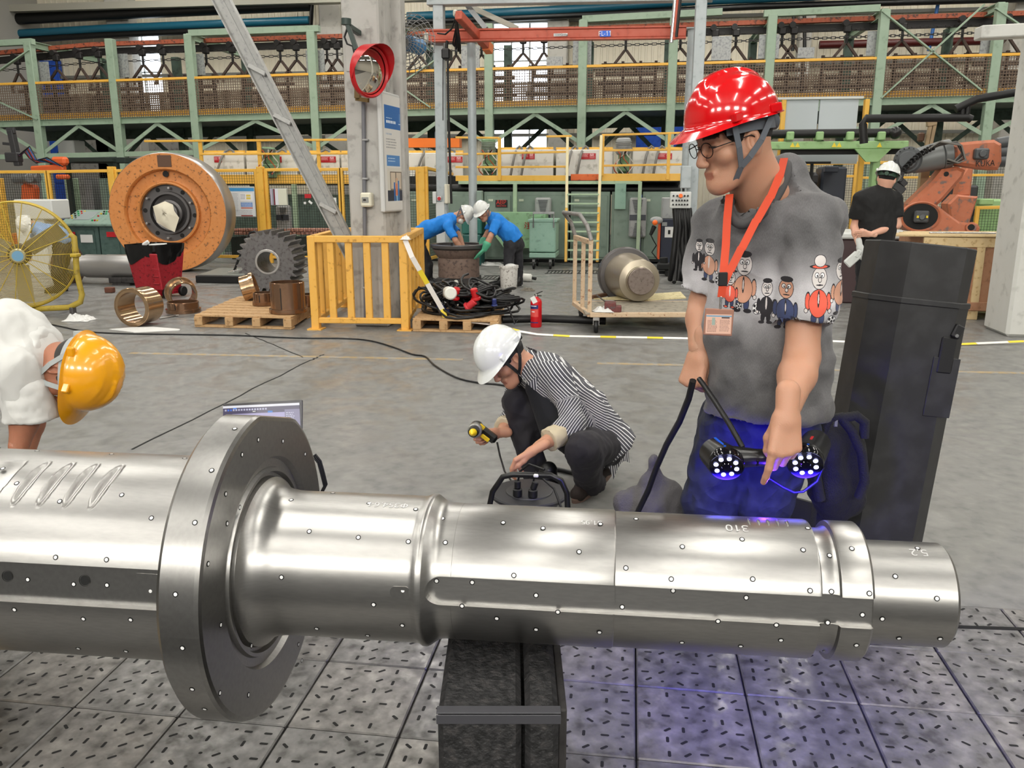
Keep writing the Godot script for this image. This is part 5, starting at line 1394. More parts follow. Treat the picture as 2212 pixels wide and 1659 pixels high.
	var ring := func(lbl, p, dirv, ro, ri, ln, flange, ma):
		thing("bushing", lbl, "bushing", V3(p.x, maxf(p.y - ro, 0.0), p.z), 0.0, "bronze bushings")
		var x := aim(p, dirv)
		part("sleeve", M.new().lathe([V2(ri, 0), V2(ro - 0.005, 0), V2(ro, 0.006), V2(ro, ln - 0.006), V2(ro - 0.005, ln), V2(ri, ln), V2(ri, 0)], 48, x), ma)
		if flange > 0.0: part("flange", M.new().lathe([V2(ro - 0.002, 0.0), V2(ro + flange - 0.004, 0.0), V2(ro + flange, 0.004), V2(ro + flange, 0.045), V2(ro - 0.002, 0.05)], 48, x), ma)
		part("oil_groove", M.new().box(x * V3(0, ln / 2, 0) + x.basis * V3(0, 0, 1) * (ro - 0.001), V3(0.01, ln * 0.7, 0.006), 0.0, x.basis), mat("dark recess", Color.BLACK))
	var b1 := pg(288, 706)
	ring.call("bronze bushing lying open end forward on the white cloth", b1 + V3(0, 0.215, 0), V3(0.06, 0, -1.0), 0.205, 0.17, 0.3, 0.012, br)
	var b2 := pg(398, 663)
	ring.call("bronze bushing propped upright with its flange behind the others", b2 + V3(-0.03, 0.2, 0.02), V3(-0.55, 0.1, -0.6) * -1.0, 0.17, 0.15, 0.2, 0.025, br)
	var b3 := pg(388, 682)
	ring.call("short dark bronze ring lying flat beside the open bushing", b3 + V3(0, 0.03, -0.1), Vector3.UP, 0.185, 0.165, 0.13, 0.02, brd)
	# ---- pallet of slats with bushings on it
	var wood := worn("pale pallet wood", Color(0.72, 0.58, 0.41), Color(0.55, 0.42, 0.28), 0.8, 0.3, 2.0)
	var fl := pg(421, 707); var frp := pg(630, 713); var bl := pg(520, 662)
	pallet(fl, frp - fl, bl - fl, "wooden slatted pallet holding the bronze bushings", wood)
	var dk := 0.145
	var on := func(x, y): return pg(x, y, dk)
	ring.call("largest bronze bushing standing on the pallet with a slot in its side", on.call(612, 678) + V3(0, 0.0, -0.15), Vector3.UP, 0.19, 0.175, 0.34, 0.022, brd)
	ring.call("small bronze bushing on the pallet, left of the largest one", on.call(566, 660) + V3(0, 0, -0.06), Vector3.UP, 0.12, 0.105, 0.15, 0.015, brd)
	ring.call("low bronze bushing on the pallet beside the orange guard rail", on.call(660, 662) + V3(0, 0, -0.06), Vector3.UP, 0.12, 0.105, 0.14, 0.0, brd)
	ring.call("bronze bushing tipped on its rim at the pallet's back corner", on.call(540, 648) + V3(0.05, 0.16, -0.1), V3(-0.9, -0.25, 0.3), 0.17, 0.15, 0.17, 0.015, br)
	# ---- spur gear
	var gf := pg(582, 634)
	var gr := 0.455
	t = thing("spur_gear", "heavy grey spur gear standing upright behind the pallet", "gear", gf)
	var gp := PackedVector2Array()
	var nt := 27
	for k in nt:
		var a := TAU * k / nt
		var w := TAU / nt
		for q in [[-0.30, 0.385], [-0.22, 0.40], [-0.12, 0.445], [-0.08, gr], [0.08, gr], [0.12, 0.445], [0.22, 0.40], [0.30, 0.385]]:
			gp.push_back(V2(cos(a + q[0] * w), sin(a + q[0] * w)) * q[1])
	var gd := yaw(7)
	var gx := Transform3D(Basis(Vector3.UP, deg_to_rad(7)), gf + V3(0, gr, 0))
	var gst := worn("grey gear steel", Color(0.42, 0.41, 0.41), Color(0.33, 0.31, 0.31), 0.42, 0.4, 2.0, 0.55)
	# body with a bore: the polygon's outline minus a circle, as a ring of quads
	var gmesh := M.new().at(gx)
	var np := gp.size()
	for k in np:
		var p := gp[k]; var q := gp[(k + 1) % np]
		var pi := p.normalized() * 0.155; var qi := q.normalized() * 0.155
		gmesh.face([V3(p.x, p.y, 0), V3(q.x, q.y, 0), V3(qi.x, qi.y, 0), V3(pi.x, pi.y, 0)], Vector3.BACK)
		gmesh.face([V3(p.x, p.y, -0.62), V3(q.x, q.y, -0.62), V3(qi.x, qi.y, -0.62), V3(pi.x, pi.y, -0.62)], Vector3.FORWARD)
		gmesh.face([V3(p.x, p.y, 0), V3(q.x, q.y, 0), V3(q.x, q.y, -0.62), V3(p.x, p.y, -0.62)], V3(q.y - p.y, p.x - q.x, 0).normalized())
		gmesh.face([V3(pi.x, pi.y, 0), V3(qi.x, qi.y, 0), V3(qi.x, qi.y, -0.62), V3(pi.x, pi.y, -0.62)], V3(-pi.x, -pi.y, 0).normalized())
	part("toothed_body", gmesh, gst)
	part("bore_ring", M.new().lathe([V2(0.15, -0.01), V2(0.15, 0.008), V2(0.175, 0.008), V2(0.185, -0.002)], 40, aim(gx.origin, gd)), steel)
	# ---- black tray, mat, cloths, tools
	var ty := pg(470, 612)
	solo("black_box", M.new().box(ty + V3(0, 0.06, -0.25), V3(0.75, 0.12, 0.5), 0.01), mat("black steel", Color(0.07, 0.07, 0.075), 0.5), "low black steel box on the floor before the orange wheel", "box", ty)
	solo("cover_plate", M.new().box(ty + V3(0.05, 0.135, -0.45), V3(0.85, 0.02, 0.75), 0.004, Basis.from_euler(V3(0.05, 0, 0))), mat("plate grey green", Color(0.45, 0.47, 0.45), 0.5), "grey green cover plate lying over the low black box", "plate", ty + V3(0, 0.12, -0.3))
	solo("cable_hook", M.new().tube([ty + V3(0.05, 0.15, -0.5), ty + V3(0.2, 0.45, -0.5), ty + V3(0.38, 0.78, -0.5), ty + V3(0.46, 0.8, -0.5), ty + V3(0.5, 0.74, -0.5)], 0.02, 8), black, "bent black cable leaning up beside the orange wheel", "cable", ty + V3(0.05, 0.12, -0.5))
	for k in 3: solo("wrench", M.new().bar(ty + V3(0.1 + k * 0.07, 0.16, -0.2 - k * 0.05), ty + V3(0.2 + k * 0.08, 0.19, -0.32 + k * 0.06), 0.03, 0.01, 0.002), mat("bright steel", Color.WHITE), ["steel hand tool lying nearest the orange wheel on the cover plate", "steel hand tool in the middle of the cover plate", "steel hand tool lying nearest the gear on the cover plate"][k], "tool", ty + V3(0.1, 0.15, -0.2), "hand tools on the cover plate")
	var cl := mat("white rag", Color(0.84, 0.84, 0.83), 0.9)
	var sheet := M.new().prism(PackedVector2Array([V2(-0.37, -0.05), V2(-0.06, -0.16), V2(0.02, -0.2), V2(0.42, 0.0), V2(0.40, 0.06), V2(0.02, 0.16), V2(-0.2, 0.1)]), 0.0, 0.006, 0.0, Transform3D(Basis(Vector3.RIGHT, -PI / 2), pg(310, 712)))
	solo("cloth", sheet, cl, "flat white cloth under the open bronze bushing", "cloth", pg(310, 712))
	solo("rag", crumple(pg(172, 692), 0.17, 0.13, 0.07, 3), cl, "crumpled white rag on the floor beside the fan's foot", "rag", pg(172, 692))
	solo("thin_rod", M.new().cyl(pg(345, 690) + V3(0, 0.01, 0), pg(385, 683) + V3(0, 0.01, 0), 0.008, 6), steel, "thin steel rod on the floor by the flat bronze ring", "rod", pg(345, 690))
	# ---- consoles
	var cg := worn("console green", Color(0.50, 0.60, 0.55), Color(0.42, 0.5, 0.46), 0.5, 0.15, 1.0)
	var cd := worn("console dark green", Color(0.27, 0.36, 0.34), Color(0.22, 0.3, 0.28), 0.5, 0.15, 1.0)
	z = pg(200, 566).z + 0.6
	for k in 2:
		var x0 := 133.0 + k * 79; var x1 := 210.0 + k * 52
		t = thing("control_console", ["sloping green control console with a screen and buttons", "green console half hidden by the orange wheel"][k], "console", foot((x0 + x1) / 2, 560, z), 0.0, "green control consoles")
		var a := pz(x0, 497, z).x; var b := pz(x1, 497, z).x
		var yt := pz(200, 460, z - 0.5).y; var yb := pz(200, 487, z).y
		part("cabinet", M.new().box(V3((a + b) / 2, yb / 2, z - 0.35), V3(b - a, yb, 0.66), 0.015), cd)
		part("door", pbox(M.new(), x0 + 33 if k == 0 else x0 + 6, 497, x1 - 4, 560, z + 0.0, 0.03, 0.006), cd)
		part("desk_top", M.new().box(V3((a + b) / 2, (yt + yb) / 2 + 0.02, z - 0.28), V3(b - a + 0.03, 0.06, 0.72), 0.015, Basis(Vector3.RIGHT, 0.36)), cg)
		if k == 0:
			var tb := Basis(Vector3.RIGHT, 0.36)
			var tc := V3((a + b) / 2, (yt + yb) / 2 + 0.05, z - 0.28)
			part("screen", M.new().box(tc + tb * V3(-0.02, 0.005, -0.02), V3((b - a) * 0.45, 0.02, 0.4), 0.004, tb), mat("screen grey", Color(0.62, 0.66, 0.66), 0.2))
			for q in 22:
				var cx := (-0.42 + 0.1 * (q % 3)) * (b - a) if q < 12 else (0.33 + 0.07 * (q % 3)) * (b - a)
				part("button", M.new().cyl(tc + tb * V3(cx, 0.0, -0.22 + 0.11 * ((q / 3) % 5)), tc + tb * V3(cx, 0.025, -0.22 + 0.11 * ((q / 3) % 5)), 0.018, 8), [mat("green button", Color(0.15, 0.6, 0.35), 0.4), mat("mirror red", Color.RED), mat("yellow button", Color(0.85, 0.7, 0.2), 0.4), black][q % 4])
			part("notice", pbox(M.new(), 174, 507, 200, 524, z + 0.02, 0.01), mat("paper white", Color.WHITE))
		part("red_label", pbox(M.new(), x0 + 10 if k == 0 else x0 + 18, 501, x0 + 29 if k == 0 else x1 - 2, 512, z + 0.04, 0.012), mat("sign red", Color.RED))
	solo("air_conditioner", pbox(M.new(), 30, 431, 112, 474, pg(80, 590).z, 0.5, 0.02).merge(fbox(M.new(), 40, 474, 102, pg(80, 590).z - 0.05, 0.4)), mat("pale box", Color.WHITE), "pale window air conditioner casing behind the fan", "air conditioner", pz(70, 474, pg(80, 590).z))

func pallet(o: Vector3, u: Vector3, v: Vector3, label: String, wood: Material, hh := 0.14, slats := 8) -> void:
	thing("pallet", label, "pallet", o + (u + v) / 2, 0.0, "wooden pallets")
	var un := u.normalized(); var vn := v.normalized()
	for k in slats:
		var f := (k + 0.5) / slats
		part("slat", M.new().bar(o + v * f + V3(0, hh - 0.011, 0) + un * rng.randf_range(-0.015, 0.01), o + v * f + u + V3(0, hh - 0.011, 0), v.length() / slats * 0.7, 0.022, 0.003), wood)
	for f in [0.04, 0.36, 0.64, 0.96]:
		part("bearer", M.new().bar(o + u * f + V3(0, 0.072, 0), o + u * f + v + V3(0, 0.072, 0), 0.09, 0.095, 0.004), wood)
	for f in [0.04, 0.5, 0.96]:
		part("bottom_board", M.new().bar(o + v * f + V3(0, 0.012, 0), o + v * f + u + V3(0, 0.012, 0), 0.1, 0.022, 0.003), wood)

func right_side() -> void:
	var black := mat("black rubber", Color.BLACK)
	var steel := mat("turned steel", Color.WHITE)
	var dsteel := mat("dark oiled steel", Color.WHITE)
	var dark := mat("dark recess", Color.BLACK)
	# ---- work bench part that the two men in blue lean over
	var wp := pg(989, 621) + V3(0, 0, -0.1)
	var rust := worn("rusty casting", Color(0.50, 0.42, 0.38), Color(0.36, 0.31, 0.29), 0.65, 0.4, 2.0, 0.3)
	var t := thing("ring_casting", "rusty ring casting with a wide bright flange on a stand between the men in blue", "casting", wp)
	var x := Transform3D(Basis.IDENTITY, wp)
	part("flange", M.new().lathe([V2(0.30, 0.52), V2(0.41, 0.60), V2(0.43, 0.61), V2(0.435, 0.65), V2(0.42, 0.66), V2(0.34, 0.66), V2(0.335, 0.63), V2(0.29, 0.60)], 48, x), dsteel)
	part("cone", M.new().lathe([V2(0.31, 0.46), V2(0.33, 0.47), V2(0.40, 0.585)], 48, x), rust)
	part("drum", M.new().lathe([V2(0.0, 0.16), V2(0.315, 0.16), V2(0.32, 0.18), V2(0.315, 0.30), V2(0.32, 0.32), V2(0.32, 0.44), V2(0.305, 0.46), V2(0.28, 0.46), V2(0.28, 0.5), V2(0.0, 0.5)], 48, x), rust)
	part("stud", M.new().cyl(wp + V3(-0.02, 0.64, 0.39), wp + V3(-0.02, 0.70, 0.39), 0.02, 8), dark)
	solo("stand", M.new().box(wp + V3(0, 0.12, 0), V3(0.6, 0.08, 0.6), 0.01).box(wp + V3(-0.22, 0.05, 0.2), V3(0.14, 0.1, 0.18), 0.01).box(wp + V3(0.24, 0.05, 0.24), V3(0.2, 0.1, 0.12), 0.01).box(wp + V3(0, 0.05, -0.2), V3(0.5, 0.1, 0.15), 0.01), worn("dark timber", Color.WHITE, Color.WHITE), "dark timber stand under the rusty ring casting", "stand", wp)
	# ---- bucket, rags, bottle
	var bk := pg(1099, 622)
	t = thing("bucket", "paint-stained white bucket at the feet of the man with green gloves", "bucket", bk)
	x = Transform3D(Basis.IDENTITY, bk)
	part("pail", M.new().lathe([V2(0.0, 0.0), V2(0.122, 0.0), V2(0.126, 0.005), V2(0.14, 0.31), V2(0.15, 0.31), V2(0.15, 0.345), V2(0.142, 0.35), V2(0.134, 0.34), V2(0.12, 0.05), V2(0.0, 0.05)], 36, x), worn("stained white", Color(0.84, 0.83, 0.81), Color(0.5, 0.47, 0.45), 0.5, 0.3, 3.0))
	part("rag_inside", M.new().ball(bk + V3(0.03, 0.335, 0), V3(0.09, 0.04, 0.08), 10, 6), mat("white rag", Color.WHITE))
	var rg := mat("white rag", Color.WHITE)
	solo("cloth", crumple(pg(1062, 572), 0.3, 0.25, 0.05, 8), rg, "white cloth spread on the floor between the men in blue", "cloth", pg(1062, 572))
	solo("rag", crumple(pg(1140, 628), 0.12, 0.1, 0.04, 9), mat("dirty rag", Color(0.42, 0.40, 0.36), 0.9), "dark dirty rag on the floor right of the bucket", "rag", pg(1140, 628))
	var bt := pg(1128, 608)
	t = thing("bottle", "white plastic bottle lying on the floor behind the boots, its cap dark", "bottle", bt)
	part("bottle_body", M.new().cyl(bt + V3(0, 0.07, 0), bt + V3(0.16, 0.06, 0), 0.065, 16, 0.02), mat("white plastic", Color(0.88, 0.88, 0.85), 0.4))
	part("cap", M.new().cyl(bt + V3(0.16, 0.06, 0), bt + V3(0.23, 0.05, 0.02), 0.025, 10), black)
	t = thing("water_tap", "dirty white pipe fitting lying in front of the dark timber stand", "fitting", pg(985, 626))
	part("body", M.new().cyl(pg(978, 628) + V3(0, 0.04, 0), pg(990, 622) + V3(0, 0.14, 0), 0.04, 10, 0.008), mat("white plastic", Color.WHITE))
	part("knuckle", M.new().ball(pg(994, 622) + V3(0.02, 0.16, 0), V3(0.06, 0.05, 0.05), 10, 8), mat("fitting tan", Color(0.62, 0.5, 0.4), 0.6))
	# ---- pallet with coils of cable
	var wood := worn("pale pallet wood", Color.WHITE, Color.WHITE)
	var fl := pg(893, 716); var fr := pg(1075, 721); var bl := pg(925, 682)
	pallet(fl, fr - fl, bl - fl, "wooden pallet under the heap of black cables", wood)
	var cen := (fl + fr) / 2.0 + (bl - fl) * 0.5 + V3(0.05, 0.14, -0.05)
	var cab := mat("cable black", Color(0.085, 0.085, 0.09), 0.42)
	var r := RandomNumberGenerator.new(); r.seed = 77
	var coils := [[-0.22, 0.0, 0.30, 0.0], [0.2, 0.02, 0.32, 0.0], [-0.02, -0.1, 0.34, 0.06], [-0.2, 0.05, 0.27, 0.13], [0.12, -0.05, 0.30, 0.14], [0.33, 0.03, 0.26, 0.05], [-0.05, 0.05, 0.24, 0.22], [0.02, 0.12, 0.40, 0.02], [-0.15, -0.1, 0.3, 0.26], [0.15, 0.1, 0.28, 0.28], [0.28, -0.1, 0.3, 0.12], [-0.3, 0.1, 0.25, 0.08]]
	for k in coils.size():
		var c: Array = coils[k]
		var pts := []
		var turns := 6 if k < 6 else 4
		var tilt := Basis.from_euler(V3(r.randf_range(-0.3, 0.3), r.randf() * TAU, r.randf_range(-0.35, 0.35)))
		for s in turns * 18:
			var a := TAU * s / 18.0
			var rad: float = c[2] * (0.72 + 0.3 * sin(a * 0.17 + k) + 0.06 * sin(a * 2.3 + k))
			pts.push_back(cen + V3(c[0] * 1.15, c[3] * 0.7 + 0.04, c[1]) + tilt * V3(cos(a) * rad * 1.15, 0.02 * s / 18.0 + 0.012 * sin(a * 3 + k), sin(a) * rad * 0.8))
		for q in pts.size(): pts[q].y = maxf(pts[q].y, cen.y + 0.014)
		solo("cable_coil", M.new().tube(pts, 0.0135, 6), cab, "loosely coiled black cable in the heap on the pallet", "cable", cen, "coils of black cable on the pallet")
	for q in [[[893, 640], [905, 620], [925, 628], [960, 655]], [[1040, 640], [1072, 632], [1070, 660], [1050, 668]], [[1060, 655], [1080, 640], [1100, 668], [1112, 700], [1120, 690]]]:
		var pts := []
		for s in q: pts.push_back(pz(s[0], s[1], cen.z + 0.15))
		solo("cable_loop", M.new().tube(pts, 0.012, 6), cab, "stray loop of black cable standing off the heap, %s" % {893: "beside the orange guard rail", 1040: "above the blue plug", 1060: "toward the extinguisher"}[q[0][0]], "cable", pts[0], "stray cable loops")
	var pl := [[983, 638, "mirror red", "red plug with a collar at the top of the cable heap beside a white reel", 0.3], [1027, 640, "mirror red", "red plug with a wide collar at the far right top of the cable heap", -0.2], [1014, 660, "plug red pale", "pale red plug lying across the middle of the cable heap", 0.9], [958, 672, "plug blue", "blue plug at the front of the cable heap where the tape ends", -0.6], [1068, 656, "plug blue", "small blue plug at the right side of the cable heap", 0.0]]
	mat("plug red pale", Color(0.80, 0.22, 0.25), 0.4); mat("plug blue", Color(0.12, 0.18, 0.42), 0.4)
	for q in pl:
		var p := pz(q[0], q[1], cen.z + 0.3)
		thing("power_plug", q[3], "plug", p, 0.0, "plugs on the cable heap")
		var d := V3(sin(q[4]), cos(q[4]), 0.2).normalized()
		var s := 0.62 if q[0] == 1068 else 1.0
		part("plug_body", M.new().cyl(p - d * 0.02 * s, p + d * 0.09 * s, 0.04 * s, 14, 0.008), mats[q[2]])
		part("collar", M.new().cyl(p - d * 0.045 * s, p - d * 0.01 * s, 0.058 * s, 14, 0.01), mats[q[2]])
		part("gland", M.new().cyl(p - d * 0.1 * s, p - d * 0.04 * s, 0.028 * s, 10, 0.005), cab)
	solo("plastic_reel", M.new().cyl(pz(968, 632, cen.z + 0.25), pz(974, 634, cen.z + 0.4), 0.07, 20, 0.015), mat("white plastic", Color.WHITE), "white plastic reel at the top of the cable heap", "reel", pz(968, 645, cen.z + 0.3))
	# ---- barrier tape, yellow and white by turns
	var zt := pg(1150, 722)
	var path := [pz(875, 518, pg(877, 713).z + 0.07), pz(890, 555, pg(877, 713).z + 0.1), pz(955, 668, cen.z + 0.42), pz(962, 686, cen.z + 0.46), pz(1010, 694, cen.z + 0.55), pz(1060, 700, cen.z + 0.55), pg(1120, 715, 0.03), pg(1160, 722, 0.012), pg(1230, 726, 0.008), pg(1500, 731, 0.008), pg(1740, 735, 0.008), pg(2040, 745, 0.008), pg(2212, 737, 0.03), pg(2300, 735, 0.06)]
	t = thing("barrier_tape", "yellow and white barrier tape running from the guard rail across the floor", "tape", zt)
	var ty := mat("tape yellow", Color(0.93, 0.83, 0.22), 0.4)
	var tw := mat("tape white", Color(0.93, 0.91, 0.89), 0.4)
	var n := 0
	for k in path.size() - 1:
		var a: Vector3 = path[k]; var b: Vector3 = path[k + 1]
		var seg := maxi(1, int(a.distance_to(b) / 0.16))
		for s in seg:
			var p := a.lerp(b, float(s) / seg); var q := a.lerp(b, float(s + 1) / seg)
			n += 1
			part("tape_piece", M.new().bar(p, q + (q - p) * 0.02, 0.055 if k < 6 else 0.04, 0.0015, 0.0, Vector3.BACK if k < 3 else V3(0, 1, 0.3)), ty if n % 3 == 0 else tw)
	solo("tape_knot", crumple(path[0], 0.06, 0.05, 0.04, 6), tw, "white knot of barrier tape on the guard rail's corner", "tape", path[0])
	# ---- fire extinguisher
	var fe := pg(1158, 706)
	t = thing("fire_extinguisher", "red fire extinguisher with a white tag standing on the floor", "extinguisher", fe)
	x = Transform3D(Basis.IDENTITY, fe)
	part("cylinder", M.new().lathe([V2(0, 0), V2(0.058, 0), V2(0.063, 0.008), V2(0.063, 0.28), V2(0.055, 0.305), V2(0.03, 0.325), V2(0.022, 0.34), V2(0, 0.34)], 32, x), mat("extinguisher red", Color(0.78, 0.07, 0.11), 0.25))
	part("valve", M.new().cyl(fe + V3(0, 0.33, 0), fe + V3(0, 0.37, 0), 0.018, 10, 0.004), steel)
	part("lever", M.new().bar(fe + V3(-0.02, 0.36, 0), fe + V3(0.07, 0.40, 0.01), 0.02, 0.01, 0.002).bar(fe + V3(-0.01, 0.35, 0), fe + V3(0.06, 0.35, 0.01), 0.02, 0.01, 0.002), black)
	part("tag", M.new().box(fe + V3(-0.02, 0.31, 0.065), V3(0.055, 0.075, 0.004), 0.0, Basis(Vector3.BACK, 0.5)), mat("paper white", Color.WHITE))
	for q in [[0.205, 0.045, "plug blue"], [0.05, 0.012, "plug blue"], [0.12, 0.09, "label red"]]:
		mat("label red", Color(0.85, 0.3, 0.28), 0.4)
		part("label_band", M.new().lathe([V2(0.0634, q[0]), V2(0.0634, q[0] + q[1])], 16, x, PI * 0.35, PI * 0.98), mats[q[2]])
	part("label_print", M.new().lathe([V2(0.0638, 0.235), V2(0.0638, 0.243)], 12, x, PI * 0.45, PI * 0.85).lathe([V2(0.0638, 0.172), V2(0.0638, 0.182)], 12, x, PI * 0.55, PI * 0.75), mat("paper white", Color.WHITE))
	# ---- black floor pipe
	var fp := [pg(1085, 690, 0.06), pg(1180, 688, 0.06), pg(1308, 693, 0.06)]
	solo("floor_pipe", M.new().tube(fp, 0.045, 12), black, "black pipe lying on the floor behind the extinguisher", "pipe", fp[0] - V3(0, 0.06, 0))
	# ---- platform trolley
	var tl := pg(1283, 715)
	var back := pg(1254, 693)
	var hd := 0.2
	var p0 := pg(1274, 680, hd); var p1 := pg(1590, 680, hd); var p3 := pg(1240, 655, hd)
	var u := p1 - p0; var v := p3 - p0
	t = thing("platform_trolley", "rusty cream platform trolley with a tall barred handle frame", "trolley", V3((p0.x + p1.x) / 2, 0, p0.z - 0.5))
	var cream := worn("rusty cream paint", Color(0.78, 0.68, 0.56), Color(0.56, 0.37, 0.26), 0.6, 0.25, 2.5)
	part("deck_boards", M.new().bar(p0 + v * 0.5 + V3(0, 0.012, 0), p0 + u + v * 0.5 + V3(0, 0.012, 0), v.length(), 0.025, 0.004), worn("trolley deck wood", Color(0.56, 0.53, 0.47), Color(0.44, 0.42, 0.38), 0.8, 0.4, 1.5))
	for q in [[p0, p0 + u], [p3, p3 + u], [p0, p3], [p0 + u, p3 + u]]: part("edge_rail", M.new().bar(q[0], q[1], 0.05, 0.05, 0.005), cream)
	for f in [0.02, 0.45, 0.98]:
		var b := p0.lerp(p3, f) + V3(0, 0.02, 0)
		part("handle_bar", M.new().bar(b, b + V3(0, 0.74, 0), 0.045, 0.03, 0.004), cream)
	part("handle_cross", M.new().bar(p0 + V3(0, 0.76, 0), p3 + V3(0, 0.76, 0), 0.045, 0.05, 0.005), cream)
	part("push_handle", M.new().tube([p0 + V3(0, 0.78, 0), p0 + V3(-0.05, 0.93, -0.03), p0 + V3(-0.13, 1.04, -0.08), p3 + V3(-0.13, 1.04, 0.1), p3 + V3(-0.05, 0.93, 0.03), p3 + V3(0, 0.78, 0)], 0.022, 8), worn("bare handle tube", Color(0.55, 0.54, 0.53), Color(0.42, 0.4, 0.38), 0.5, 0.3, 2.0, 0.3))
	for q in [[0.05, 0.04, 0.0], [0.05, 0.96, 0.4], [0.9, 0.04, 0.0], [0.9, 0.96, 0.0]]:
		var c: Vector3 = p0 + u * q[0] + v * q[1]
		c.y = 0.075
		var fk := part("caster", M.new().box(c + V3(0, 0.085, 0), V3(0.07, 0.05, 0.08), 0.005).box(c + V3(0.03, 0.05, 0), V3(0.006, 0.08, 0.05)).box(c + V3(-0.03, 0.05, 0), V3(0.006, 0.08, 0.05)), steel)
		part("wheel", M.new().cyl(c - V3(0.022, 0, 0), c + V3(0.022, 0, 0), 0.075, 18, 0.01), black, fk)
	# things on the trolley
	var top := p0.y + 0.026
	var sh := [pg(1282, 647, top), pg(1352, 640, top), pg(1470, 632, top), pg(1482, 645, top), pg(1400, 650, top)]
	var poly := PackedVector2Array()
	for q in sh: poly.push_back(V2(q.x, -q.z))
	solo("cardboard", M.new().prism(poly, 0.0, 0.012, 0.0, Transform3D(Basis(Vector3.RIGHT, -PI / 2), V3(0, top, 0))), worn("pale cardboard", Color(0.80, 0.75, 0.58), Color(0.62, 0.57, 0.42), 0.85, 0.35, 2.0), "pale oily cardboard sheet under the tapered roller", "cardboard", sh[0])
	var rc := pz(1386, 608, p3.z + 0.12)
	var rr := rc.y - top - 0.012
	var ax := aim(rc, V3(-0.26, 0, -0.95))
	t = thing("tapered_roller", "machined tapered roller lying end forward on the trolley", "roller", V3(rc.x, top + 0.012, rc.z - 0.3))
	part("end_face", M.new().lathe([V2(0.0, 0.0), V2(0.006, 0.0), V2(0.007, 0.02), V2(0.008, 0.0), V2(0.148, 0.0), V2(0.155, 0.007), V2(0.155, 0.06)].map(func(q): return V2(q.x, q.y)), 48, ax), worn("brown faced steel", Color(0.55, 0.50, 0.47), Color(0.48, 0.43, 0.4), 0.35, 0.3, 3.0, 0.7))
	part("roller_body", M.new().lathe([V2(0.155, 0.04), V2(0.165, 0.05), V2(0.165, 0.07), V2(0.19, 0.08), V2(rr - 0.005, 0.09), V2(rr, 0.10), V2(rr, 0.13), V2(rr + 0.03, 0.62), V2(rr + 0.03, 0.68)], 56, ax), mat("lapped steel", Color(0.66, 0.62, 0.55), 0.36, 0.75))
	part("big_flange", M.new().lathe([V2(rr, 0.66), V2(rr + 0.10, 0.665), V2(rr + 0.115, 0.68), V2(rr + 0.115, 0.76), V2(rr, 0.78)].map(func(q): return q + V2(-0.02, 0)), 56, ax), dsteel)
	var rb := pg(1318, 672, top)
	solo("toolbox", M.new().box(rb + V3(0, 0.05, 0), V3(0.12, 0.1, 0.16), 0.006).box(rb + V3(0.06, 0.03, 0.02), V3(0.12, 0.07, 0.12), 0.01), worn("dull red box", Color(0.40, 0.19, 0.18), Color(0.32, 0.3, 0.3), 0.5, 0.35, 3.0), "small dull red box on the trolley beside the rag", "box", rb)
	solo("rag", crumple(pg(1300, 672, top) + V3(0.02, 0, 0.02), 0.13, 0.1, 0.05, 14), rg, "grey white rag hanging over the trolley's edge", "rag", pg(1300, 672, top))
	solo("steel_rod", M.new().bar(pg(1288, 637, top + 0.06), pg(1312, 655, top + 0.03), 0.012, 0.012), dsteel, "thin steel rod on the trolley by the handle bars", "rod", pg(1300, 645, top))
	solo("flat_bar", M.new().bar(pg(1278, 642, top + 0.02), pg(1330, 632, top + 0.02), 0.06, 0.04, 0.004), mat("bare brown", Color.WHITE), "dark flat bar lying across the trolley behind the rod", "bar", pg(1300, 640, top))
	# ---- wooden crate at the right
	var cz := pg(2060, 690).z
	t = thing("wooden_crate", "large plywood crate with pale planks laid over its top behind the black case", "crate", foot(2080, 690, cz))
	var ply := worn("crate plywood", Color(0.66, 0.48, 0.36), Color(0.56, 0.40, 0.30), 0.7, 0.3, 1.5)
	var pale := worn("pale plank", Color(0.83, 0.73, 0.55), Color(0.72, 0.60, 0.43), 0.75, 0.25, 2.0)
	var cl := pz(1985, 600, cz).x; var cr := pz(2188, 600, cz).x + 0.25
	var ctop := pz(2080, 512, cz).y
	part("plywood_front", M.new().box(V3((cl + cr) / 2, ctop / 2 + 0.05, cz - 0.45), V3(cr - cl, ctop - 0.1, 0.9), 0.006), ply)
	for q in [[0.03, 0.0], [0.5, 0.1], [0.97, 0.0]]:
		var xx := lerpf(cl, cr, q[0])
		part("batten", M.new().box(V3(xx, ctop * 0.46 + 0.06, cz + 0.012), V3(0.09, ctop * 0.72, 0.025), 0.004), pale)
	part("cleat", M.new().box(V3((cl + cr) / 2, ctop - 0.06, cz + 0.012), V3(cr - cl, 0.11, 0.03), 0.004), pale)
	part("cleat", M.new().box(V3((cl + cr) / 2, 0.16, cz + 0.012), V3(cr - cl, 0.10, 0.03), 0.004), ply)
	for f in [0.08, 0.5, 0.92]: part("skid", M.new().box(V3(lerpf(cl, cr, f), 0.055, cz - 0.4), V3(0.12, 0.11, 0.8), 0.005), pale)
	for k in 4:
		solo("plank", M.new().box(V3(lerpf(cl, cr, 0.5) - 0.15 + 0.05 * k, ctop + 0.014 + 0.001 * k, cz - 0.04 - 0.2 * k), V3(cr - cl + 0.35 - 0.1 * k, 0.024, 0.17), 0.004, Basis(Vector3.UP, 0.03 * (k - 1))), pale, "pale plank on the wooden crate, %s" % ["nearest its front edge", "second from its front edge", "third from its front edge", "farthest back"][k], "plank", V3(cl, ctop, cz), "planks on the crate")
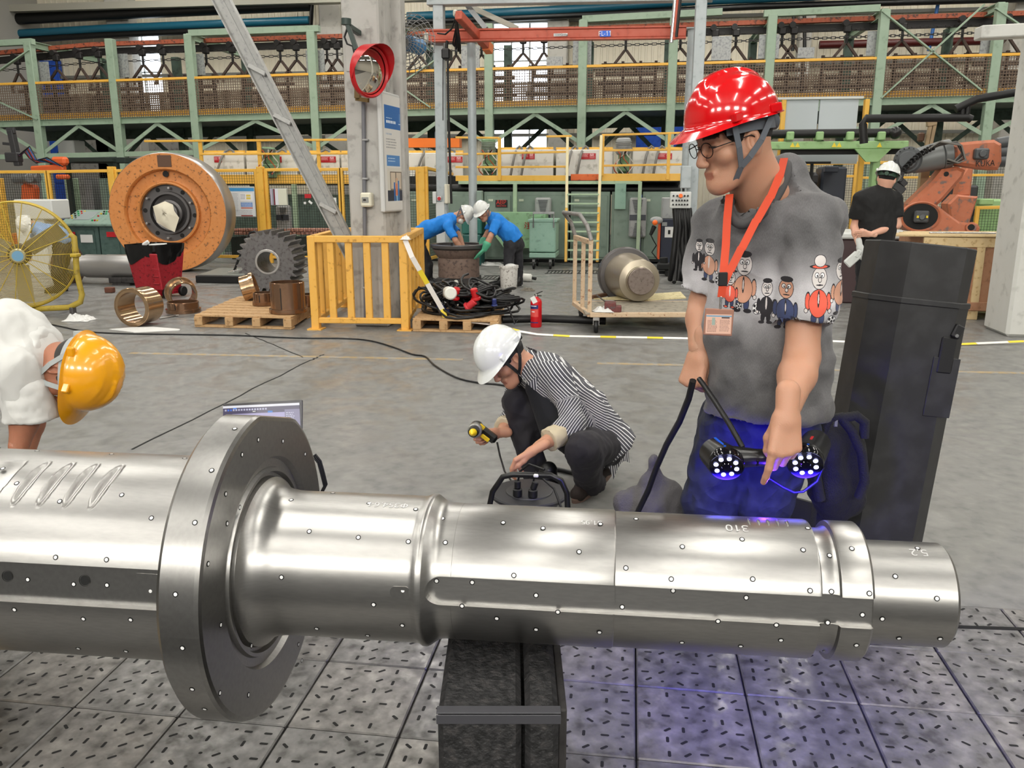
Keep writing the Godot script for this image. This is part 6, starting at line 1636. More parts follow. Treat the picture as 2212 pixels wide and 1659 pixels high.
	solo("steel_pin", M.new().cyl(V3(lerpf(cl, cr, 0.05), ctop + 0.045, cz - 0.02), V3(lerpf(cl, cr, 0.6), ctop + 0.045, cz + 0.03), 0.012, 8), mat("bright steel", Color.WHITE), "slim rod lying on the planks of the crate", "rod", V3(cl, ctop + 0.03, cz))
	# ---- low white machine bed behind the man in black
	t = thing("machine_bed", "dark red machine bed with a white top behind the man in black", "machine", foot(1850, 600, cz - 1.2))
	part("top", pbox(M.new(), 1800, 503, 1990, 517, cz - 1.2, 1.0, 0.02), mat("pale box", Color.WHITE))
	part("base", fbox(M.new(), 1806, 517, 1985, cz - 1.25, 0.9, 0.02), mat("bed maroon", Color(0.27, 0.2, 0.21), 0.5))
	# ---- white column at the right edge
	var conc := worn("white column paint", Color(0.80, 0.80, 0.78), Color(0.72, 0.72, 0.70), 0.7, 0.25, 0.6)
	var wz := pg(2185, 728).z
	var wl := pz(2163, 720, wz)
	var wc := struct("trim_7", M.new().box(V3(wl.x + 0.36, 4.9, wz - 0.3), V3(0.62, 9.8, 0.6), 0.03), conc)
	part2("ledge", M.new().bar(pz(2112, 72, wz - 0.3), pz(2230, 66, wz - 0.3), 0.2, 0.12, 0.01), conc, wc)
	# ---- conveyor beam with a black roller, white panels above
	var lime := worn("lime green steel", Color(0.58, 0.73, 0.50), Color(0.5, 0.62, 0.43), 0.5, 0.1, 0.8)
	var z := -14.6
	t = thing("transfer_beam", "lime green transfer beam carrying a black roller, right of the red helmet", "beam", foot(1890, 560, z))
	part("beam", pbox(M.new(), 1640, 305, 1963, 322, z, 0.3, 0.012), lime)
	part("post", pbox(M.new(), 1878, 322, 1893, 560, z - 0.05, 0.2, 0.01), lime)
	part("gusset", M.new().prism(PackedVector2Array([V2(-0.28, 0), V2(0.28, 0), V2(0.09, -0.2), V2(-0.09, -0.2)]), 0.0, 0.06, 0.0, Transform3D(Basis.IDENTITY, pz(1884, 322, z - 0.05))), lime)
	part("underside", pbox(M.new(), 1690, 322, 1960, 333, z - 0.1, 0.2), dark)
	part("roller", M.new().cyl(pz(1640, 290, z - 0.1), pz(1936, 287, z - 0.1), 0.07, 16, 0.01), black)
	part("roller_end", M.new().ball(pz(1934, 287, z - 0.05), V3(0.1, 0.1, 0.1), 14, 10), mat("end dark", Color(0.2, 0.2, 0.2), 0.3, 0.5))
	for xx in [1700, 1764, 1830, 1898]: part("saddle", pbox(M.new(), xx, 284, xx + 16, 303, z + 0.05, 0.25, 0.015), lime)
	for xx in [1712, 1723, 1802, 1813, 1900]:
		part("warning_triangle", M.new().prism(PackedVector2Array([V2(-0.04, -0.035), V2(0.04, -0.035), V2(0, 0.04)]), 0.0, 0.004, 0.0, Transform3D(Basis.IDENTITY, pz(xx, 313, z + 0.005))), mat("tape yellow", Color.WHITE))
	t = thing("sheet_screen", "pair of white sheet panels with yellow end posts above the lime green beam", "panel", foot(1775, 560, z - 0.8))
	var wp2 := mat("pale sheet", Color(0.74, 0.77, 0.79), 0.5)
	part("sheet", pbox(M.new(), 1686, 214, 1766, 296, z - 0.9, 0.04, 0.005), wp2)
	part("sheet", pbox(M.new(), 1769, 213, 1852, 296, z - 0.9, 0.04, 0.005), wp2)
	part("lower_sheet", pbox(M.new(), 1692, 322, 1852, 354, z - 0.9, 0.04), wp2)
	part("top_edge", pbox(M.new(), 1674, 209, 1866, 214, z - 0.85, 0.1), mat("pale box", Color.WHITE))
	var yel := worn("safety yellow", Color.WHITE, Color.WHITE)
	for xx in [1676, 1852]: part("end_post", fbox(M.new(), xx, 214, xx + 10, z - 0.86, 0.12, 0.006), yel)
	# rack of clamps below
	solo("clamp_rail", pbox(M.new(), 1695, 349, 1795, 354, z - 0.6, 0.05).merge(fbox(M.new(), 1742, 352, 1748, z - 0.62, 0.05)), dark, "dark rail of small clamps below the lime green beam", "rail", pz(1740, 352, z - 0.6))
	# machinery seen through the right fence
	var items := [[1724, 372, 1760, 398, "slate machine housing", "dark press housing behind the fence, left of the man in black"], [1768, 360, 1822, 500, "slate band", "tall slate grey cabinet behind the fence"], [1700, 410, 1762, 470, "grey blade", "grey machine bed behind the fence by the grey shirt"], [2050, 400, 2105, 470, "slate machine housing", "dark stack of machine heads behind the fence under the robot arm"], [2095, 430, 2160, 520, "lime green steel", "green machine frame behind the small gate"]]
	mat("slate machine housing", Color(0.2, 0.2, 0.21), 0.5); mat("grey blade", Color(0.5, 0.5, 0.5), 0.4)
	for q in items:
		solo("machine_housing", fbox(M.new(), q[0], q[1], q[2], -17.5, 0.6, 0.04).box(pz((q[0] + q[2]) / 2.0, q[1] + 6, -17.3), V3(0.25, 0.12, 0.2), 0.02).box(pz((q[0] + q[2]) / 2.0 + 6, q[3] - 12, -17.3), V3(0.3, 0.16, 0.2), 0.02), mats[q[4]] if mats.has(q[4]) else dark, q[5], "machine", pz(q[0], q[3], -17.5))
	# ---- black air ducts at the far right
	var duct := [[[1866, 310], [1864, 268], [1870, 256], [2090, 254], [2098, 258]], [[2064, 236], [2110, 214], [2190, 200], [2201, 204], [2198, 300], [2186, 345]], [[2078, 254], [2080, 226]], [[2088, 254], [2092, 222]]]
	for k in duct.size():
		var pts := []
		for q in duct[k]: pts.push_back(pz(q[0], q[1], -12.6))
		solo("air_duct", M.new().tube(pts, 0.055 if k < 2 else 0.035, 10), black, ["black duct running level above the robot's arm", "black duct arching down beside the white column", "left short black duct stub joining the two ducts", "right short black duct stub joining the two ducts"][k], "duct", pts[0], "black air ducts")
	robot_right()
	robot_left()

func robot_right() -> void:
	var z := -13.2
	var or_ := worn("robot orange", Color(0.78, 0.46, 0.33), Color(0.50, 0.42, 0.40), 0.42, 0.28, 0.9, 0.1)
	var gr := mat("robot grey", Color(0.34, 0.35, 0.36), 0.4, 0.3)
	var black := mat("black rubber", Color.BLACK)
	var lite := mat("robot light grey", Color(0.5, 0.51, 0.51), 0.4, 0.3)
	var t := thing("robot", "large worn orange robot arm with a grey wrist behind the man in black", "robot", foot(2020, 520, z))
	var ovl := func(pts, hw, m: M, zz, dep):   # a plate with rounded outline through pixels
		var poly := PackedVector2Array()
		var o := pz(2000, 420, zz)
		for q in pts:
			var p := pz(q[0], q[1], zz)
			poly.push_back(V2(p.x - o.x, p.y - o.y))
		m.prism(poly, dep / 2, -dep / 2, hw, Transform3D(Basis.IDENTITY, o))
		return m
	# lower link: big oval eye with a tail
	var eye := pz(1988, 468, z + 0.25)
	part("shoulder_housing", ovl.call([[1950, 460], [1955, 444], [1972, 436], [1995, 436], [2012, 442], [2035, 460], [2060, 478], [2098, 482], [2104, 490], [2102, 498], [2090, 505], [1965, 505], [1952, 492]], 0.03, M.new(), z, 0.5), or_)
	var ex := aim(eye, V3(0, 0, 1)) * Transform3D(Basis.from_scale(V3(1.08, 1, 0.83)), Vector3.ZERO)
	part("eye_rim", M.new().lathe([V2(0.265, -0.02), V2(0.265, 0.02), V2(0.245, 0.03), V2(0.22, 0.004)], 36, ex), or_)
	part("eye_hollow", M.new().lathe([V2(0.235, 0.006), V2(0, 0.006)], 36, ex), mat("dark recess", Color.BLACK))
	part("motor", M.new().box(pz(1990, 468, z + 0.3), V3(0.2, 0.17, 0.08), 0.02).cyl(pz(1992, 469, z + 0.3), pz(1992, 469, z + 0.36), 0.045, 12, 0.01), gr)
	for xx in [1981, 2001]: part("arrow_mark", pbox(M.new(), xx, 466, xx + 4, 471, z + 0.37, 0.02), mat("tape yellow", Color.WHITE))
	part("tail_boss", M.new().cyl(pz(2098, 491, z - 0.2), pz(2098, 491, z + 0.3), 0.075, 20, 0.01), or_)
	part("tail_bore", M.new().cyl(pz(2098, 491, z + 0.28), pz(2098, 491, z + 0.305), 0.045, 16), mat("dark recess", Color.BLACK))
	# upper link
	part("link_arm", ovl.call([[1948, 462], [1956, 440], [2010, 388], [2028, 366], [2060, 360], [2078, 368], [2072, 384], [2030, 432], [2014, 446]], 0.05, M.new(), z + 0.02, 0.34), or_)
	part("link_hole", M.new().cyl(pz(2044, 376, z + 0.18), pz(2044, 376, z + 0.2), 0.035, 14), mat("dark recess", Color.BLACK))
	part("elbow_joint", M.new().cyl(pz(1961, 346, z - 0.2), pz(1961, 346, z + 0.25), 0.19, 32, 0.03).cyl(pz(1961, 346, z + 0.2), pz(1961, 346, z + 0.32), 0.13, 32, 0.02), gr)
	for k in 16:
		var an := TAU * k / 16.0
		part("bolt", M.new().cyl(pz(1961, 346, z + 0.25) + V3(cos(an), sin(an), 0) * 0.165, pz(1961, 346, z + 0.27) + V3(cos(an), sin(an), 0) * 0.165, 0.012, 6), black)
	part("forearm", M.new().cyl(pz(1968, 350, z + 0.05), pz(2034, 335, z + 0.05), 0.17, 28, 0.02, 0.2).cyl(pz(2034, 335, z + 0.05), pz(2052, 332, z + 0.05), 0.205, 28, 0.01), lite)
	part("arm_body", ovl.call([[2050, 318], [2058, 310], [2096, 306], [2136, 303], [2152, 312], [2152, 350], [2144, 368], [2120, 366], [2052, 356]], 0.04, M.new(), z + 0.02, 0.42), or_)
	var kl := part("motor_cover", pbox(M.new(), 2106, 320, 2138, 344, z + 0.3, 0.1, 0.02), gr)
	part("cover_boss", M.new().cyl(pz(2124, 332, z + 0.28), pz(2124, 332, z + 0.34), 0.05, 12, 0.01), gr)
	words("KUKA", 0.105, mat("plate black", Color.BLACK), pz(2128, 353, z + 0.25), Basis(Vector3.BACK, 0.04), kl)
	for k in 3: part("wrist_motor", M.new().cyl(pz(2150, 312 + k * 18, z + 0.05), pz(2182, 306 + k * 20, z + 0.05), 0.085, 16, 0.02), gr)
	var pts := []
	for s in 60:
		var f := s / 59.0
		var c := pz(lerpf(1950, 2016, f), lerpf(368, 318, f) - 6.0 * sin(f * PI), z + 0.36)
		pts.push_back(c + V3(0.02 * sin(f * 60.0), 0.035 * cos(f * 60.0), 0.03 * sin(f * 60.0)))
	part("coiled_hose", M.new().tube(pts, 0.014, 6), black)
	for k in 5:
		var cp := []
		for q in [[1990 + k * 4, 330 - k * 2], [2030, 314 - k * 2], [2065 + k * 3, 306 + k * 2], [2078 + k * 2, 330 + k * 4], [2058 + k * 3, 352], [2046, 356 - k * 3]]: cp.push_back(pz(q[0], q[1], z + 0.3 + 0.02 * k))
		part("cable", M.new().tube(cp, 0.014, 6), black if k % 2 else mat("grey hose", Color.WHITE))
	part("gripper", M.new().bar(pz(1948, 362, z + 0.2), pz(1938, 392, z + 0.2), 0.12, 0.1, 0.01).bar(pz(1930, 398, z + 0.2), pz(1952, 414, z + 0.2), 0.08, 0.1, 0.01).bar(pz(1940, 384, z + 0.2), pz(1956, 400, z + 0.2), 0.08, 0.08, 0.01), mat("slate machine housing", Color.WHITE))
	t = thing("robot", "second orange robot seen through the fence right of the large arm", "robot", foot(2070, 500, z - 3.0))
	part("column", ovl.call([[2050, 566], [2048, 500], [2040, 440], [2060, 420], [2104, 424], [2086, 480], [2080, 505], [2084, 566]], 0.03, M.new(), z - 3.0, 0.4), or_)
	part("upper_arm", ovl.call([[2062, 424], [2070, 380], [2084, 360], [2096, 364], [2090, 424]], 0.03, M.new(), z - 3.1, 0.3), or_)
	t = thing("gripper_post", "tan wooden looking gripper standing above the grey wrist", "gripper", pz(2000, 330, z - 0.4))
	part("twin_bars", M.new().bar(pz(2000, 322, z - 0.4), pz(2010, 266, z - 0.4), 0.05, 0.06, 0.006).bar(pz(2008, 322, z - 0.4), pz(2020, 264, z - 0.4), 0.05, 0.06, 0.006).bar(pz(2002, 268, z - 0.4), pz(2022, 264, z - 0.4), 0.08, 0.08, 0.006).bar(pz(2002, 322, z - 0.4), foot(2002, 322, z - 0.4), 0.12, 0.12), mat("gripper tan", Color(0.62, 0.54, 0.42), 0.5))
	part("dark_jaw", pbox(M.new(), 1986, 286, 1998, 306, z - 0.4, 0.12, 0.02), mat("bare brown", Color.WHITE))

func robot_left() -> void:
	var z := pg(660, 569).z - 1.0
	var or_ := mat("robot bright orange", Color(0.88, 0.40, 0.20), 0.4)
	var gr := mat("robot grey", Color.WHITE)
	var black := mat("black rubber", Color.BLACK)
	var lite := mat("robot light grey", Color.WHITE)
	thing("robot", "bright orange robot with a dark gripper tower at the hall's far left", "robot", foot(70, 560, z))
	part("pedestal", M.new().cyl(foot(70, 560, z), foot(70, 560, z) + V3(0, 0.5, 0), 0.35, 24, 0.02), or_)
	part("lower_arm", M.new().bar(foot(70, 560, z) + V3(0, 0.4, 0), pz(66, 398, z), 0.3, 0.3, 0.06), or_)
	part("upper_arm", M.new().cyl(pz(30, 386, z + 0.1), pz(84, 384, z + 0.1), 0.11, 20, 0.02).cyl(pz(56, 385, z + 0.2), pz(64, 385, z + 0.35), 0.1, 20, 0.02), lite)
	part("fore_arm", M.new().bar(pz(70, 366, z), pz(140, 362, z), 0.16, 0.14, 0.03), or_)
	part("orange_head", M.new().box(pz(130, 348, z), V3(0.34, 0.18, 0.2), 0.05).box(pz(136, 382, z), V3(0.24, 0.1, 0.2), 0.03), or_)
	part("gripper_tower", M.new().bar(pz(40, 358, z + 0.3), pz(24, 282, z + 0.3), 0.12, 0.14, 0.01).bar(pz(16, 283, z + 0.3), pz(32, 282, z + 0.3), 0.08, 0.12, 0.01).box(pz(30, 340, z + 0.3), V3(0.3, 0.2, 0.2), 0.02).bar(pz(8, 310, z + 0.3), pz(30, 312, z + 0.3), 0.1, 0.06, 0.01), mat("slate machine housing", Color.WHITE))
	for k in 7:
		var pts := []
		for q in [[42, 340 - k], [52 + k * 2, 328 - k * 2], [62 + k * 3, 340 + k], [78 + k * 4, 352 - k * 2], [100 + k * 6, 348 + k * 2]]: pts.push_back(pz(q[0], q[1], z + 0.25 + 0.02 * k))
		part("cable", M.new().tube(pts, 0.014, 5), [black, mat("red cable", Color(0.62, 0.15, 0.15), 0.5), mat("light blue pipe", Color.WHITE)][k % 3])
	solo("roller_table", pbox(M.new(), 140, 340, 270, 352, z - 0.6, 0.5, 0.01).merge(fbox(M.new(), 150, 352, 158, z - 0.6, 0.1)).merge(fbox(M.new(), 255, 352, 263, z - 0.6, 0.1)).box(pz(200, 346, z - 0.5), V3(1.0, 0.06, 0.1)), mat("dark frame green", Color.WHITE), "dark green roller table behind the left fence", "conveyor", pz(200, 352, z - 0.6))
	for k in 3:
		var xx: float = [148, 190, 222][k]
		solo("machine_column", pbox(M.new(), xx, 385, xx + [14, 16, 12][k], 560, z - 1.0, 0.3, 0.01), [worn("pale green steel", Color.WHITE, Color.WHITE), mat("grey blade", Color(0.5, 0.5, 0.5), 0.4), worn("machine green", Color.WHITE, Color.WHITE)][k], "upright %s machine column behind the left fence" % ["pale green", "grey", "dark green"][k], "column", foot(xx, 560, z - 1.0))
	solo("yellow_post", pbox(M.new(), -8, 385, 10, 560, z - 0.4, 0.15, 0.01), worn("safety yellow", Color.WHITE, Color.WHITE), "yellow post behind the fence at the picture's edge", "post", foot(0, 560, z - 0.4))
	solo("white_carton", pbox(M.new(), 124, 303, 160, 334, ZG - 1.0, 0.5, 0.02), mat("pale box", Color.WHITE), "white box with blue marks on the gantry behind the robot", "box", pz(140, 334, ZG - 1.0))

# ================================================================ the shaft
var SA := V3(0, 0.62, -1.86)
var SD := V3(0.999657, 0, -0.026177)
var SN := V3(0.026177, 0, 0.999657)    # level, towards the camera's side
func sp(u: float, r: float, deg: float) -> Vector3:
	var a := deg_to_rad(deg); return SA + SD * u + (SN * cos(a) + Vector3.UP * sin(a)) * r
# stations [u, r, half slot width, slot floor height]: a turned body with a slot along it at the angle kd
func turned(m: M, st: Array, kd: float, seg := 72) -> void:
	var kn := SN * cos(deg_to_rad(kd)) + Vector3.UP * sin(deg_to_rad(kd))
	var kt := -SN * sin(deg_to_rad(kd)) + Vector3.UP * cos(deg_to_rad(kd))
	for k in st.size() - 1:
		var a: Array = st[k]; var b: Array = st[k + 1]
		var dv := V2(b[0] - a[0], b[1] - a[1])
		if dv.length() < 1e-6: continue
		var nn := V2(-dv.y, dv.x).normalized()   # (along the axis, outwards)
		var n0 := nn; var n1 := nn
		if k > 0:
			var p: Array = st[k - 1]
			var pd := V2(a[0] - p[0], a[1] - p[1])
			var pn := V2(-pd.y, pd.x).normalized()
			if pd.length() > 1e-6 and pn.dot(nn) > 0.75: n0 = (pn + nn).normalized()
		if k < st.size() - 2:
			var q: Array = st[k + 2]
			var qd := V2(q[0] - b[0], q[1] - b[1])
			var qn := V2(-qd.y, qd.x).normalized()
			if qd.length() > 1e-6 and qn.dot(nn) > 0.75: n1 = (qn + nn).normalized()
		var aa := asin(clampf(a[2] / maxf(a[1], 0.001), 0, 0.99)); var ab := asin(clampf(b[2] / maxf(b[1], 0.001), 0, 0.99))
		var base := m.v.size()
		for s in seg + 1:
			var f := float(s) / seg
			var ta := lerpf(aa, TAU - aa, f); var tb := lerpf(ab, TAU - ab, f)
			var ra := kn * cos(ta) + kt * sin(ta); var rb := kn * cos(tb) + kt * sin(tb)
			m.vert(SA + SD * a[0] + ra * a[1], SD * n0.x + ra * n0.y, V2(a[0], f))
			m.vert(SA + SD * b[0] + rb * b[1], SD * n1.x + rb * n1.y, V2(b[0], f))
		for s in seg:
			var q := base + s * 2
			m.tri(q, q + 1, q + 3); m.tri(q, q + 3, q + 2)
		if a[2] > 0.0 or b[2] > 0.0:
			var A: Vector3 = SA + SD * a[0]; var B: Vector3 = SA + SD * b[0]
			if dv.x > 1e-6: m.face([A + kn * a[3] - kt * a[2], A + kn * a[3] + kt * a[2], B + kn * b[3] + kt * b[2], B + kn * b[3] - kt * b[2]], kn)
			var ha := sqrt(maxf(a[1] * a[1] - a[2] * a[2], 0)); var hb := sqrt(maxf(b[1] * b[1] - b[2] * b[2], 0))
			for sg in [-1.0, 1.0]:
				var wn: Vector3 = (-kt * sg * (dv.x) + SD * (b[2] - a[2])).normalized()
				m.face([A + kt * a[2] * sg + kn * ha, A + kt * a[2] * sg + kn * a[3], B + kt * b[2] * sg + kn * b[3], B + kt * b[2] * sg + kn * hb], wn)

func steel_shaft() -> void:
	var ct := ntex(0.02, [Color(0.655, 0.65, 0.64), Color(0.685, 0.68, 0.67)], [0.2, 0.8], 512, 5, 62)
	var st := mat("brushed steel", Color.WHITE, 0.33, 1.0, {"tex": ct, "tri": V3(2.0, 10.0, 10.0)})
	var st2 := mat("brushed flange steel", Color(0.92, 0.92, 0.92), 0.3, 1.0, {"tex": ct, "tri": 5.0})
	thing("steel_shaft", "long turned steel shaft with a big flange and keyways, dotted with round markers", "shaft", SA * V3(1, 0, 1) + V3(0, 0.24, 0))
	# drum with five milled scoops
	var us := []
	var u := -2.5
	while u < -0.9705:
		us.push_back(u); u += 0.004 if u > -1.5 and u < -1.19 else 0.06
	us.push_back(-0.97)
	var al := asin(0.047 / 0.255)
	var rows := []
	var ths := []
	var th := rad_to_deg(al) + 7.9
	while th < 367.9 - rad_to_deg(al):
		ths.push_back(th); th += 1.0 if th > 40 and th < 90 else 4.0
	ths.push_back(367.9 - rad_to_deg(al))
	for uu in us:
		var row := PackedVector3Array()
		for t in ths:
			var r := 0.255
			for k in 5:
				var du: float = (uu - (-1.221 - 0.0645 * k) - 0.00025 * (t - 65.0)) / 0.0135
				var dt: float = (t - 65.0) / 17.5
				r -= 0.015 * pow(maxf(0.0, 1.0 - du * du - dt * dt), 0.7)
			row.push_back(sp(uu, r, t))
		rows.push_back(row)
	var m := M.new()
	m.grid(rows, false, false, true)
	part("drum", m, st)
	m = M.new()
	var kn := SN * cos(deg_to_rad(7.9)) + Vector3.UP * sin(deg_to_rad(7.9))
	var kt := -SN * sin(deg_to_rad(7.9)) + Vector3.UP * cos(deg_to_rad(7.9))
	var A := SA - SD * 2.5; var B := SA - SD * 0.97
	m.face([A + kn * 0.230 - kt * 0.047, A + kn * 0.230 + kt * 0.047, B + kn * 0.230 + kt * 0.047, B + kn * 0.230 - kt * 0.047], kn)
	for sg in [-1.0, 1.0]: m.face([A + kt * 0.047 * sg + kn * 0.2506, A + kt * 0.047 * sg + kn * 0.23, B + kt * 0.047 * sg + kn * 0.23, B + kt * 0.047 * sg + kn * 0.2506], -kt * sg)
	m.box(SA + SD * -1.0 + kn * 0.2305 + kt * 0.005, V3(0.19, 0.05, 0.001), 0.0, Basis(SD, kt, kn))
	part("drum_keyway", m, st2)
	for uh in [-1.412, -1.221, -1.027]:
		var c: Vector3 = SA + SD * uh + kn * 0.2302 + kt * 0.006
		part("threaded_hole", M.new().lathe([V2(0.0135, 0.0012), V2(0.0115, -0.004), V2(0.0115, 0.0004), V2(0, 0.0004)], 24, aim(c, kn)), mat("dark recess", Color.BLACK))
	# flange: a disc with one flat, a recessed ring and a rounded neck
	m = M.new()
	var FR := 0.38
	var fl := func(deg): return minf(FR, 0.362 / maxf(cos(deg_to_rad(deg - 107.0)), 0.2)) if absf(wrapf(deg - 107.0, -180, 180)) < 60 else FR
	rows = []
	for q in [[-0.97, -0.12], [-0.97, -0.012], [-0.958, 0.0], [-0.882, 0.0], [-0.873, -0.003], [-0.87, -0.012]]:
		var row := PackedVector3Array()
		for s in 121: row.push_back(sp(q[0], fl.call(s * 3.0) + q[1], s * 3.0))
		rows.push_back(row)
	for k in rows.size() - 1: m.grid([rows[k], rows[k + 1]], false, false, true)
	var inner := PackedVector3Array()
	for s in 121: inner.push_back(sp(-0.87, 0.262, s * 3.0))
	m.grid([rows[5], inner], false, false, true)
	part("flange", m, st2)
	m = M.new()
	turned(m, [[-0.87, 0.262, 0, 0], [-0.884, 0.256, 0, 0], [-0.884, 0.236, 0, 0], [-0.874, 0.232, 0, 0], [-0.874, 0.224, 0, 0], [-0.888, 0.22, 0, 0], [-0.888, 0.212, 0, 0], [-0.872, 0.209, 0, 0], [-0.868, 0.203, 0, 0], [-0.855, 0.19, 0, 0], [-0.835, 0.182, 0, 0], [-0.81, 0.178, 0, 0], [-0.79, 0.177, 0, 0], [-0.48, 0.177, 0, 0], [-0.470, 0.179, 0, 0], [-0.463, 0.1835, 0, 0], [-0.455, 0.184, 0, 0], [-0.449, 0.181, 0, 0]], 8.5, 96)
	part("journal_neck", m, st)
	# small pocket in the neck
	var pk := M.new()
	var po := PackedVector2Array()
	for s in 20:
		var a := TAU * s / 20.0
		po.push_back(V2(cos(a) * 0.013 + signf(cos(a)) * 0.011, sin(a) * 0.0145))
	pk.prism(po, 0.0, 0.0016, 0.0, Transform3D(Basis(SD, Vector3.UP * cos(0.13) - SN * sin(0.13), SN * cos(0.13) + Vector3.UP * sin(0.13)), sp(-0.495, 0.1762, 7.5)))
	part("small_keyway", pk, st2)
	# long keyed length, groove, collar and end journal
	var w := 0.0333
	m = M.new()
	var s1 := [[-0.449, 0.181, 0, 0.143], [-0.440, 0.174, 0, 0.143]]
	for k in 9:
		var uu := -0.440 + w * (1.0 - cos(k * PI / 16.0))
		var hw := w * sin(k * PI / 16.0)
		var rr := 0.163 + 0.011 * pow(clampf((-0.412 - uu) / 0.028, 0, 1), 2.0)
		s1.push_back([uu, rr, hw, 0.143])
	s1.append_array([[-0.383, 0.163, w, 0.143], [-0.3825, 0.1624, w, 0.143], [-0.38, 0.1624, w, 0.143], [-0.017, 0.1624, w, 0.143], [-0.013, 0.159, w, 0.143]])
	turned(m, s1, 8.5, 96)
	part("keyed_length", m, st)
	m = M.new()
	turned(m, [[-0.013, 0.159, w, 0.138], [0.426, 0.159, w, 0.138], [0.431, 0.1575, w, 0.138], [0.4315, 0.146, w, 0.136], [0.437, 0.1405, w, 0.134], [0.462, 0.1405, w, 0.134], [0.472, 0.146, w, 0.136], [0.474, 0.1575, w, 0.138], [0.479, 0.159, w, 0.138], [0.537, 0.159, w, 0.138], [0.543, 0.153, w, 0.138], [0.543, 0.141, w, 0.138]], 8.0, 96)
	part("keyed_length", m, st)
	m = M.new()
	turned(m, [[0.543, 0.142, 0, 0], [0.543, 0.124, 0, 0], [0.546, 0.1185, 0, 0], [0.552, 0.1177, 0, 0], [0.728, 0.1177, 0, 0], [0.735, 0.111, 0, 0], [0.736, 0.02, 0, 0], [0.725, 0.012, 0, 0], [0.725, 0.0, 0, 0]], 8.5, 72)
	part("end_journal", m, st)
	# five short oil slots on top of the right length
	for k in 5:
		var pts := []
		for s in 9: pts.push_back(sp(0.293 + k * 0.0215 + 0.00025 * s, 0.1592, 84.0 + s * 1.8))
		part("oil_slot", M.new().tube(pts, [0.0008, 0.0022, 0.0032, 0.0038, 0.004, 0.0038, 0.0032, 0.0022, 0.0008], 8), st2)
	# chalked numbers, written from the far side
	var chalk := mat("chalk", Color(0.82, 0.82, 0.82), 0.9)
	for c in [["Φ354.64", -0.555, 0.1775, 80.0, 0.026], ["310", 0.262, 0.1595, 78.0, 0.032], ["5.2", 0.665, 0.1182, 76.0, 0.03], ["31.95", -0.07, 0.1629, 75.0, 0.02]]:
		var a := deg_to_rad(c[3])
		var out := SN * cos(a) + Vector3.UP * sin(a)
		var up := SN * sin(a) - Vector3.UP * cos(a)
		var l := words(c[0], c[4], chalk, sp(c[1], c[2], c[3]), Basis(-SD, up, out), cur, false, 0.0006)
		l.mesh.font.font_weight = 300; l.name = "chalk_mark"
		var side: float = c[2] * 2.0 * asin(c[4] * 0.5 / c[2])
		l.scale = V3(1, side / c[4], 1)
	# round markers
	var wd := M.new().cyl(Vector3.ZERO, V3(0, 0.0006, 0), 0.0040, 14).mesh()
	var bd := M.new().cyl(Vector3.ZERO, V3(0, 0.0004, 0), 0.0062, 16).mesh().surface_get_arrays(0)
	wd.add_surface_from_arrays(Mesh.PRIMITIVE_TRIANGLES, bd)
	var mw := mat("marker white", Color(0.95, 0.95, 0.95), 0.5)
	var mb := mat("marker black", Color(0.02, 0.02, 0.02), 0.6)
	var dots := [   # [radius, pixel pairs]; radius 0 is the flange's face, negative a keyway floor's height
		[0.255, [80, 974], [241, 981], [399, 990], [6, 1012], [36, 1044], [129, 1083], [263, 1069], [327, 1119], [120, 1204], [230, 1209], [31, 1317], [180, 1337], [282, 1339], [169, 1401], [272, 1407]],
		[-0.230, [60, 1252], [159, 1262], [231, 1264], [325, 1277]],
		[0.38, [457, 1016], [421, 1129], [379, 1284], [394, 1400], [415, 1489], [442, 1532], [507, 926], [549, 889]],
		[0.0, [558, 950], [611, 953], [523, 982], [659, 981], [488, 1067], [491, 1131], [450, 1218], [477, 1350], [645, 1392], [652, 1427], [475, 1497], [537, 1501], [518, 1096], [514, 1287], [543, 1395]],
		[0.177, [719, 1065], [629, 1080], [668, 1148], [608, 1247], [684, 1358], [797, 1087], [898, 1100], [774, 1161], [882, 1170], [807, 1306], [870, 1276], [869, 1351], [794, 1373]],
		[0.163, [956, 1120], [962, 1172], [1087, 1129], [1173, 1141], [1201, 1094], [1297, 1132], [1251, 1192], [1110, 1243], [998, 1309], [1205, 1322], [1073, 1336], [1158, 1360], [1295, 1366], [932, 1351]],
		[-0.143, [943, 1255], [1020, 1258], [1158, 1286]],
		[0.159, [1374, 1121], [1474, 1181], [1603, 1165], [1745, 1141], [1735, 1188], [1450, 1251], [1626, 1251], [1750, 1276], [1840, 1185], [1878, 1282], [1551, 1342], [1677, 1350], [1687, 1383], [1600, 1396], [1473, 1388], [1850, 1394], [1352, 1227]],
		[-0.138, [1454, 1276], [1612, 1291], [1863, 1328], [1788, 1345], [1344, 1311]],
		[0.141, [1792, 1200], [1796, 1278], [1782, 1406]],
		[0.118, [1934, 1245], [1982, 1184], [2024, 1293], [1906, 1337], [1942, 1379], [2031, 1380]]]
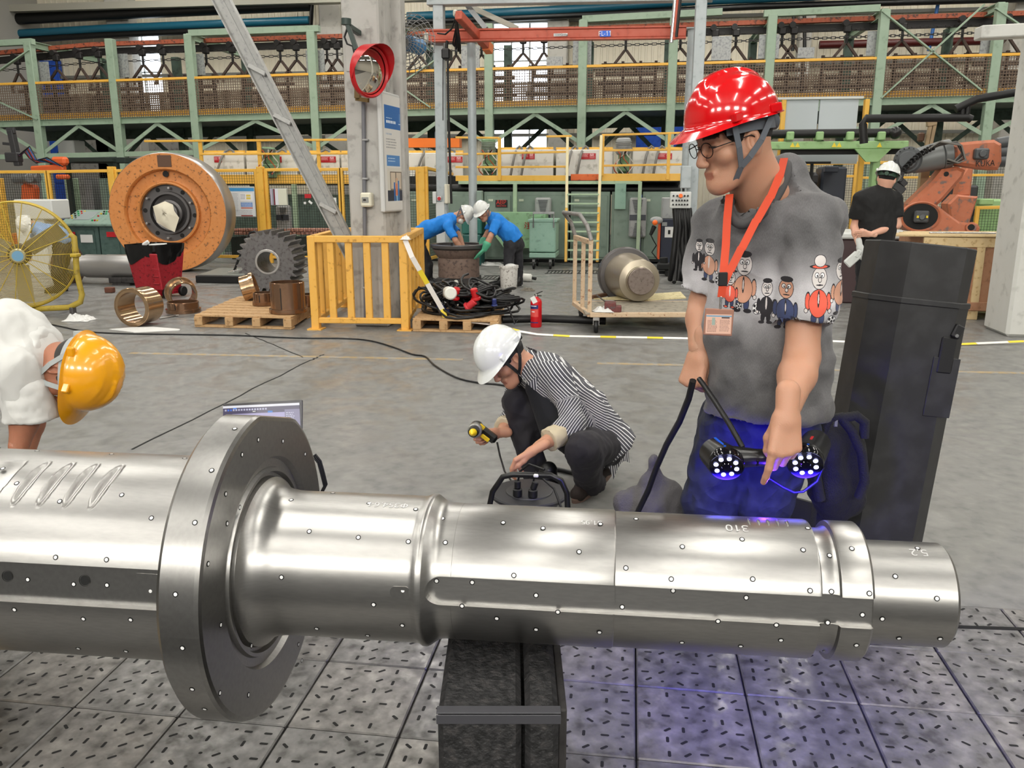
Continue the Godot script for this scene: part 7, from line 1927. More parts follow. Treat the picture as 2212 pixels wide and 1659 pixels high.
	for grp in dots:
		for k in range(1, grp.size()):
			var r := ray(grp[k][0], grp[k][1])
			var R: float = grp[0]
			var p: Vector3
			var nn: Vector3
			if R == 0.0:
				nn = SD
				p = EYE + r * ((SA + SD * -0.8695 - EYE).dot(SD) / r.dot(SD))
			elif R < 0.0:
				nn = SN * cos(0.1431) + Vector3.UP * sin(0.1431)
				p = EYE + r * ((SA + nn * (-R + 0.0004) - EYE).dot(nn) / r.dot(nn))
			else:
				var rp := r - SD * r.dot(SD)
				var op := (EYE - SA) - SD * (EYE - SA).dot(SD)
				var a := rp.length_squared(); var b := rp.dot(op); var c := op.length_squared() - (R + 0.0003) * (R + 0.0003)
				var dd := b * b - a * c
				if dd < 0: continue
				p = EYE + r * ((-b - sqrt(dd)) / a)
				nn = (p - SA) - SD * (p - SA).dot(SD)
			var o := put("marker_dot", wd, null, cur, cur.transform.affine_inverse() * aim(p, nn))
			o.material_override = null
			o.set_surface_override_material(0, mw); o.set_surface_override_material(1, mb)

func foreground() -> void:
	var black := mat("black rubber", Color.BLACK)
	# ---- cracked black block under the shaft
	var bt := ntex(0.02, [Color(0.10, 0.10, 0.105), Color(0.16, 0.16, 0.165), Color(0.24, 0.23, 0.23)], [0.3, 0.55, 0.9], 512, 5, 71)
	var bl := mat("black painted block", Color.WHITE, 0.6, 0.0, {"tex": bt, "tri": 3.0, "bump": bump_fine, "depth": 0.15})
	var bs := Basis(Vector3.UP, deg_to_rad(8.0))
	var bc := V3(-0.28, 0, -1.79)
	thing("support_block", "cracked black painted block carrying the shaft, strapped with tape at its top edge", "block", bc, deg_to_rad(8.0))
	var b2 := M.new()
	var lx := -0.13; var rx := 0.128; var ck := 0.052
	var dep := 0.52
	for q in [[lx, ck - 0.004], [ck + 0.004, rx]]:
		b2.box(bc + bs * V3((q[0] + q[1]) / 2, 0.2265, 0.0), V3(q[1] - q[0], 0.453, dep), 0.012, bs)
	b2.box(bc + bs * V3(ck, 0.09, 0), V3(0.02, 0.18, dep - 0.02), 0.0, bs)
	b2.box(bc + bs * V3(ck - 0.01, 0.2, -0.02), V3(0.05, 0.4, dep - 0.05), 0.0, bs)
	part("block_body", b2, bl)
	part("tape_strip", M.new().box(bc + bs * V3(0, 0.4535, dep / 2 - 0.012), V3(0.264, 0.003, 0.026), 0.001, bs).box(bc + bs * V3(0, 0.44, dep / 2 + 0.0015), V3(0.264, 0.022, 0.003), 0.001, bs), mat("grey tape", Color(0.26, 0.26, 0.28), 0.4))
	part("side_plank", M.new().box(bc + bs * V3(0.139, 0.21, -0.03), V3(0.02, 0.42, dep - 0.06), 0.004, bs), worn("dark timber", Color.WHITE, Color.WHITE))
	solo("support_block", M.new().box(V3(-2.13, 0.18, -1.83), V3(0.5, 0.36, 0.4), 0.01), worn("pale plank", Color.WHITE, Color.WHITE), "pale timber block under the shaft's drum, cut by the picture's left edge", "block", V3(-2.13, 0, -1.83))
	# ---- laptop on a case beyond the flange
	var a := pv(480, 1000, 3.25); var b := pv(652, 1000, 3.2)
	var t := thing("laptop", "open laptop showing measuring software behind the flange", "laptop", (a + b) / 2.0)
	var tl := pv(478, 872, 3.33); var tr := pv(650, 864, 3.28)
	var bw := tr - tl
	var bL := pv(482, 985, 3.25); var bR := bL + bw
	var up := tl - bL
	var nn := bw.cross(up).normalized()
	var sb := Basis(bw.normalized(), nn.cross(bw.normalized()).normalized(), nn)
	part("lid", M.new().box((tl + bR) / 2.0 - nn * 0.004, V3(bw.length(), up.length(), 0.006), 0.003, sb), mat("laptop grey", Color(0.3, 0.3, 0.31), 0.4, 0.5))
	var sc := [[0, 0, 256, 8, Color(0.98, 0.98, 1.0)], [0, 8, 256, 20, Color(0.32, 0.30, 0.42)], [0, 28, 30, 132, Color(0.36, 0.34, 0.48)], [206, 20, 50, 140, Color(0.55, 0.53, 0.66)], [34, 8, 12, 4, Color(0.3, 0.55, 0.95)], [150, 22, 16, 6, Color(0.15, 0.5, 0.85)], [30, 52, 16, 8, Color(0.9, 0.55, 0.4)]]
	for k in 16: sc.push_back([6 + k * 9, 12, 6, 6, Color(0.3, 0.5, 0.95) if k in [1, 2] else Color(0.8, 0.8, 0.9)])
	scribble(sc, 3, 34, 24, 12, 8, 2, Color(0.85, 0.83, 0.95), 41); scribble(sc, 210, 30, 30, 4, 6, 2, Color(0.92, 0.92, 1), 42)
	var tex := img(256, 160, Color(0.72, 0.69, 0.86), sc)
	panel("screen", bL + nn * 0.0005 + bw * 0.02 + up * 0.03, bw * 0.96, up * 0.92, mat("laptop screen", Color(0.1, 0.1, 0.1), 0.3, 0.0, {"glow": 0.8, "glowc": Color.WHITE, "gtex": tex}), cur)
	part("base", M.new().box((bL + bR) / 2.0 + V3(0, -0.008, 0.11), V3(bw.length(), 0.016, 0.23), 0.004, Basis(sb.x, Vector3.UP, sb.x.cross(Vector3.UP))), mat("laptop grey", Color.WHITE))
	var cc := (bL + bR) / 2.0
	solo("equipment_case", M.new().box(V3(cc.x, (cc.y - 0.018) / 2, cc.z + 0.1), V3(0.36, cc.y - 0.018, 0.3), 0.02), mat("case black", Color(0.07, 0.07, 0.075), 0.5), "black equipment case carrying the laptop", "case", V3(cc.x, 0, cc.z))
	for k in 3:
		var pts := []
		for q in [[678, 985], [690, 1000], [696, 1022], [703, 1050], [690, 1075]]: pts.push_back(pv(q[0] + k * 3 - 3, q[1] - k * 2, 3.1))
		part("laptop_cable", M.new().tube(pts, 0.004, 6), black, t)
	# ---- tall black case standing at the right
	var D := 2.72
	var ct := mat("black case skin", Color.WHITE, 0.5, 0.0, {"tex": ntex(0.02, [Color(0.13, 0.13, 0.135), Color(0.175, 0.175, 0.18)], [0.3, 0.8], 256, 4, 72), "tri": 2.0})
	var bot := V3(0.845, 0, -2.92)
	t = thing("tall_case", "tall black eight-sided case standing behind the backpack, its lid sleeved over", "case", bot)
	var axis := (pv(1987, 534, D) + V3(0.045, 0, -0.14) - bot)
	var yv := axis.normalized()
	var xv := (V3(0.99, 0, -0.14) - yv * yv.dot(V3(0.99, 0, -0.14))).normalized()
	var zv := xv.cross(yv)
	var oct := func(hw, hd, c): return PackedVector2Array([V2(-hw + c, -hd), V2(hw - c, -hd), V2(hw, -hd + c), V2(hw, hd - c), V2(hw - c, hd), V2(-hw + c, hd), V2(-hw, hd - c), V2(-hw, -hd + c)])
	var xf := Transform3D(Basis(xv, -zv, yv), bot)
	var L := axis.length()
	part("case_body", M.new().prism(oct.call(0.170, 0.14, 0.075), 0.0, L * 0.865, 0.004, xf), ct)
	part("case_lid", M.new().prism(oct.call(0.163, 0.133, 0.072), L * 0.862, L, 0.004, xf), ct)
	part("lid_rim", M.new().prism(oct.call(0.174, 0.144, 0.077), L * 0.853, L * 0.868, 0.003, xf), ct)
	var fr := func(x, h): return bot + xv * x + yv * h + zv * 0.142
	part("latch", M.new().box(fr.call(0.105, L * 0.80), V3(0.03, 0.045, 0.02), 0.004, Basis(xv, yv, zv) * Basis(Vector3.BACK, -0.3)).box(fr.call(0.085, L * 0.74), V3(0.05, 0.12, 0.012), 0.004, Basis(xv, yv, zv)), mat("case black", Color.WHITE))
	part("latch_screw", M.new().cyl(fr.call(0.1, L * 0.79) + zv * 0.008, fr.call(0.1, L * 0.79) + zv * 0.014, 0.006, 10), mat("bright steel", Color.WHITE))
	part("inset_panel", M.new().box(fr.call(0.09, L * 0.66), V3(0.09, 0.2, 0.004), 0.002, Basis(xv, yv, zv)), ct)
	# ---- dark folded panel seen between the legs
	solo("black_case_lid", M.new().box(pg(1640, 1180) + V3(0, 0.13, 0), V3(0.55, 0.26, 0.03), 0.006, Basis.from_euler(V3(-0.4, -0.1, -0.2))), mat("case black", Color.WHITE), "open black case lid on the floor behind the jeans", "case", pg(1640, 1180))
	# ---- backpack
	var F := Field.new(pv(1740, 1150, 2.75) - V3(0.1, 0.15, 0.15), pv(1890, 880, 2.5) + V3(0.1, 0.1, 0.25), 0.011)
	var bp := func(x, y, d): return pv(x, y, d)
	F.cap(bp.call(1800, 950, 2.58), bp.call(1812, 1070, 2.58), 0.075, 0.085, 0.05, fwd, 1.2)
	F.cap(bp.call(1780, 960, 2.54), bp.call(1790, 1060, 2.54), 0.055, 0.065, 0.04)
	F.cap(bp.call(1800, 930, 2.6), bp.call(1850, 925, 2.6), 0.045, 0.03, 0.03)
	F.cap(bp.call(1845, 955, 2.56), bp.call(1842, 1070, 2.56), 0.03, 0.035, 0.02)
	var bm := M.new(); F.nets(bm); bm.wrinkle(0.012, 9.0, 4)
	t = thing("backpack", "black backpack hung against the tall case beside the scanner", "backpack", bp.call(1810, 1100, 2.55))
	var bk := mat("backpack cloth", Color(0.075, 0.075, 0.085), 0.85, 0.0, {"bump": bump_fine, "tri": 6.0, "depth": 0.1, "rim": 0.2})
	part("pack_body", bm, bk)
	for q in [[[1775, 940], [1790, 905], [1815, 900], [1840, 930], [1862, 980], [1868, 1040], [1855, 1075]], [[1820, 903], [1850, 898], [1868, 912], [1866, 945]], [[1770, 985], [1763, 1030], [1772, 1080]]]:
		var sl := []
		for s in q: sl.push_back(bp.call(s[0], s[1], 2.47))
		var row0 := PackedVector3Array(); var row1 := PackedVector3Array()
		part("strap", M.new().tube(sl, 0.016, 8), bk)
	part("buckle", M.new().box(bp.call(1806, 912, 2.46), V3(0.012, 0.03, 0.006), 0.002), mat("bright steel", Color.WHITE))
	part("pack_base", M.new().box(bp.call(1790, 1130, 2.62), V3(0.1, 0.2, 0.12), 0.02), bk)
	# ---- grey cloth bag on the floor
	F = Field.new(pv(1330, 1130, 3.1) - V3(0.1, 0.2, 0.2), pv(1490, 970, 2.9) + V3(0.1, 0.1, 0.3), 0.012)
	for q in [[1350, 1092, 1400, 1098, 0.055], [1390, 1095, 1460, 1085, 0.075], [1400, 1040, 1440, 1075, 0.04], [1412, 1000, 1420, 1045, 0.022], [1412, 1000, 1455, 1050, 0.02], [1395, 1120, 1445, 1150, 0.13]]:
		F.cap(pv(q[0], q[1], 2.95), pv(q[2], q[3], 2.95), q[4], q[4], 0.03, V3(1, 0, 0), 1.3)
	bm = M.new(); F.nets(bm); bm.wrinkle(0.03, 7.0, 21, V3(1.0, 0.5, 1.0))
	solo("cloth_bag", bm, mat("grey cloth", Color(0.33, 0.32, 0.33), 0.85, 0.0, {"bump": bump_fine, "tri": 5.0, "depth": 0.1}), "crumpled dark grey cloth bag on the floor left of the jeans", "bag", pv(1405, 1120, 2.95))
	# ---- cable reel
	var rc := pg(1143, 1062, 0.27)
	t = thing("cable_reel", "black cable reel lying flat with sockets on top and a tube frame", "cable reel", rc * V3(1, 0, 1))
	var rx2 := Transform3D(Basis.IDENTITY, rc * V3(1, 0, 1))
	var rk := mat("reel plastic", Color(0.17, 0.17, 0.175), 0.5)
	part("drum", M.new().lathe([V2(0, 0.02), V2(0.12, 0.02), V2(0.12, 0.25), V2(0, 0.25)], 32, rx2), rk)
	part("lower_disc", M.new().lathe([V2(0, 0.01), V2(0.165, 0.01), V2(0.165, 0.025), V2(0, 0.025)], 40, rx2), rk)
	part("top_disc", M.new().lathe([V2(0, 0.25), V2(0.158, 0.25), V2(0.163, 0.256), V2(0.163, 0.264), V2(0.158, 0.27), V2(0.10, 0.27), V2(0.098, 0.274), V2(0.09, 0.276), V2(0, 0.276)], 48, rx2), rk)
	var so := []
	for q in [[1055, 1098, 0.10], [1068, 1062, 0.3], [1090, 1030, 0.40], [1110, 1022, 0.42], [1190, 1030, 0.42], [1214, 1040, 0.40], [1226, 1070, 0.33], [1228, 1120, 0.1]]: so.push_back(pg(q[0], q[1], q[2]) * V3(1, 1, 0) + V3(0, 0, rc.z + 0.10))
	for k in so.size(): so[k] = pz([1056, 1064, 1086, 1108, 1190, 1212, 1225, 1227][k], [1100, 1062, 1030, 1025, 1027, 1038, 1065, 1110][k], rc.z + 0.17)
	part("tube_frame", M.new().tube(so, 0.012, 10), mat("frame black", Color(0.05, 0.05, 0.05), 0.35))
	for q in [[1118, 1058, 0.0], [1151, 1060, 0.4]]:
		var p := pg(q[0], q[1] + 14, 0.276)
		part("plug", M.new().cyl(p, p + V3(0, 0.035, 0), 0.02, 14, 0.004).cyl(p + V3(0, 0.035, 0), p + V3(sin(q[2]) * 0.03, 0.07, 0), 0.014, 12, 0.004), black)
		part("plug_cable", M.new().tube([p + V3(0, 0.06, 0), p + V3(0.01, 0.11, 0.0), p + V3(0.05 if q[2] == 0.0 else 0.09, 0.15 if q[2] == 0.0 else 0.05, 0.02), p + V3(0.12 if q[2] == 0.0 else 0.13, 0.15 if q[2] == 0.0 else -0.02, 0.08)], 0.005, 6), black)
	part("white_tie", M.new().box(pz(1158, 1027, rc.z + 0.18), V3(0.02, 0.012, 0.02), 0.003), mat("white plastic", Color.WHITE))
	# ---- cables on the floor
	var fc := []
	for q in [[60, 690], [130, 705], [180, 715], [250, 720], [360, 722], [500, 724], [640, 730], [740, 731], [800, 736], [850, 750], [890, 765], [918, 770], [940, 790], [985, 815], [1030, 826], [1080, 831], [1120, 840]]: fc.push_back(pg(q[0], q[1], 0.008))
	var cv := []
	for k in fc.size() - 1:
		for s in 4: cv.push_back((fc[k] as Vector3).cubic_interpolate(fc[k + 1], fc[maxi(k - 1, 0)], fc[mini(k + 2, fc.size() - 1)], s / 4.0))
	solo("floor_cable", M.new().tube(cv, 0.008, 8), mat("cable black", Color.BLACK), "long black cable snaking across the grey floor to the crouching man", "cable", cv[0])
	solo("floor_cable", M.new().tube([pg(1185, 1010, 0.012), pg(1215, 1016, 0.012), pg(1250, 1024, 0.012), pg(1270, 1040, 0.012)], 0.013, 8), mat("cable black", Color.BLACK), "short piece of thick black cable between the crouching man's shoes", "cable", pg(1190, 1010))
	scanner()

func scanner() -> void:
	var shell := mat("scanner shell", Color(0.055, 0.055, 0.065), 0.3)
	var D := 2.10
	var cl := pv(1569, 1006, D); var cr := pv(1740, 1002, D - 0.02)
	var fn := (V3(-0.05, -0.38, 1.0)).normalized()
	var t := thing("scanner", "black handheld scanner with two glowing blue lamp rings held over the shaft", "scanner", (cl + cr) / 2.0)
	var led := mat("led glow", Color(0.85, 0.88, 1.0), 0.3, 0.0, {"glow": 6.0, "glowc": Color(0.72, 0.74, 1.0)})
	var face := mat("scanner face", Color(0.03, 0.03, 0.05), 0.12)
	for k in 2:
		var c: Vector3 = [cl, cr][k]
		var back: Vector3 = [pv(1535, 972, D + 0.10), pv(1764, 955, D + 0.13)][k]
		var hx := aim(c, fn)
		var F := M.new()
		part("barrel", M.new().cyl(c - fn * 0.012, back, 0.047, 28, 0.012, 0.04), shell)
		part("bezel", M.new().lathe([V2(0.0, -0.02), V2(0.046, -0.02), V2(0.0475, 0.0), V2(0.044, 0.006), V2(0.041, 0.004), V2(0.0, 0.003)], 36, hx), face)
		part("lens", M.new().cyl(c + fn * 0.003, c + fn * 0.007, 0.013, 20, 0.002), mat("lens glass", Color(0.02, 0.02, 0.06), 0.05))
		for s in 8:
			var an := TAU * s / 8.0 + 0.2
			var p := hx * V3(cos(an) * 0.0275, 0.0035, sin(an) * 0.0275)
			part("led_lamp", M.new().cyl(p, p + fn * 0.003, 0.0062, 12, 0.001), led)
		var l := SpotLight3D.new()
		l.name = "ring_light"; l.light_color = Color(0.16, 0.08, 1.0); l.light_energy = 0.32; l.light_size = 0.035; l.spot_range = 20.0; l.spot_attenuation = 2.0; l.shadow_enabled = true
		l.spot_angle = 80.0; l.spot_angle_attenuation = 0.6
		t.add_child(l, true); l.position = c + fn * 0.035 - Vector3.UP * 0.05 - t.position
		l.look_at(l.global_position + V3(0.05, -0.6, -0.8))
		var sdir := (back - c).normalized()
		var side := sdir.cross(Vector3.UP).normalized()
		var topd := side.cross(sdir).normalized()
		part("colour_strip", M.new().bar(c + sdir * 0.02 + topd * 0.0475, c + sdir * 0.085 + topd * 0.044, 0.006, 0.003), mat("strip blue", Color(0.1, 0.35, 0.85), 0.3))
		if k: part("colour_strip", M.new().bar(c + sdir * 0.06 + topd * 0.046, c + sdir * 0.09 + topd * 0.0445, 0.0065, 0.003), mat("mirror red", Color.RED))
	var G := Field.new(cl.min(cr) - V3(0.06, 0.07, 0.1), cl.max(cr) + V3(0.06, 0.07, 0.06), 0.0045)
	var mid := (cl + cr) / 2.0 - fn * 0.03
	G.cap(cl - fn * 0.035, mid, 0.034, 0.021, 0.012); G.cap(mid, cr - fn * 0.035, 0.021, 0.034, 0.012)
	var bm := M.new(); G.nets(bm)
	part("bridge", bm, shell)
	var up := Vector3.UP - fn * fn.y
	part("sensor_window", M.new().box(mid + fn * 0.0215 + (cl - cr) * 0.1, V3(0.008, 0.02, 0.004), 0.003, Basis((cr - cl).normalized(), up.normalized(), fn)), face)
	part("led_lamp", M.new().cyl(mid + fn * 0.0205 + (cr - cl) * 0.05 + V3(0, 0.012, 0), mid + fn * 0.0245 + (cr - cl) * 0.05 + V3(0, 0.012, 0), 0.006, 12, 0.001), led)
	var gl := OmniLight3D.new()
	gl.name = "bridge_light"; gl.light_color = Color(0.3, 0.15, 1.0); gl.light_energy = 0.025; gl.light_size = 0.01; gl.omni_range = 20.0; gl.omni_attenuation = 2.0; gl.shadow_enabled = true
	t.add_child(gl, true); gl.position = mid + fn * 0.05 + (cr - cl) * 0.05 + V3(0, -0.03, 0) - t.position
	part("rear_grip", M.new().box(pv(1772, 985, D + 0.05), V3(0.012, 0.06, 0.03), 0.004), shell)
	var c2 := mat("cable black", Color.BLACK)
	var sag := []
	for q in [[1655, 1030], [1690, 1052], [1715, 1064], [1735, 1062], [1765, 1040], [1778, 1010]]: sag.push_back(pv(q[0], q[1], D + 0.02))
	part("short_cable", M.new().tube(sag, 0.004, 8), c2)
	# the long lead, through the right hand
	var ld := []
	for q in [[1604, 966, D + 0.05], [1575, 915, D + 0.1], [1545, 868, D + 0.18], [1522, 834, D + 0.24], [1510, 818, D + 0.27]]: ld.push_back(pv(q[0], q[1], q[2]))
	solo("scanner_lead", M.new().tube(ld, 0.0075, 8), c2, "black lead running from the scanner up to the man's fist", "cable", ld[0])
	ld = []
	for q in [[1497, 822, D + 0.27], [1488, 860, D + 0.3], [1468, 910, D + 0.4], [1440, 960, D + 0.5], [1418, 1010, D + 0.6], [1400, 1060, D + 0.68], [1378, 1105, D + 0.72], [1360, 1150, D + 0.75]]: ld.push_back(pv(q[0], q[1], q[2]))
	solo("scanner_lead", M.new().tube(ld, 0.0105, 8), c2, "thicker black lead hanging from the man's fist to the floor", "cable", ld[ld.size() - 1])

# ================================================================ people
func frame(o: Vector3, f: Vector3, up: Vector3, s := 1.0) -> Transform3D:   # local z along f, y near up
	var z := f.normalized()
	var x := up.cross(z).normalized()
	return Transform3D(Basis(x, z.cross(x), z) * s, o)
func scr(r: float, u: float, t: float) -> Vector3:   # a direction: right, up and towards the camera's side
	return (V3(0.990275, 0, -0.139125) * r + Vector3.UP * u + V3(0.139125, 0, 0.990275) * t).normalized()

func head(m: M, x: Transform3D, neck: Vector3, skin: Color, cell: float, nr := 0.056) -> void:
	var s := x.basis.x.length()
	var b := x.basis.orthonormalized()
	var F := Field.new((x.origin - Vector3.ONE * 0.17 * s).min(neck - Vector3.ONE * 0.07), (x.origin + Vector3.ONE * 0.17 * s).max(neck + Vector3.ONE * 0.07), cell)
	var e := func(p: Vector3, r: Vector3, k := 0.02, op := 1): F.ell(x * p, r * s, b, k * s, op)
	var c := func(p: Vector3, q: Vector3, r0: float, r1: float, k := 0.015): F.cap(x * p, x * q, r0 * s, r1 * s, k * s)
	e.call(V3(0, 0.035, -0.012), V3(0.077, 0.098, 0.098))
	c.call(V3(0, -0.035, 0.025), V3(0, -0.088, 0.062), 0.060, 0.034, 0.03)
	for sd in [-1.0, 1.0]:
		c.call(V3(0.052 * sd, -0.03, 0.0), V3(0.03 * sd, -0.088, 0.045), 0.022, 0.02, 0.03)
		e.call(V3(0.04 * sd, -0.018, 0.058), V3(0.03, 0.025, 0.025), 0.02)
		c.call(V3(0.012 * sd, 0.03, 0.086), V3(0.05 * sd, 0.03, 0.068), 0.010, 0.008)
		e.call(V3(0.031 * sd, 0.012, 0.092), V3(0.017, 0.010, 0.012), 0.012, -1)
		e.call(V3(0.031 * sd, 0.010, 0.074), V3(0.014, 0.011, 0.012), 0.006)
		e.call(V3(0.011 * sd, -0.034, 0.098), V3(0.009, 0.008, 0.010), 0.006)
		e.call(V3(0.080 * sd, -0.004, -0.008), V3(0.010, 0.034, 0.021), 0.006)
		e.call(V3(0.084 * sd, -0.002, -0.002), V3(0.006, 0.018, 0.010), 0.005, -1)
	c.call(V3(0, 0.012, 0.088), V3(0, -0.028, 0.106), 0.008, 0.012, 0.01)
	c.call(V3(-0.018, -0.060, 0.083), V3(0.018, -0.060, 0.083), 0.0075, 0.0075, 0.008)
	c.call(V3(-0.014, -0.070, 0.081), V3(0.014, -0.070, 0.081), 0.0075, 0.0075, 0.007)
	e.call(V3(0, -0.100, 0.070), V3(0.022, 0.016, 0.018), 0.015)
	F.cap(x * V3(0, -0.03, -0.02), neck, nr * s, nr * 1.08 * s, 0.03)
	var k0 := m.v.size()
	m.col = skin.srgb_to_linear()
	F.nets(m)
	var inv := x.affine_inverse()
	for k in range(k0, m.v.size()):
		var p := inv * m.v[k]
		if p.z > 0.07 and absf(p.y + 0.065) < 0.009 and absf(p.x) < 0.021: m.c[k] = Color(skin.r * 0.88, skin.g * 0.74, skin.b * 0.73).srgb_to_linear()
		elif p.z > 0.055 and absf(p.y - 0.034) < 0.006 and absf(absf(p.x) - 0.034) < 0.022: m.c[k] = Color(0.12, 0.09, 0.08).srgb_to_linear()
		elif p.z > 0.07 and absf(p.y - 0.008) < 0.003 and absf(absf(p.x) - 0.031) < 0.014: m.c[k] = Color(0.1, 0.07, 0.06).srgb_to_linear()

func hair(nm: String, x: Transform3D, ma: Material, cell := 0.006) -> void:
	var s := x.basis.x.length()
	var F := Field.new(x.origin - Vector3.ONE * 0.16 * s, x.origin + Vector3.ONE * 0.16 * s, cell)
	F.ell(x * V3(0, 0.036, -0.014), V3(0.081, 0.101, 0.101) * s, x.basis.orthonormalized(), 0.01)
	var b := x.basis.orthonormalized()
	F.plane(x * V3(0, -0.075, 0), -b.y)
	F.plane(x * V3(0, 0.02, 0.052), (b.z - b.y * 0.75).normalized())
	F.ell(x * V3(0.084, -0.004, -0.002), V3(0.02, 0.036, 0.022) * s, b, 0.006, -1)
	F.ell(x * V3(-0.084, -0.004, -0.002), V3(0.02, 0.036, 0.022) * s, b, 0.006, -1)
	var m := M.new(); F.nets(m)
	part(nm, m, ma)

func helmet(x: Transform3D, ma: Material, strap: Material, full := true) -> Node3D:
	var rows := [[], []]
	for q in 2:
		var off := 0.0 if q == 0 else -0.004
		for k in 19:
			var row := PackedVector3Array()
			for s in 65:
				var a := TAU * s / 64.0   # 0 is the front
				var fr := maxf(cos(a), 0.0)
				var t := minf(k / 15.0, 1.0) * PI / 2.0
				var rr := pow(sin(t), 0.92)
				var p := V3(sin(a) * 0.108 * rr, 0.045 + 0.118 * cos(t), cos(a) * 0.127 * rr)
				if k > 15:
					var e := (k - 15) / 3.0
					p += V3(sin(a), 0, cos(a)) * e * (0.011 + 0.038 * pow(fr, 2.5)) - Vector3.UP * e * (0.006 + 0.022 * pow(fr, 2.0))
				elif absf(p.z) < 0.125:   # ridges along the crown
					p.y += 0.008 * smoothstep(0.026, 0.017, absf(p.x)) * smoothstep(0.125, 0.07, absf(p.z))
					p.y += 0.004 * smoothstep(0.008, 0.0, absf(absf(p.x) - 0.06)) * smoothstep(0.11, 0.05, absf(p.z))
				var nn := V3(p.x / 0.0125, (p.y - 0.045) / 0.0164, p.z / 0.0188).normalized()
				row.push_back(x * (p + nn * off))
			rows[q].push_back(row)
	var m := M.new()
	m.grid(rows[0], false, false, false); m.grid(rows[1], false, false, true)
	m.grid([rows[0][18], rows[1][18]])
	var h := part("helmet", m, ma)
	if h.mesh == null: return h
	for sd in [-1.0, 1.0]:
		for q in [[0.102, 0.054, 0.05], [0.098, 0.054, -0.066]]: part("strap_lug", M.new().box(x * V3(q[0] * sd, q[1], q[2]), V3(0.016, 0.022, 0.03) * x.basis.x.length(), 0.003, x.basis.orthonormalized() * Basis(Vector3.UP, 0.35 * sd * signf(q[2]))), ma, h)
	if full:
		var band := M.new()
		var r0 := PackedVector3Array(); var r1 := PackedVector3Array()
		for s in 33:
			var a := PI * 0.30 + PI * 1.40 * s / 32.0
			r0.push_back(x * V3(sin(a) * 0.091, 0.045, cos(a) * 0.112)); r1.push_back(x * V3(sin(a) * 0.090, 0.012 - 0.012 * maxf(-cos(a), 0), cos(a) * 0.113))
		band.grid([r0, r1])
		part("head_band", band, strap, h)
		part("knob", M.new().cyl(x * V3(0, 0.015, -0.112), x * V3(0, 0.012, -0.132), 0.022, 18, 0.003), strap, h)
		for sd in [-1.0, 1.0]:
			var pts := [[0.094, 0.045, 0.055], [0.088, -0.02, 0.045], [0.072, -0.07, 0.035], [0.045, -0.112, 0.045], [0.0, -0.125, 0.058]]
			var bk := [[0.092, 0.04, -0.06], [0.094, -0.015, -0.018], [0.086, -0.05, 0.016], [0.072, -0.07, 0.035]]
			for w in [pts, bk]:
				var st := M.new()
				for k in w.size() - 1: st.bar(x * V3(w[k][0] * sd, w[k][1], w[k][2]), x * V3(w[k + 1][0] * sd, w[k + 1][1], w[k + 1][2]), 0.017, 0.0022, 0.0, x.basis.x * sd)
				part("chin_strap", st, strap, h)
	return h

# X towards the thumb, Y towards the fingertips, Z the back of the hand. curl: [index, middle, ring, little] -> base, middle, end bend
func hand(m: M, o: Vector3, X: Vector3, Y: Vector3, Z: Vector3, curl: Array, thumb: float, skin: Color, cell := 0.0035, s := 1.0) -> void:
	var X0 := X.normalized(); var Y0 := Y.normalized(); var Z0 := Z.normalized()
	var w := func(p: Vector3): return o + (X0 * p.x + Y0 * p.y + Z0 * p.z) * s
	var F := Field.new(o - Vector3.ONE * 0.19 * s, o + Vector3.ONE * 0.19 * s, cell)
	F.cap(w.call(V3(0, -0.05, 0)), w.call(V3(0, 0.015, 0)), 0.028 * s, 0.026 * s, 0.02, Z0, 1.25)
	var mx := [0.029, 0.010, -0.010, -0.028]
	var my := [0.086, 0.091, 0.087, 0.078]
	var ln := [[0.041, 0.025, 0.019], [0.046, 0.029, 0.020], [0.043, 0.027, 0.019], [0.034, 0.020, 0.017]]
	for k in 4:
		F.cap(w.call(V3(mx[k] * 0.6, 0.012, -0.003)), w.call(V3(mx[k], my[k], 0)), 0.016 * s, 0.0118 * s, 0.014)
		var p := V3(mx[k], my[k], 0)
		var an := 0.0
		for j in 3:
			an += curl[k][j]
			var q: Vector3 = p + V3(mx[k] * 0.10 if j == 0 else 0.0, cos(an), -sin(an)) * ln[k][j]
			F.cap(w.call(p), w.call(q), (0.0098 - 0.0009 * j) * s, (0.0092 - 0.0010 * j) * s, 0.0035)
			p = q
	var tp := [V3(0.016, 0.022, -0.008), V3(0.042, 0.052, -0.016).lerp(V3(0.022, 0.055, -0.034), thumb), V3(0.056, 0.084, -0.02).lerp(V3(0.012, 0.082, -0.045), thumb), V3(0.060, 0.110, -0.022).lerp(V3(-0.004, 0.098, -0.046), thumb)]
	for j in 3: F.cap(w.call(tp[j]), w.call(tp[j + 1]), [0.017, 0.0125, 0.0108][j] * s, [0.0125, 0.0108, 0.0085][j] * s, 0.008)
	m.col = skin.srgb_to_linear()
	F.nets(m)

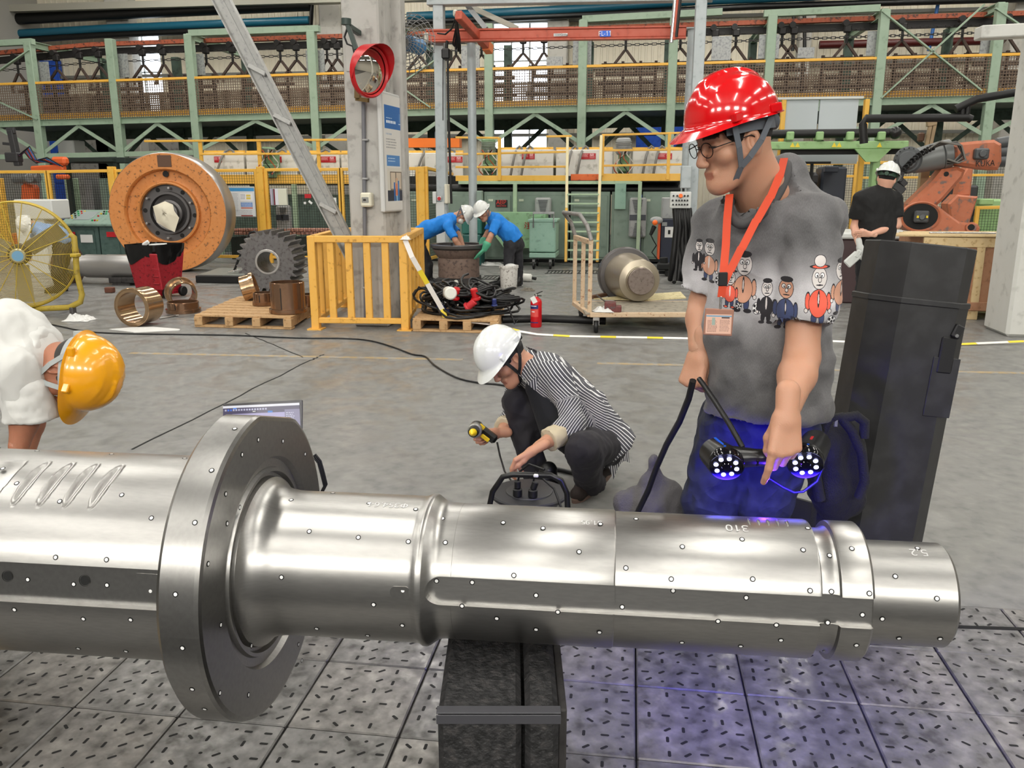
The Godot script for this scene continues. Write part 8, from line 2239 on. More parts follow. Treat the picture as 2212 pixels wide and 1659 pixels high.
func shoe(nm: String, heel: Vector3, toe: Vector3, ma: Material, sole: Material, floor_y := 0.0) -> void:
	var d := toe - heel
	var F := Field.new(heel.min(toe) - V3(0.1, 0.1, 0.1), heel.max(toe) + V3(0.1, 0.17, 0.1), 0.009)
	F.cap(heel + Vector3.UP * 0.05, toe + Vector3.UP * 0.035, 0.042, 0.04, 0.02)
	F.cap(heel + Vector3.UP * 0.05 + d * 0.12, heel + Vector3.UP * 0.12 + d * 0.1, 0.045, 0.046, 0.03)
	F.cap(heel + d * 0.3 + Vector3.UP * 0.07, heel + d * 0.8 + Vector3.UP * 0.045, 0.04, 0.04, 0.03)
	var m := M.new(); F.nets(m)
	var s := part(nm, m, ma)
	var up := Vector3.UP if absf(d.y) < 0.03 else d.normalized().cross(Vector3.UP.cross(d)).normalized()
	var sm := M.new()
	var o := []
	for k in 24:
		var a := TAU * k / 24.0
		o.push_back((heel + toe) / 2.0 + d.normalized() * cos(a) * (d.length() / 2.0 + 0.045) + up.cross(d).normalized() * sin(a) * 0.046)
	var lo := PackedVector3Array(o); var hi := PackedVector3Array()
	for q in o: hi.push_back(q + up * 0.028)
	lo.push_back(lo[0]); hi.push_back(hi[0])
	sm.grid([lo, hi]); sm.face(Array(hi), up); sm.face(Array(lo), -up)
	part("sole", sm, sole, s)

# a clothed figure from its joints. J: points; o: looks
func figure(J: Dictionary, o: Dictionary) -> void:
	var cell: float = o.get("cell", 0.014)
	var fb: Vector3 = o.fb
	var bm := M.new()
	var skin: Color = o.skin
	var lo := Vector3.ONE * 1e9
	var hi := -lo
	for k in J:
		lo = lo.min(J[k]); hi = hi.max(J[k])
	lo -= Vector3.ONE * 0.26; hi += Vector3.ONE * 0.26
	var w: float = o.get("w", 1.0)
	# body: neck, trunk core and bare arms in one field
	var F := Field.new(lo, hi, cell)
	F.cap(J.neck, J.chest, 0.055, 0.09, 0.03); F.cap(J.chest, J.hip, 0.09, 0.09, 0.03)
	for s in ["l", "r"]:
		var sh: Vector3 = J["s" + s]; var el: Vector3 = J["e" + s]; var wr: Vector3 = J["w" + s]
		F.cap(J.chest.lerp(J.neck, 0.5), sh, 0.05, 0.048, 0.03)
		F.cap(sh, el, 0.048 * w, 0.040 * w, 0.02)
		F.cap(el, el.lerp(wr, 0.35), 0.041 * w, 0.043 * w, 0.02); F.cap(el.lerp(wr, 0.35), wr, 0.043 * w, 0.028 * w, 0.02)
	bm.col = skin.srgb_to_linear()
	F.nets(bm)
	head(bm, o.head, J.neck, skin, o.get("hcell", 0.006), o.get("nr", 0.056))
	for h in o.get("hands", []): hand(bm, h[0], h[1], h[2], h[3], h[4], h[5], skin, o.get("fcell", 0.0055), h[6] if h.size() > 6 else 1.0)
	part("body", bm, o.skinmat)
	if o.has("hair"): hair("hair", o.head, o.hair, 0.008)
	# shirt
	F = Field.new(lo, hi, cell)
	var tw: float = o.get("trunk", 0.155)
	F.cap(J.chest, J.waist, tw * 1.05, tw, 0.06, fb, o.get("flat", 1.4)); F.cap(J.waist, J.hem, tw, tw * 1.04, 0.06, fb, o.get("flat", 1.4) * 0.93, true)
	F.cap(J.chest.lerp(J.neck, 0.55), J.chest.lerp(J.neck, 0.9), 0.09, o.get("nk", 0.07), 0.06, Vector3.ZERO, 1.0)
	for s in ["l", "r"]:
		var sh: Vector3 = J["s" + s]; var el: Vector3 = J["e" + s]; var wr: Vector3 = J["w" + s]
		F.cap(J.chest.lerp(J.neck, 0.6), sh, 0.07, 0.066 * w, 0.05)
		var sl: float = o.get("sleeve_" + s, o.get("sleeve", 0.8))
		var r0: float = o.get("sr", 0.066)
		if sl <= 1.0: F.cap(sh, sh.lerp(el, sl), r0, r0 * o.get("flare", 1.05), o.get("sk", 0.02), Vector3.ZERO, 1.0, true)
		else:
			F.cap(sh, el, r0, r0 * 0.9, 0.03); F.cap(el, el.lerp(wr, sl - 1.0), r0 * 0.9, r0 * 0.88, 0.025, Vector3.ZERO, 1.0, true)
	for e in o.get("extra", []): F.cap(e[0], e[1], e[2], e[3], 0.06)
	if o.has("neckcut"): F.plane(J.neck + o.neckcut[0], o.neckcut[1], J.neck, 0.11)
	var sm := M.new(); F.nets(sm); sm.wrinkle(o.get("wr", 0.022), o.get("wf", 6.0), o.get("seed", 5), o.get("ws", V3(1, 0.6, 1)))
	if o.has("uv"):
		for k in sm.v.size(): sm.u[k] = o.uv.call(sm.v[k])
	part("shirt", sm, o.shirt)
	# trousers
	if o.has("pants"):
		F = Field.new(lo, hi, cell)
		F.cap(J.hip + (J.hl - J.hip) * 0.5, J.hip + (J.hr - J.hip) * 0.5, 0.13, 0.13, 0.05)
		var pr: float = o.get("pr", 0.088)
		for s in ["l", "r"]:
			F.cap(J["h" + s], J["k" + s], pr * 1.06, pr * 0.78, 0.03); F.cap(J["k" + s], J["a" + s], pr * 0.78, pr * 0.68, 0.025, Vector3.ZERO, 1.0, true)
		sm = M.new(); F.nets(sm); sm.wrinkle(0.02, 7.0, 9, V3(1, 0.7, 1))
		part("trousers", sm, o.pants)

func people() -> void:
	var skin := Color(0.74, 0.55, 0.45)
	var sm := mat("skin", Color.WHITE, 0.5, 0.0, {"vc": true, "sss": 0.12, "bump": bump_fine, "tri": 9.0, "depth": 0.02})
	var hm := mat("black hair", Color(0.055, 0.05, 0.05), 0.7, 0.0, {"bump": bump_fine, "tri": 30.0, "depth": 0.2})
	var wh := mat("helmet white", Color(0.86, 0.87, 0.86), 0.22, 0.0, {"coat": 0.5})
	var sg := mat("strap grey", Color(0.36, 0.38, 0.41), 0.7)
	var sb := mat("strap black", Color(0.06, 0.06, 0.07), 0.6)
	var folds := NoiseTexture2D.new()
	folds.width = 512; folds.height = 512; folds.seamless = true; folds.noise = noise(0.0045, 2, FastNoiseLite.TYPE_SIMPLEX_SMOOTH, 91); folds.noise.fractal_type = FastNoiseLite.FRACTAL_RIDGED
	var fab := {"bump": folds, "tri": V3(2.0, 1.3, 2.0), "depth": 0.9, "rim": 0.25}
	var bshoe := mat("black leather", Color(0.05, 0.05, 0.05), 0.4)
	var sole := mat("dark sole", Color(0.08, 0.08, 0.08), 0.8)
	var fist := [[1.3, 1.5, 0.9], [1.35, 1.5, 0.9], [1.4, 1.5, 0.9], [1.45, 1.5, 0.9]]
	var half := [[0.5, 0.6, 0.4], [0.6, 0.7, 0.4], [0.65, 0.75, 0.4], [0.7, 0.8, 0.4]]
	# ---- the man in the red helmet
	var D := 2.40
	thing("person", "man in a glossy red helmet and grey cartoon print shirt holding the scanner", "person", pv(1620, 1280, D) * V3(1, 0, 1))
	var hx := frame(pv(1584, 306, 2.36), scr(-0.90, -0.28, 0.30), scr(-0.26, 0.95, 0.1), 1.04)
	var fb := scr(-0.55, 0.0, 0.84)
	var J := {"neck": pv(1645, 424, 2.43), "chest": pv(1662, 535, 2.45), "waist": pv(1655, 740, 2.44), "hem": pv(1652, 893, 2.43), "hip": pv(1640, 890, 2.48),
		"sl": pv(1748, 480, 2.33), "el": pv(1732, 772, 2.23), "wl": pv(1702, 885, 2.10), "sr": pv(1558, 488, 2.54), "er": pv(1522, 655, 2.56), "wr": pv(1510, 752, 2.46),
		"hl": pv(1690, 925, 2.48), "kl": pv(1655, 1080, 2.50), "al": pv(1645, 1240, 2.80), "hr": pv(1580, 925, 2.54), "kr": pv(1535, 1080, 2.56), "ar": pv(1535, 1220, 2.88)}
	var ux := Vector3.UP.cross(scr(-0.22, 0, 0.97)).normalized()
	var org: Vector3 = pv(1655, 600, 2.3)
	var uvf := func(p: Vector3): return V2((p - org).dot(ux) / 0.56 + 0.5, 0.5 - (p - org).y / 0.72)
	var shirt := mat("printed shirt", Color.WHITE, 0.85, 0.0, {"tex": shirt_print(uvf), "rim": 0.2, "bump": folds, "depth": 0.7})
	figure(J, {"cell": 0.0095, "hcell": 0.0042, "fcell": 0.0036, "fb": fb, "skin": skin, "skinmat": sm, "head": hx, "shirt": shirt, "uv": uvf, "trunk": 0.172, "flat": 1.12, "sleeve_l": 0.77, "sleeve_r": 0.84, "sr": 0.080, "flare": 1.08, "sk": 0.012, "w": 1.14, "nr": 0.068,
		"wr": 0.03, "wf": 3.6, "ws": V3(1.0, 1.3, 1.0), "seed": 12, "pants": mat("blue jeans", Color(0.15, 0.17, 0.24), 0.8, 0.0, {"tex": ntex(0.03, [Color(0.7, 0.72, 0.8), Color(1, 1, 1)], [0.3, 0.7], 256, 4, 81), "tri": 2.0, "bump": folds, "depth": 1.6}), "pr": 0.105,
		"hands": [[pv(1700, 893, 2.075), scr(-1, 0.05, 0.1), scr(-0.08, -0.95, 0.30), scr(0.05, 0.35, 0.9), [[0.4, 0.3, 0.2], [0.9, 0.8, 0.4], [1.0, 0.9, 0.5], [1.1, 0.9, 0.5]], 0.7, 1.14],
			[pv(1509, 762, 2.45), scr(0.75, 0.1, 0.6), scr(-0.22, -0.95, 0.15), scr(-0.75, 0.2, 0.6), fist, 0.9, 1.08]], "nk": 0.085, "extra": [[pv(1705, 392, 2.52), pv(1768, 462, 2.42), 0.045, 0.06], [pv(1690, 380, 2.54), pv(1660, 440, 2.5), 0.05, 0.07]], "neckcut": [V3(0, -0.01, 0), scr(-0.55, 0.78, 0.3)]})
	hair("hair", hx, hm, 0.005)
	var red := mat("helmet red", Color(0.80, 0.03, 0.06), 0.16, 0.0, {"coat": 0.8, "coatr": 0.06})
	helmet(hx * Transform3D(Basis(Vector3.RIGHT, -0.06), V3(0, 0.012, -0.004)), red, sg)
	# glasses
	var gm := mat("glasses wire", Color(0.06, 0.06, 0.07), 0.3, 0.5)
	var gl := M.new()
	for sd in [-1.0, 1.0]:
		var ring := []
		for k in 20: ring.push_back(hx * V3(0.034 * sd + cos(TAU * k / 20.0) * 0.023, 0.004 + sin(TAU * k / 20.0) * 0.019, 0.104 - 0.006 * absf(cos(TAU * k / 20.0) * 0.5 + sd * 0.5)))
		gl.tube(ring, 0.0013, 6, false, true)
		gl.tube([hx * V3(0.057 * sd, 0.008, 0.099), hx * V3(0.078 * sd, 0.012, 0.05), hx * V3(0.084 * sd, 0.014, 0.0), hx * V3(0.083 * sd, 0.0, -0.02)], 0.0015, 6)
	gl.tube([hx * V3(-0.011, 0.008, 0.106), hx * V3(0, 0.010, 0.109), hx * V3(0.011, 0.008, 0.106)], 0.0013, 6)
	part("glasses", gl, gm)
	var cpts := []
	for q in [[1696, 352, 2.50], [1694, 390, 2.40], [1668, 438, 2.33], [1630, 474, 2.29], [1600, 484, 2.29], [1580, 466, 2.33], [1580, 430, 2.42], [1640, 372, 2.56]]: cpts.push_back(pv(q[0], q[1], q[2]))
	var cq := []
	for k in 8:
		for s in 4: cq.push_back((cpts[k] as Vector3).cubic_interpolate(cpts[(k + 1) % 8], cpts[(k + 7) % 8], cpts[(k + 2) % 8], s / 4.0))
	part("collar", M.new().tube(cq, 0.014, 8, false, true), mat("collar grey", Color(0.27, 0.265, 0.27), 0.85))
	# collar, lanyard and badge
	var lan := mat("lanyard orange", Color(0.78, 0.26, 0.13), 0.7)
	for w in [[[1694, 342, 2.42], [1684, 380, 2.33], [1664, 425, 2.28], [1634, 475, 2.25], [1602, 535, 2.22], [1578, 580, 2.21], [1562, 612, 2.20]], [[1576, 420, 2.34], [1571, 470, 2.29], [1568, 530, 2.25], [1564, 575, 2.22], [1562, 612, 2.20]]]:
		var sl := M.new()
		for k in w.size() - 1: sl.bar(pv(w[k][0], w[k][1], w[k][2]), pv(w[k + 1][0], w[k + 1][1], w[k + 1][2]) + scr(0, -0.004, 0) * 0.004, 0.021, 0.002, 0.0, scr(-0.4, 0.2, 0.9))
		part("lanyard", sl, lan)
	part("lanyard_buckle", M.new().bar(pv(1562, 588, 2.195), pv(1561, 618, 2.195), 0.024, 0.008, 0.002, scr(0, 0, 1)), sb)
	part("lanyard_tail", M.new().bar(pv(1561, 616, 2.195), pv(1558, 642, 2.195), 0.02, 0.004, 0.0, scr(0, 0, 1)), lan)
	part("clip", M.new().bar(pv(1557, 640, 2.195), pv(1556, 668, 2.195), 0.007, 0.005, 0.001, scr(0, 0, 1)), mats["bright steel"])
	var bt := []
	scribble(bt, 8, 40, 50, 9, 9, 4, Color(0.55, 0.4, 0.35), 51); scribble(bt, 70, 36, 50, 10, 8, 3, Color(0.5, 0.38, 0.34), 52)
	bt.push_back([0, 8, 128, 8, Color(0.4, 0.62, 0.75)]); bt.push_back([78, 18, 40, 8, Color(0.2, 0.18, 0.2)]); bt.push_back([30, 22, 16, 50, Color(0.6, 0.66, 0.62)])
	var bd := part("badge", M.new().box(pv(1552, 696, 2.195), V3(0.075, 0.072, 0.005), 0.002, Basis(Vector3.UP, 0.0) * Basis(Vector3.BACK, -0.03)), mat("badge holder", Color(0.62, 0.45, 0.38), 0.4))
	var bc := pv(1552, 698, 2.195)
	var bpm := M.new()
	bpm.quad(bc + V3(-0.033, -0.028, 0.0028), bc + V3(0.033, -0.028, 0.0028), bc + V3(0.033, 0.024, 0.0028), bc + V3(-0.033, 0.024, 0.0028), [V2(0, 1), V2(1, 1), V2(1, 0), V2(0, 0)])
	part("badge_print", bpm, mat("badge print", Color.WHITE, 0.4, 0.0, {"tex": img(128, 128, Color(0.86, 0.70, 0.62), bt)}), bd)
	for s in ["l", "r"]: shoe("shoe", J["a" + s] * V3(1, 0, 1), J["a" + s] * V3(1, 0, 1) + scr(-0.8, 0, 0.35) * 0.17, bshoe, sole)
	# ---- the crouching man in the striped shirt
	D = 4.05
	thing("person", "crouching man in a white helmet and striped shirt holding a glue gun", "person", pg(1230, 1060))
	hx = frame(pv(1094, 776, 4.12), scr(-0.58, -0.62, 0.50), scr(-0.55, 0.78, 0.15), 1.08)
	fb = scr(-0.72, -0.55, 0.35)
	J = {"neck": pv(1146, 790, 4.13), "chest": pv(1196, 838, 4.13), "waist": pv(1255, 895, 4.12), "hem": pv(1325, 972, 4.12), "hip": pv(1290, 950, 4.14),
		"sl": pv(1200, 812, 3.98), "el": pv(1240, 918, 3.86), "wl": pv(1162, 966, 3.72), "sr": pv(1135, 812, 4.28), "er": pv(1105, 905, 4.3), "wr": pv(1082, 935, 4.16),
		"hl": pv(1300, 965, 4.06), "kl": pv(1258, 968, 3.74), "al": pv(1278, 1046, 3.98), "hr": pv(1270, 960, 4.24), "kr": pv(1118, 868, 4.22), "ar": pv(1160, 1040, 4.22)}
	var st := Image.create_empty(32, 4, false, Image.FORMAT_RGBA8)
	st.fill(Color(0.24, 0.24, 0.27)); st.fill_rect(Rect2i(0, 0, 9, 4), Color(0.88, 0.88, 0.88)); st.fill_rect(Rect2i(19, 0, 2, 4), Color(0.4, 0.4, 0.43))
	var ax := scr(0.62, 0.78, 0.0)
	var cuff: Vector3 = J.el
	var suv := func(p: Vector3): return V2((p.dot(ax) + 0.02 * sin(p.y * 14.0)) / 0.0125, 0.5) if p.distance_to(cuff) > 0.14 else V2((p.dot(scr(0.8, -0.35, 0.3)) + 0.01 * sin(p.y * 20.0)) / 0.0125, 0.5)
	var half2 := [[0.7, 0.7, 0.4], [0.9, 0.8, 0.4], [1.0, 0.9, 0.5], [1.0, 0.9, 0.5]]
	figure(J, {"cell": 0.0125, "hcell": 0.005, "fcell": 0.004, "fb": fb, "skin": Color(0.74, 0.54, 0.43), "skinmat": sm, "head": hx, "shirt": mat("striped shirt", Color.WHITE, 0.85, 0.0, {"tex": ImageTexture.create_from_image(st), "rim": 0.2}), "uv": suv, "trunk": 0.165, "flat": 1.25, "sleeve_l": 1.45, "sleeve_r": 1.4, "sr": 0.068, "wr": 0.035, "wf": 5.0, "seed": 31,
		"pants": mat("black trousers", Color(0.12, 0.11, 0.135), 0.8, 0.0, fab), "pr": 0.105, "hands": [[pv(1154, 972, 3.70), scr(-0.3, 0.3, 0.9), scr(-0.85, -0.5, 0.1), scr(-0.35, 0.9, 0.2), [[0.7, 0.5, 0.3], [0.75, 0.6, 0.4], [0.8, 0.7, 0.4], [0.85, 0.7, 0.4]], 0.5, 1.05], [pv(1075, 936, 4.14), scr(-0.1, 0.9, 0.4), scr(-0.9, 0.0, 0.4), scr(0.3, 0.3, -0.9), fist, 0.6, 1.05]]})
	hair("hair", hx, hm, 0.006)
	helmet(hx * Transform3D(Basis(Vector3.RIGHT, 0.05), V3(0, 0.008, 0)), wh, sb)
	# hanging shirt tail, collar, turned-back cuffs and undershirt
	var tail := M.new()
	var tr := []
	for k in 8:
		var row := PackedVector3Array()
		for s in 13:
			var f := k / 7.0; var a := s / 12.0
			row.push_back(pv(lerpf(lerpf(1290, 1352, a), lerpf(1325, 1360, a) , f) , lerpf(lerpf(940, 925, a), lerpf(1036, 1000, a) - 18.0 * sin(a * PI), f), 3.98 + 0.30 * a + 0.015 * sin(a * 22.0 + f * 2.0)))
		tr.push_back(row)
	tail.grid(tr)
	for k in tail.v.size(): tail.u[k] = V2((tail.v[k].dot(scr(1.0, 0.25, 0.0)) + 0.01 * sin(tail.v[k].y * 20)) / 0.0125, 0.5)
	part("shirt_tail", tail, mats["striped shirt"])
	var col := M.new()
	var cr := []
	for k in 2:
		var row := PackedVector3Array()
		for q in [[1118, 806, 4.02], [1140, 830, 4.0], [1160, 812, 4.0], [1168, 780, 4.05], [1158, 756, 4.15], [1135, 748, 4.22]]: row.push_back(pv(q[0] + k * 16, q[1] + k * 14, q[2] - 0.02 + 0.01 * k))
		cr.push_back(row)
	col.grid(cr)
	for k in col.v.size(): col.u[k] = V2(col.v[k].dot(scr(1.0, 0.1, 0.0)) / 0.0125, 0.5)
	part("collar", col, mats["striped shirt"])
	for s in [["l", 0.46], ["r", 0.42]]:
		var a: Vector3 = J["e" + s[0]]; var b: Vector3 = J["w" + s[0]]
		var F := Field.new(a.min(b) - Vector3.ONE * 0.1, a.max(b) + Vector3.ONE * 0.1, 0.007)
		F.cap(a.lerp(b, s[1]), a.lerp(b, s[1] + 0.25), 0.056, 0.060, 0.01, Vector3.ZERO, 1.0, true)
		var cm := M.new(); F.nets(cm); cm.wrinkle(0.01, 12.0, 3)
		part("cuff", cm, mat("cuff beige", Color(0.74, 0.69, 0.58), 0.85, 0.0, fab))
	var uf := Field.new(pv(1100, 950, 4.2) - Vector3.ONE * 0.15, pv(1200, 800, 3.9) + Vector3.ONE * 0.15, 0.012)
	uf.cap(pv(1160, 838, 4.06), pv(1215, 905, 4.05), 0.06, 0.14, 0.03)
	var um := M.new(); uf.nets(um)
	part("undershirt", um, mat("navy undershirt", Color(0.06, 0.065, 0.09), 0.85, 0.0, fab))
	var br := mat("brown suede", Color(0.16, 0.12, 0.11), 0.8)
	shoe("shoe", pg(1312, 1045) + V3(0, 0.06, 0), pg(1248, 1082), br, mat("tan sole", Color(0.42, 0.34, 0.30), 0.7))
	shoe("shoe", pg(1190, 1062), pg(1130, 1076), bshoe, sole)
	# glue gun
	var gp := pv(1052, 936, 4.05)
	thing("glue_gun", "black and yellow glue gun in the crouching man's hand", "tool", gp)
	var gy := mat("gun yellow", Color(0.92, 0.78, 0.12), 0.4)
	var bkp: Material = mats["frame black"]
	part("barrel", M.new().cyl(pv(1030, 922, 4.1), pv(1022, 934, 3.9), 0.034, 16, 0.008, 0.026), bkp)
	part("sleeve", M.new().cyl(pv(1027, 927, 4.02), pv(1025, 931, 3.96), 0.036, 16, 0.004), mat("gun silver", Color(0.62, 0.62, 0.6), 0.35, 0.6))
	part("nozzle", M.new().cyl(pv(1022, 934, 3.9), pv(1020, 938, 3.85), 0.02, 14, 0.004, 0.006), gy)
	part("body_shell", M.new().bar(pv(1032, 922, 4.08), pv(1072, 952, 4.06), 0.045, 0.05, 0.012, scr(0, 0, 1)), bkp)
	part("trigger", M.new().bar(pv(1040, 940, 4.02), pv(1056, 952, 4.02), 0.02, 0.012, 0.003, scr(0, 0, 1)), gy)
	part("yellow_mark", M.new().bar(pv(1036, 918, 4.03), pv(1046, 926, 4.03), 0.02, 0.012, 0.002, scr(0, 0, 1)), gy)
	part("gun_cable", M.new().tube([pv(1074, 956, 4.06), pv(1080, 985, 4.0), pv(1090, 1018, 3.9), pv(1112, 1050, 3.7), pv(1118, 1062, 3.62)], 0.005, 6), bkp)
	# ---- the man bending in the white shirt
	D = 2.9
	thing("person", "man in a yellow helmet and white shirt bending down at the left edge", "person", pv(-60, 1200, D) * V3(1, 0, 1))
	hx = frame(pv(152, 800, 2.92), scr(-0.14, -0.94, 0.20), scr(0.95, -0.10, 0.12), 1.10)
	fb = scr(-0.1, -0.97, 0.2)
	J = {"neck": pv(92, 765, 2.95), "chest": pv(0, 742, 2.96), "waist": pv(-130, 735, 2.98), "hem": pv(-250, 770, 3.0), "hip": pv(-230, 780, 3.0),
		"sl": pv(45, 790, 2.83), "el": pv(62, 872, 2.84), "wl": pv(36, 985, 2.80), "sr": pv(30, 720, 3.14), "er": pv(78, 870, 3.2), "wr": pv(52, 1000, 3.15),
		"hl": pv(-230, 850, 2.92), "kl": pv(-38, 1000, 2.95), "al": pv(-90, 1290, 3.0), "hr": pv(-200, 850, 3.1), "kr": pv(-60, 1040, 3.1), "ar": pv(-100, 1260, 3.2)}
	var wsm := mat("white shirt cloth", Color(0.80, 0.80, 0.79), 0.8, 0.0, fab)
	figure(J, {"cell": 0.012, "hcell": 0.0045, "fcell": 0.005, "fb": fb, "skin": Color(0.66, 0.44, 0.34), "skinmat": sm, "head": hx, "shirt": wsm, "trunk": 0.17, "flat": 1.15, "sleeve": 1.12, "sr": 0.078, "w": 1.05, "wr": 0.03, "wf": 5.0,
		"pants": mat("grey trousers", Color(0.17, 0.18, 0.18), 0.8, 0.0, fab), "hands": [[pv(34, 992, 2.8), scr(0.3, 0, 0.9), scr(-0.1, -1, 0), scr(0.9, 0, -0.3), half, 0.2], [pv(50, 1006, 3.15), scr(-0.3, 0, 0.9), scr(-0.1, -1, 0), scr(0.9, 0, 0.3), half, 0.2]]})
	hair("hair", hx, mat("greying hair", Color(0.2, 0.19, 0.18), 0.8), 0.006)
	helmet(hx * Transform3D(Basis(Vector3.RIGHT, -0.02), V3(0, 0.006, 0)), mat("helmet yellow", Color(0.90, 0.62, 0.06), 0.25, 0.0, {"coat": 0.5}), mat("strap pale", Color(0.62, 0.64, 0.64), 0.6))
	var cf := Field.new(pv(20, 900, 2.85) - Vector3.ONE * 0.2, pv(112, 740, 2.92) + Vector3.ONE * 0.2, 0.008)
	cf.cap(pv(112, 778, 2.92), pv(72, 752, 2.95), 0.074, 0.105, 0.01, Vector3.ZERO, 1.0, true)
	cf.cap(J.el + V3(0, 0.05, 0), J.el + V3(0.0, -0.055, 0), 0.082, 0.090, 0.01, Vector3.ZERO, 1.0, true)
	cf.plane(pv(118, 775, 2.92), scr(0.85, 0.2, 0.3), pv(112, 778, 2.92), 0.1)
	var cfm := M.new(); cf.nets(cfm); cfm.wrinkle(0.012, 9.0, 8)
	part("collar_and_cuff", cfm, wsm)
	for s in ["l", "r"]: shoe("shoe", J["a" + s] * V3(1, 0, 1), J["a" + s] * V3(1, 0, 1) + scr(1, 0, 0.2) * 0.17, bshoe, sole)
	# ---- the two men in blue
	var bl := mat("blue polo", Color(0.10, 0.49, 0.84), 0.8, 0.0, fab)
	var dk := mat("dark work trousers", Color(0.14, 0.14, 0.16), 0.8, 0.0, fab)
	D = 13.05
	thing("person", "man in a blue polo with a white face mask leaning over the ring casting", "person", pv(915, 618, D) * V3(1, 0, 1))
	hx = frame(pv(1000, 464, D), scr(0.30, -0.75, 0.6), scr(0.80, 0.55, 0.0), 1.08)
	J = {"neck": pv(984, 468, D), "chest": pv(962, 480, D), "waist": pv(928, 494, D + 0.05), "hem": pv(900, 512, D + 0.1), "hip": pv(903, 515, D + 0.1), "sl": pv(968, 478, D + 0.2), "el": pv(990, 506, D + 0.15), "wl": pv(1003, 538, D), "sr": pv(966, 488, D - 0.22), "er": pv(984, 520, D - 0.3), "wr": pv(1001, 546, D - 0.25),
		"hl": pv(904, 525, D + 0.2), "kl": pv(926, 572, D + 0.2), "al": pv(926, 613, D + 0.2), "hr": pv(902, 526, D), "kr": pv(922, 574, D), "ar": pv(916, 616, D)}
	var glv := [[0.3, 0.3, 0.2], [0.3, 0.3, 0.2], [0.3, 0.35, 0.2], [0.35, 0.35, 0.2]]
	figure(J, {"fb": scr(0.3, -0.9, 0.2), "skin": skin, "skinmat": sm, "head": hx, "shirt": bl, "trunk": 0.15, "flat": 1.3, "sleeve": 0.85, "pants": dk, "hair": hm, "hands": [[pv(1004, 541, D), scr(0, 0, 1), scr(0.5, -0.8, 0), scr(0.8, 0.5, 0), half, 0.4], [pv(1002, 549, D - 0.25), scr(0, 0, -1), scr(0.5, -0.8, 0), scr(0.8, 0.5, 0), half, 0.4]]})
	helmet(hx, wh, sg)
	part("face_mask", M.new().ball(hx * V3(0, -0.055, 0.085), V3(0.055, 0.045, 0.04), 16, 10, hx.basis.orthonormalized()), mat("white plastic", Color.WHITE))
	for s in ["l", "r"]: shoe("boot", J["a" + s] * V3(1, 0, 1), J["a" + s] * V3(1, 0, 1) + scr(1, 0, 0.2) * 0.19, bshoe, sole)
	D = 13.0
	thing("person", "man in a blue polo and green rubber gloves bending over the ring casting", "person", pv(1105, 618, D) * V3(1, 0, 1))
	hx = frame(pv(1043, 458, D - 0.1), scr(-0.35, -0.45, 0.8), scr(-0.35, 0.9, 0.15), 1.08)
	J = {"neck": pv(1058, 466, D), "chest": pv(1076, 482, D), "waist": pv(1098, 503, D), "hem": pv(1114, 522, D), "hip": pv(1110, 524, D), "sl": pv(1072, 484, D - 0.2), "el": pv(1059, 512, D - 0.3), "wl": pv(1047, 538, D - 0.3), "sr": pv(1066, 478, D + 0.2), "er": pv(1052, 505, D + 0.15), "wr": pv(1040, 530, D + 0.05),
		"hl": pv(1102, 530, D - 0.08), "kl": pv(1098, 574, D - 0.1), "al": pv(1085, 614, D), "hr": pv(1118, 530, D + 0.1), "kr": pv(1120, 574, D + 0.12), "ar": pv(1122, 616, D + 0.1)}
	figure(J, {"fb": scr(-0.6, -0.7, 0.3), "skin": skin, "skinmat": sm, "head": hx, "shirt": bl, "trunk": 0.16, "flat": 1.25, "sleeve": 0.75, "pants": dk, "hair": hm})
	helmet(hx, wh, sg)
	for q in [["l", 0.0], ["r", 0.0]]:
		var wv: Vector3 = J["w" + q[0]]; var ev: Vector3 = J["e" + q[0]]
		var F := Field.new(wv - Vector3.ONE * 0.25, wv + Vector3.ONE * 0.25, 0.012)
		F.cap(ev.lerp(wv, 0.6), wv, 0.062, 0.045, 0.02, Vector3.ZERO, 1.0)
		var gg := M.new(); F.nets(gg)
		hand(gg, wv, scr(-0.4, 0.2, 0.9), (wv - ev).normalized() + scr(-0.4, 0, 0.2) * 0.5, scr(0.6, 0.6, 0.4), half2, 0.4, Color(0.30, 0.62, 0.48), 0.006, 1.18)
		part("glove", gg, mat("glove green", Color(0.32, 0.66, 0.52), 0.5))
	shoe("boot", J.al * V3(1, 0, 1), J.al * V3(1, 0, 1) + scr(-1, 0, 0.3) * 0.19, bshoe, sole)
	shoe("boot", J.ar * V3(1, 0, 1), J.ar * V3(1, 0, 1) + scr(-0.5, 0, 0.8) * 0.17, bshoe, sole)
	# ---- the man in black, hands behind his back
	D = 8.9
	thing("person", "man in a black polo and white helmet seen from behind, hands joined at his back", "person", pv(1880, 715, D) * V3(1, 0, 1))
	hx = frame(pv(1916, 386, D - 0.02), scr(0.45, -0.3, -0.85), scr(0.1, 0.97, 0.1), 1.06)
	J = {"neck": pv(1908, 412, D), "chest": pv(1893, 440, D), "waist": pv(1893, 490, D), "hem": pv(1893, 545, D), "hip": pv(1885, 550, D), "sl": pv(1858, 428, D), "el": pv(1846, 490, D + 0.05), "wl": pv(1856, 530, D - 0.14), "sr": pv(1934, 428, D + 0.02), "er": pv(1938, 486, D - 0.02), "wr": pv(1884, 505, D - 0.2),
		"hl": pv(1868, 565, D), "kl": pv(1862, 640, D), "al": pv(1856, 702, D), "hr": pv(1900, 565, D), "kr": pv(1902, 640, D), "ar": pv(1904, 704, D)}
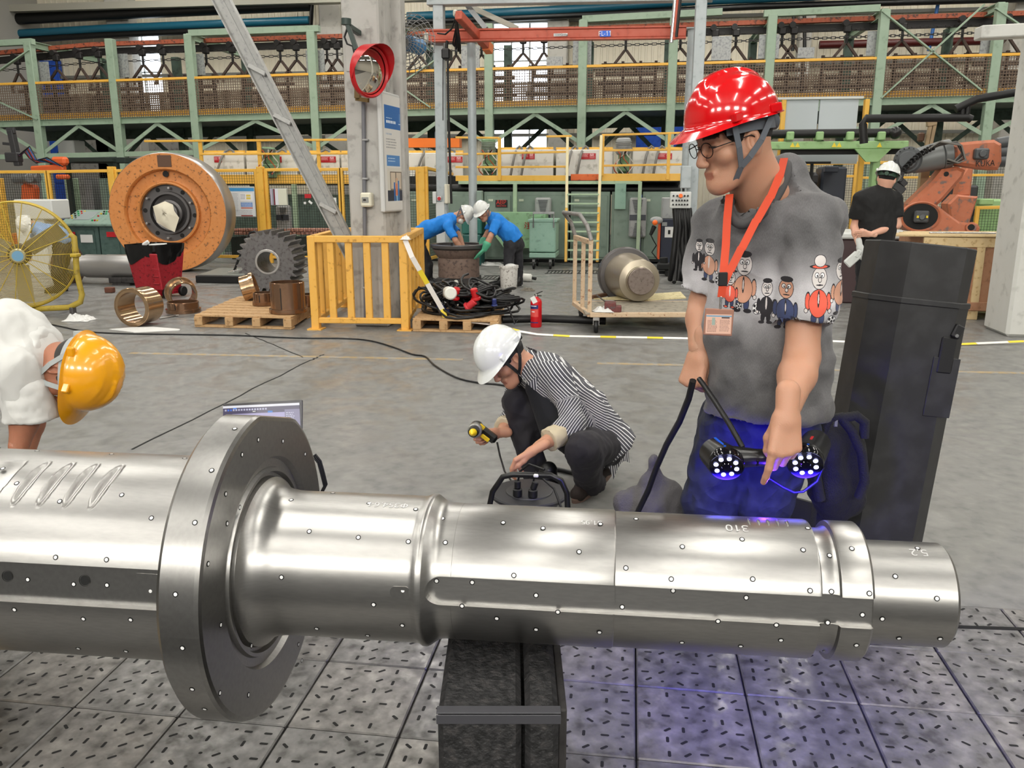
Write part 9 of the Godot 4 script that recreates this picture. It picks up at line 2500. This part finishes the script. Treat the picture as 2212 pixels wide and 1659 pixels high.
	figure(J, {"cell": 0.012, "fb": scr(0.2, 0, -1), "skin": Color(0.86, 0.66, 0.57), "skinmat": sm, "head": hx, "shirt": mat("black polo", Color(0.05, 0.05, 0.055), 0.8, 0.0, fab), "trunk": 0.18, "flat": 1.45, "sleeve": 0.72, "sr": 0.075, "wr": 0.012, "pants": mat("navy trousers", Color(0.08, 0.085, 0.11), 0.8, 0.0, fab), "hair": hm,
		"hands": [[pv(1880, 506, D - 0.2), scr(0, 0.8, 0.4), scr(-1, 0.1, 0.1), scr(0.2, 0.3, 0.9), half, 0.1]]})
	helmet(hx, wh, mat("strap dark green", Color(0.16, 0.26, 0.2), 0.6))
	var wg := M.new()
	hand(wg, pv(1857, 531, D - 0.15), scr(0.6, 0.2, 0.6), scr(0.25, -0.95, 0), scr(-0.5, 0.1, 0.8), half, 0.3, Color.WHITE, 0.006, 1.12)
	part("work_glove", wg, mat("glove white", Color(0.80, 0.81, 0.80), 0.8, 0.0, fab))
	solo("glove", M.new().bar(pv(1855, 548, D - 0.16), pv(1828, 572, D - 0.14), 0.10, 0.03, 0.012, scr(0, 0, 1)).bar(pv(1858, 540, D - 0.18), pv(1848, 556, D - 0.16), 0.05, 0.03, 0.01, scr(0, 0, 1)).wrinkle(0.0, 1.0), mats["glove white"], "loose white glove dangling from the gloved hand of the man in black", "glove", pv(1840, 572, D - 0.15))
	for s in ["l", "r"]: shoe("shoe", J["a" + s] * V3(1, 0, 1), J["a" + s] * V3(1, 0, 1) + scr(0.2, 0, -1) * 0.17, bshoe, sole)
	# ---- the man behind the fan
	D = 12.2
	thing("person", "man in a white helmet and pale blue shirt seen through the yellow fan", "person", pv(70, 625, D) * V3(1, 0, 1))
	hx = frame(pv(62, 486, D), scr(0.2, -0.8, 0.5), scr(-0.5, 0.8, 0.2), 1.05)
	J = {"neck": pv(75, 490, D), "chest": pv(95, 500, D), "waist": pv(125, 505, D + 0.1), "hem": pv(140, 525, D + 0.15), "hip": pv(136, 530, D + 0.15), "sl": pv(92, 505, D - 0.2), "el": pv(80, 525, D - 0.3), "wl": pv(66, 540, D - 0.35), "sr": pv(90, 495, D + 0.2), "er": pv(70, 520, D + 0.2), "wr": pv(58, 540, D), "hl": pv(132, 540, D), "kl": pv(122, 590, D - 0.1), "al": pv(130, 628, D), "hr": pv(142, 540, D + 0.25), "kr": pv(132, 590, D + 0.2), "ar": pv(140, 626, D + 0.2)}
	figure(J, {"cell": 0.018, "hcell": 0.009, "fb": scr(-0.5, -0.8, 0.2), "skin": skin, "skinmat": sm, "head": hx, "shirt": mat("pale blue shirt", Color(0.42, 0.58, 0.76), 0.8, 0.0, fab), "pants": dk, "hair": hm, "fcell": 0.008, "hands": [[J.wl, scr(0, 0, 1), scr(-0.5, -0.8, 0), scr(-0.5, 0.5, 0), half, 0.4], [J.wr, scr(0, 0, 1), scr(-0.5, -0.8, 0), scr(-0.5, 0.5, 0), half, 0.4]]})
	helmet(hx, wh, sg, false)
	for s in ["l", "r"]: shoe("shoe", J["a" + s] * V3(1, 0, 1), J["a" + s] * V3(1, 0, 1) + scr(-1, 0, 0.2) * 0.17, bshoe, sole)

# the shirt's print: grey dye that pales towards a band of small cartoon footballers
func shirt_print(uvf: Callable) -> ImageTexture:
	var N := 1024
	var im := Image.create_empty(N, N, false, Image.FORMAT_RGBA8)
	var n := noise(0.006, 4); var n2 := noise(0.08, 3)
	for y in N:
		var v := (y / float(N) - 0.5) * 0.72   # metres below the chest's middle
		var band := exp(-pow((v - 0.045) / 0.085, 2.0))
		for x in N:
			var g := 0.37 + 0.06 * n.get_noise_2d(x, y) + 0.05 * n2.get_noise_2d(x * 3.0, y)
			g = lerpf(g, 0.76 + 0.07 * n2.get_noise_2d(x * 4.0, y * 2.0), clampf(band + 0.25 * n.get_noise_2d(x + 400, y) * band, 0, 1))
			im.set_pixel(x, y, Color(g, g * 0.99, g * 1.01))
	var ink := Color(0.13, 0.12, 0.14); var coat := Color(0.86, 0.36, 0.28); var face := Color(0.80, 0.78, 0.77); var blue := Color(0.22, 0.26, 0.40); var tan := Color(0.78, 0.58, 0.48)
	var e := func(o: Vector2, x: float, y: float, rx: float, ry: float, c: Color, k: float):
		var cx := o.x + x * k; var cy := o.y + y * k
		for py in range(int(cy - ry * k), int(cy + ry * k) + 1):
			for px in range(int(cx - rx * k), int(cx + rx * k) + 1):
				if px < 0 or py < 0 or px >= N or py >= N: continue
				var d := V2((px - cx) / (rx * k), (py - cy) / (ry * k)).length()
				if d <= 1.0: im.set_pixel(px, py, ink if d > 1.0 - 2.2 / (minf(rx, ry) * k) and minf(rx, ry) * k > 4.0 else c)
	# [pixel of the shirt, size, kind]
	for f in [[1757, 622, 1.05, 0], [1607, 605, 1.1, 1], [1655, 645, 0.8, 2], [1692, 645, 0.95, 3], [1808, 605, 0.95, 1], [1532, 568, 0.8, 1], [1578, 625, 0.7, 0], [1508, 560, 0.6, 2]]:
		var uv: Vector2 = uvf.call(pv(f[0], f[1], 2.3))
		var o := uv * N
		var k: float = f[2]
		var c: Color = [coat, tan, ink, blue][f[3]]
		for sd in [-1.0, 1.0]:
			e.call(o, sd * 17, 86, 13, 26, blue if f[3] != 2 else ink, k); e.call(o, sd * 24, 112, 18, 8, coat if f[3] == 0 else ink, k)
			e.call(o, sd * 46, 30, 12, 34, c, k); e.call(o, sd * 52, 62, 9, 9, face, k)
		e.call(o, 0, 36, 42, 50, c, k); e.call(o, 0, 20, 5, 30, face, k)
		e.call(o, 0, -52, 34, 40, face if f[3] != 3 else tan, k)
		for sd in [-1.0, 1.0]:
			e.call(o, sd * 12, -62, 10, 10, Color(0.9, 0.9, 0.9), k); e.call(o, sd * 10, -60, 3, 4, ink, k)
		e.call(o, 2, -46, 8, 10, face, k); e.call(o, 2, -28, 16, 2.5, ink, k)
		if f[3] == 0: e.call(o, 0, -92, 46, 8, coat, k); e.call(o, 0, -112, 28, 22, face, k)
		else: e.call(o, 0, -90, 28, 12, ink, k)
		if f[3] < 2:
			e.call(o, 66, 100, 22, 22, Color(0.88, 0.88, 0.88), k)
			for q in 6: e.call(o, 66 + (0.0 if q == 5 else cos(q * 1.256) * 14), 100 + (0.0 if q == 5 else sin(q * 1.256) * 14), 5.5, 5.5, ink, k)
	return ImageTexture.create_from_image(im)

func _ready() -> void:
	rng.seed = 7
	setup()
	hall()
	gantry()
	forge_line()
	fences()
	column_group()
	hoist()
	left_side()
	right_side()
	steel_shaft()
	foreground()
	people()

func V3(x: float, y: float, z: float) -> Vector3: return Vector3(x, y, z)
func V2(x: float, y: float) -> Vector2: return Vector2(x, y)
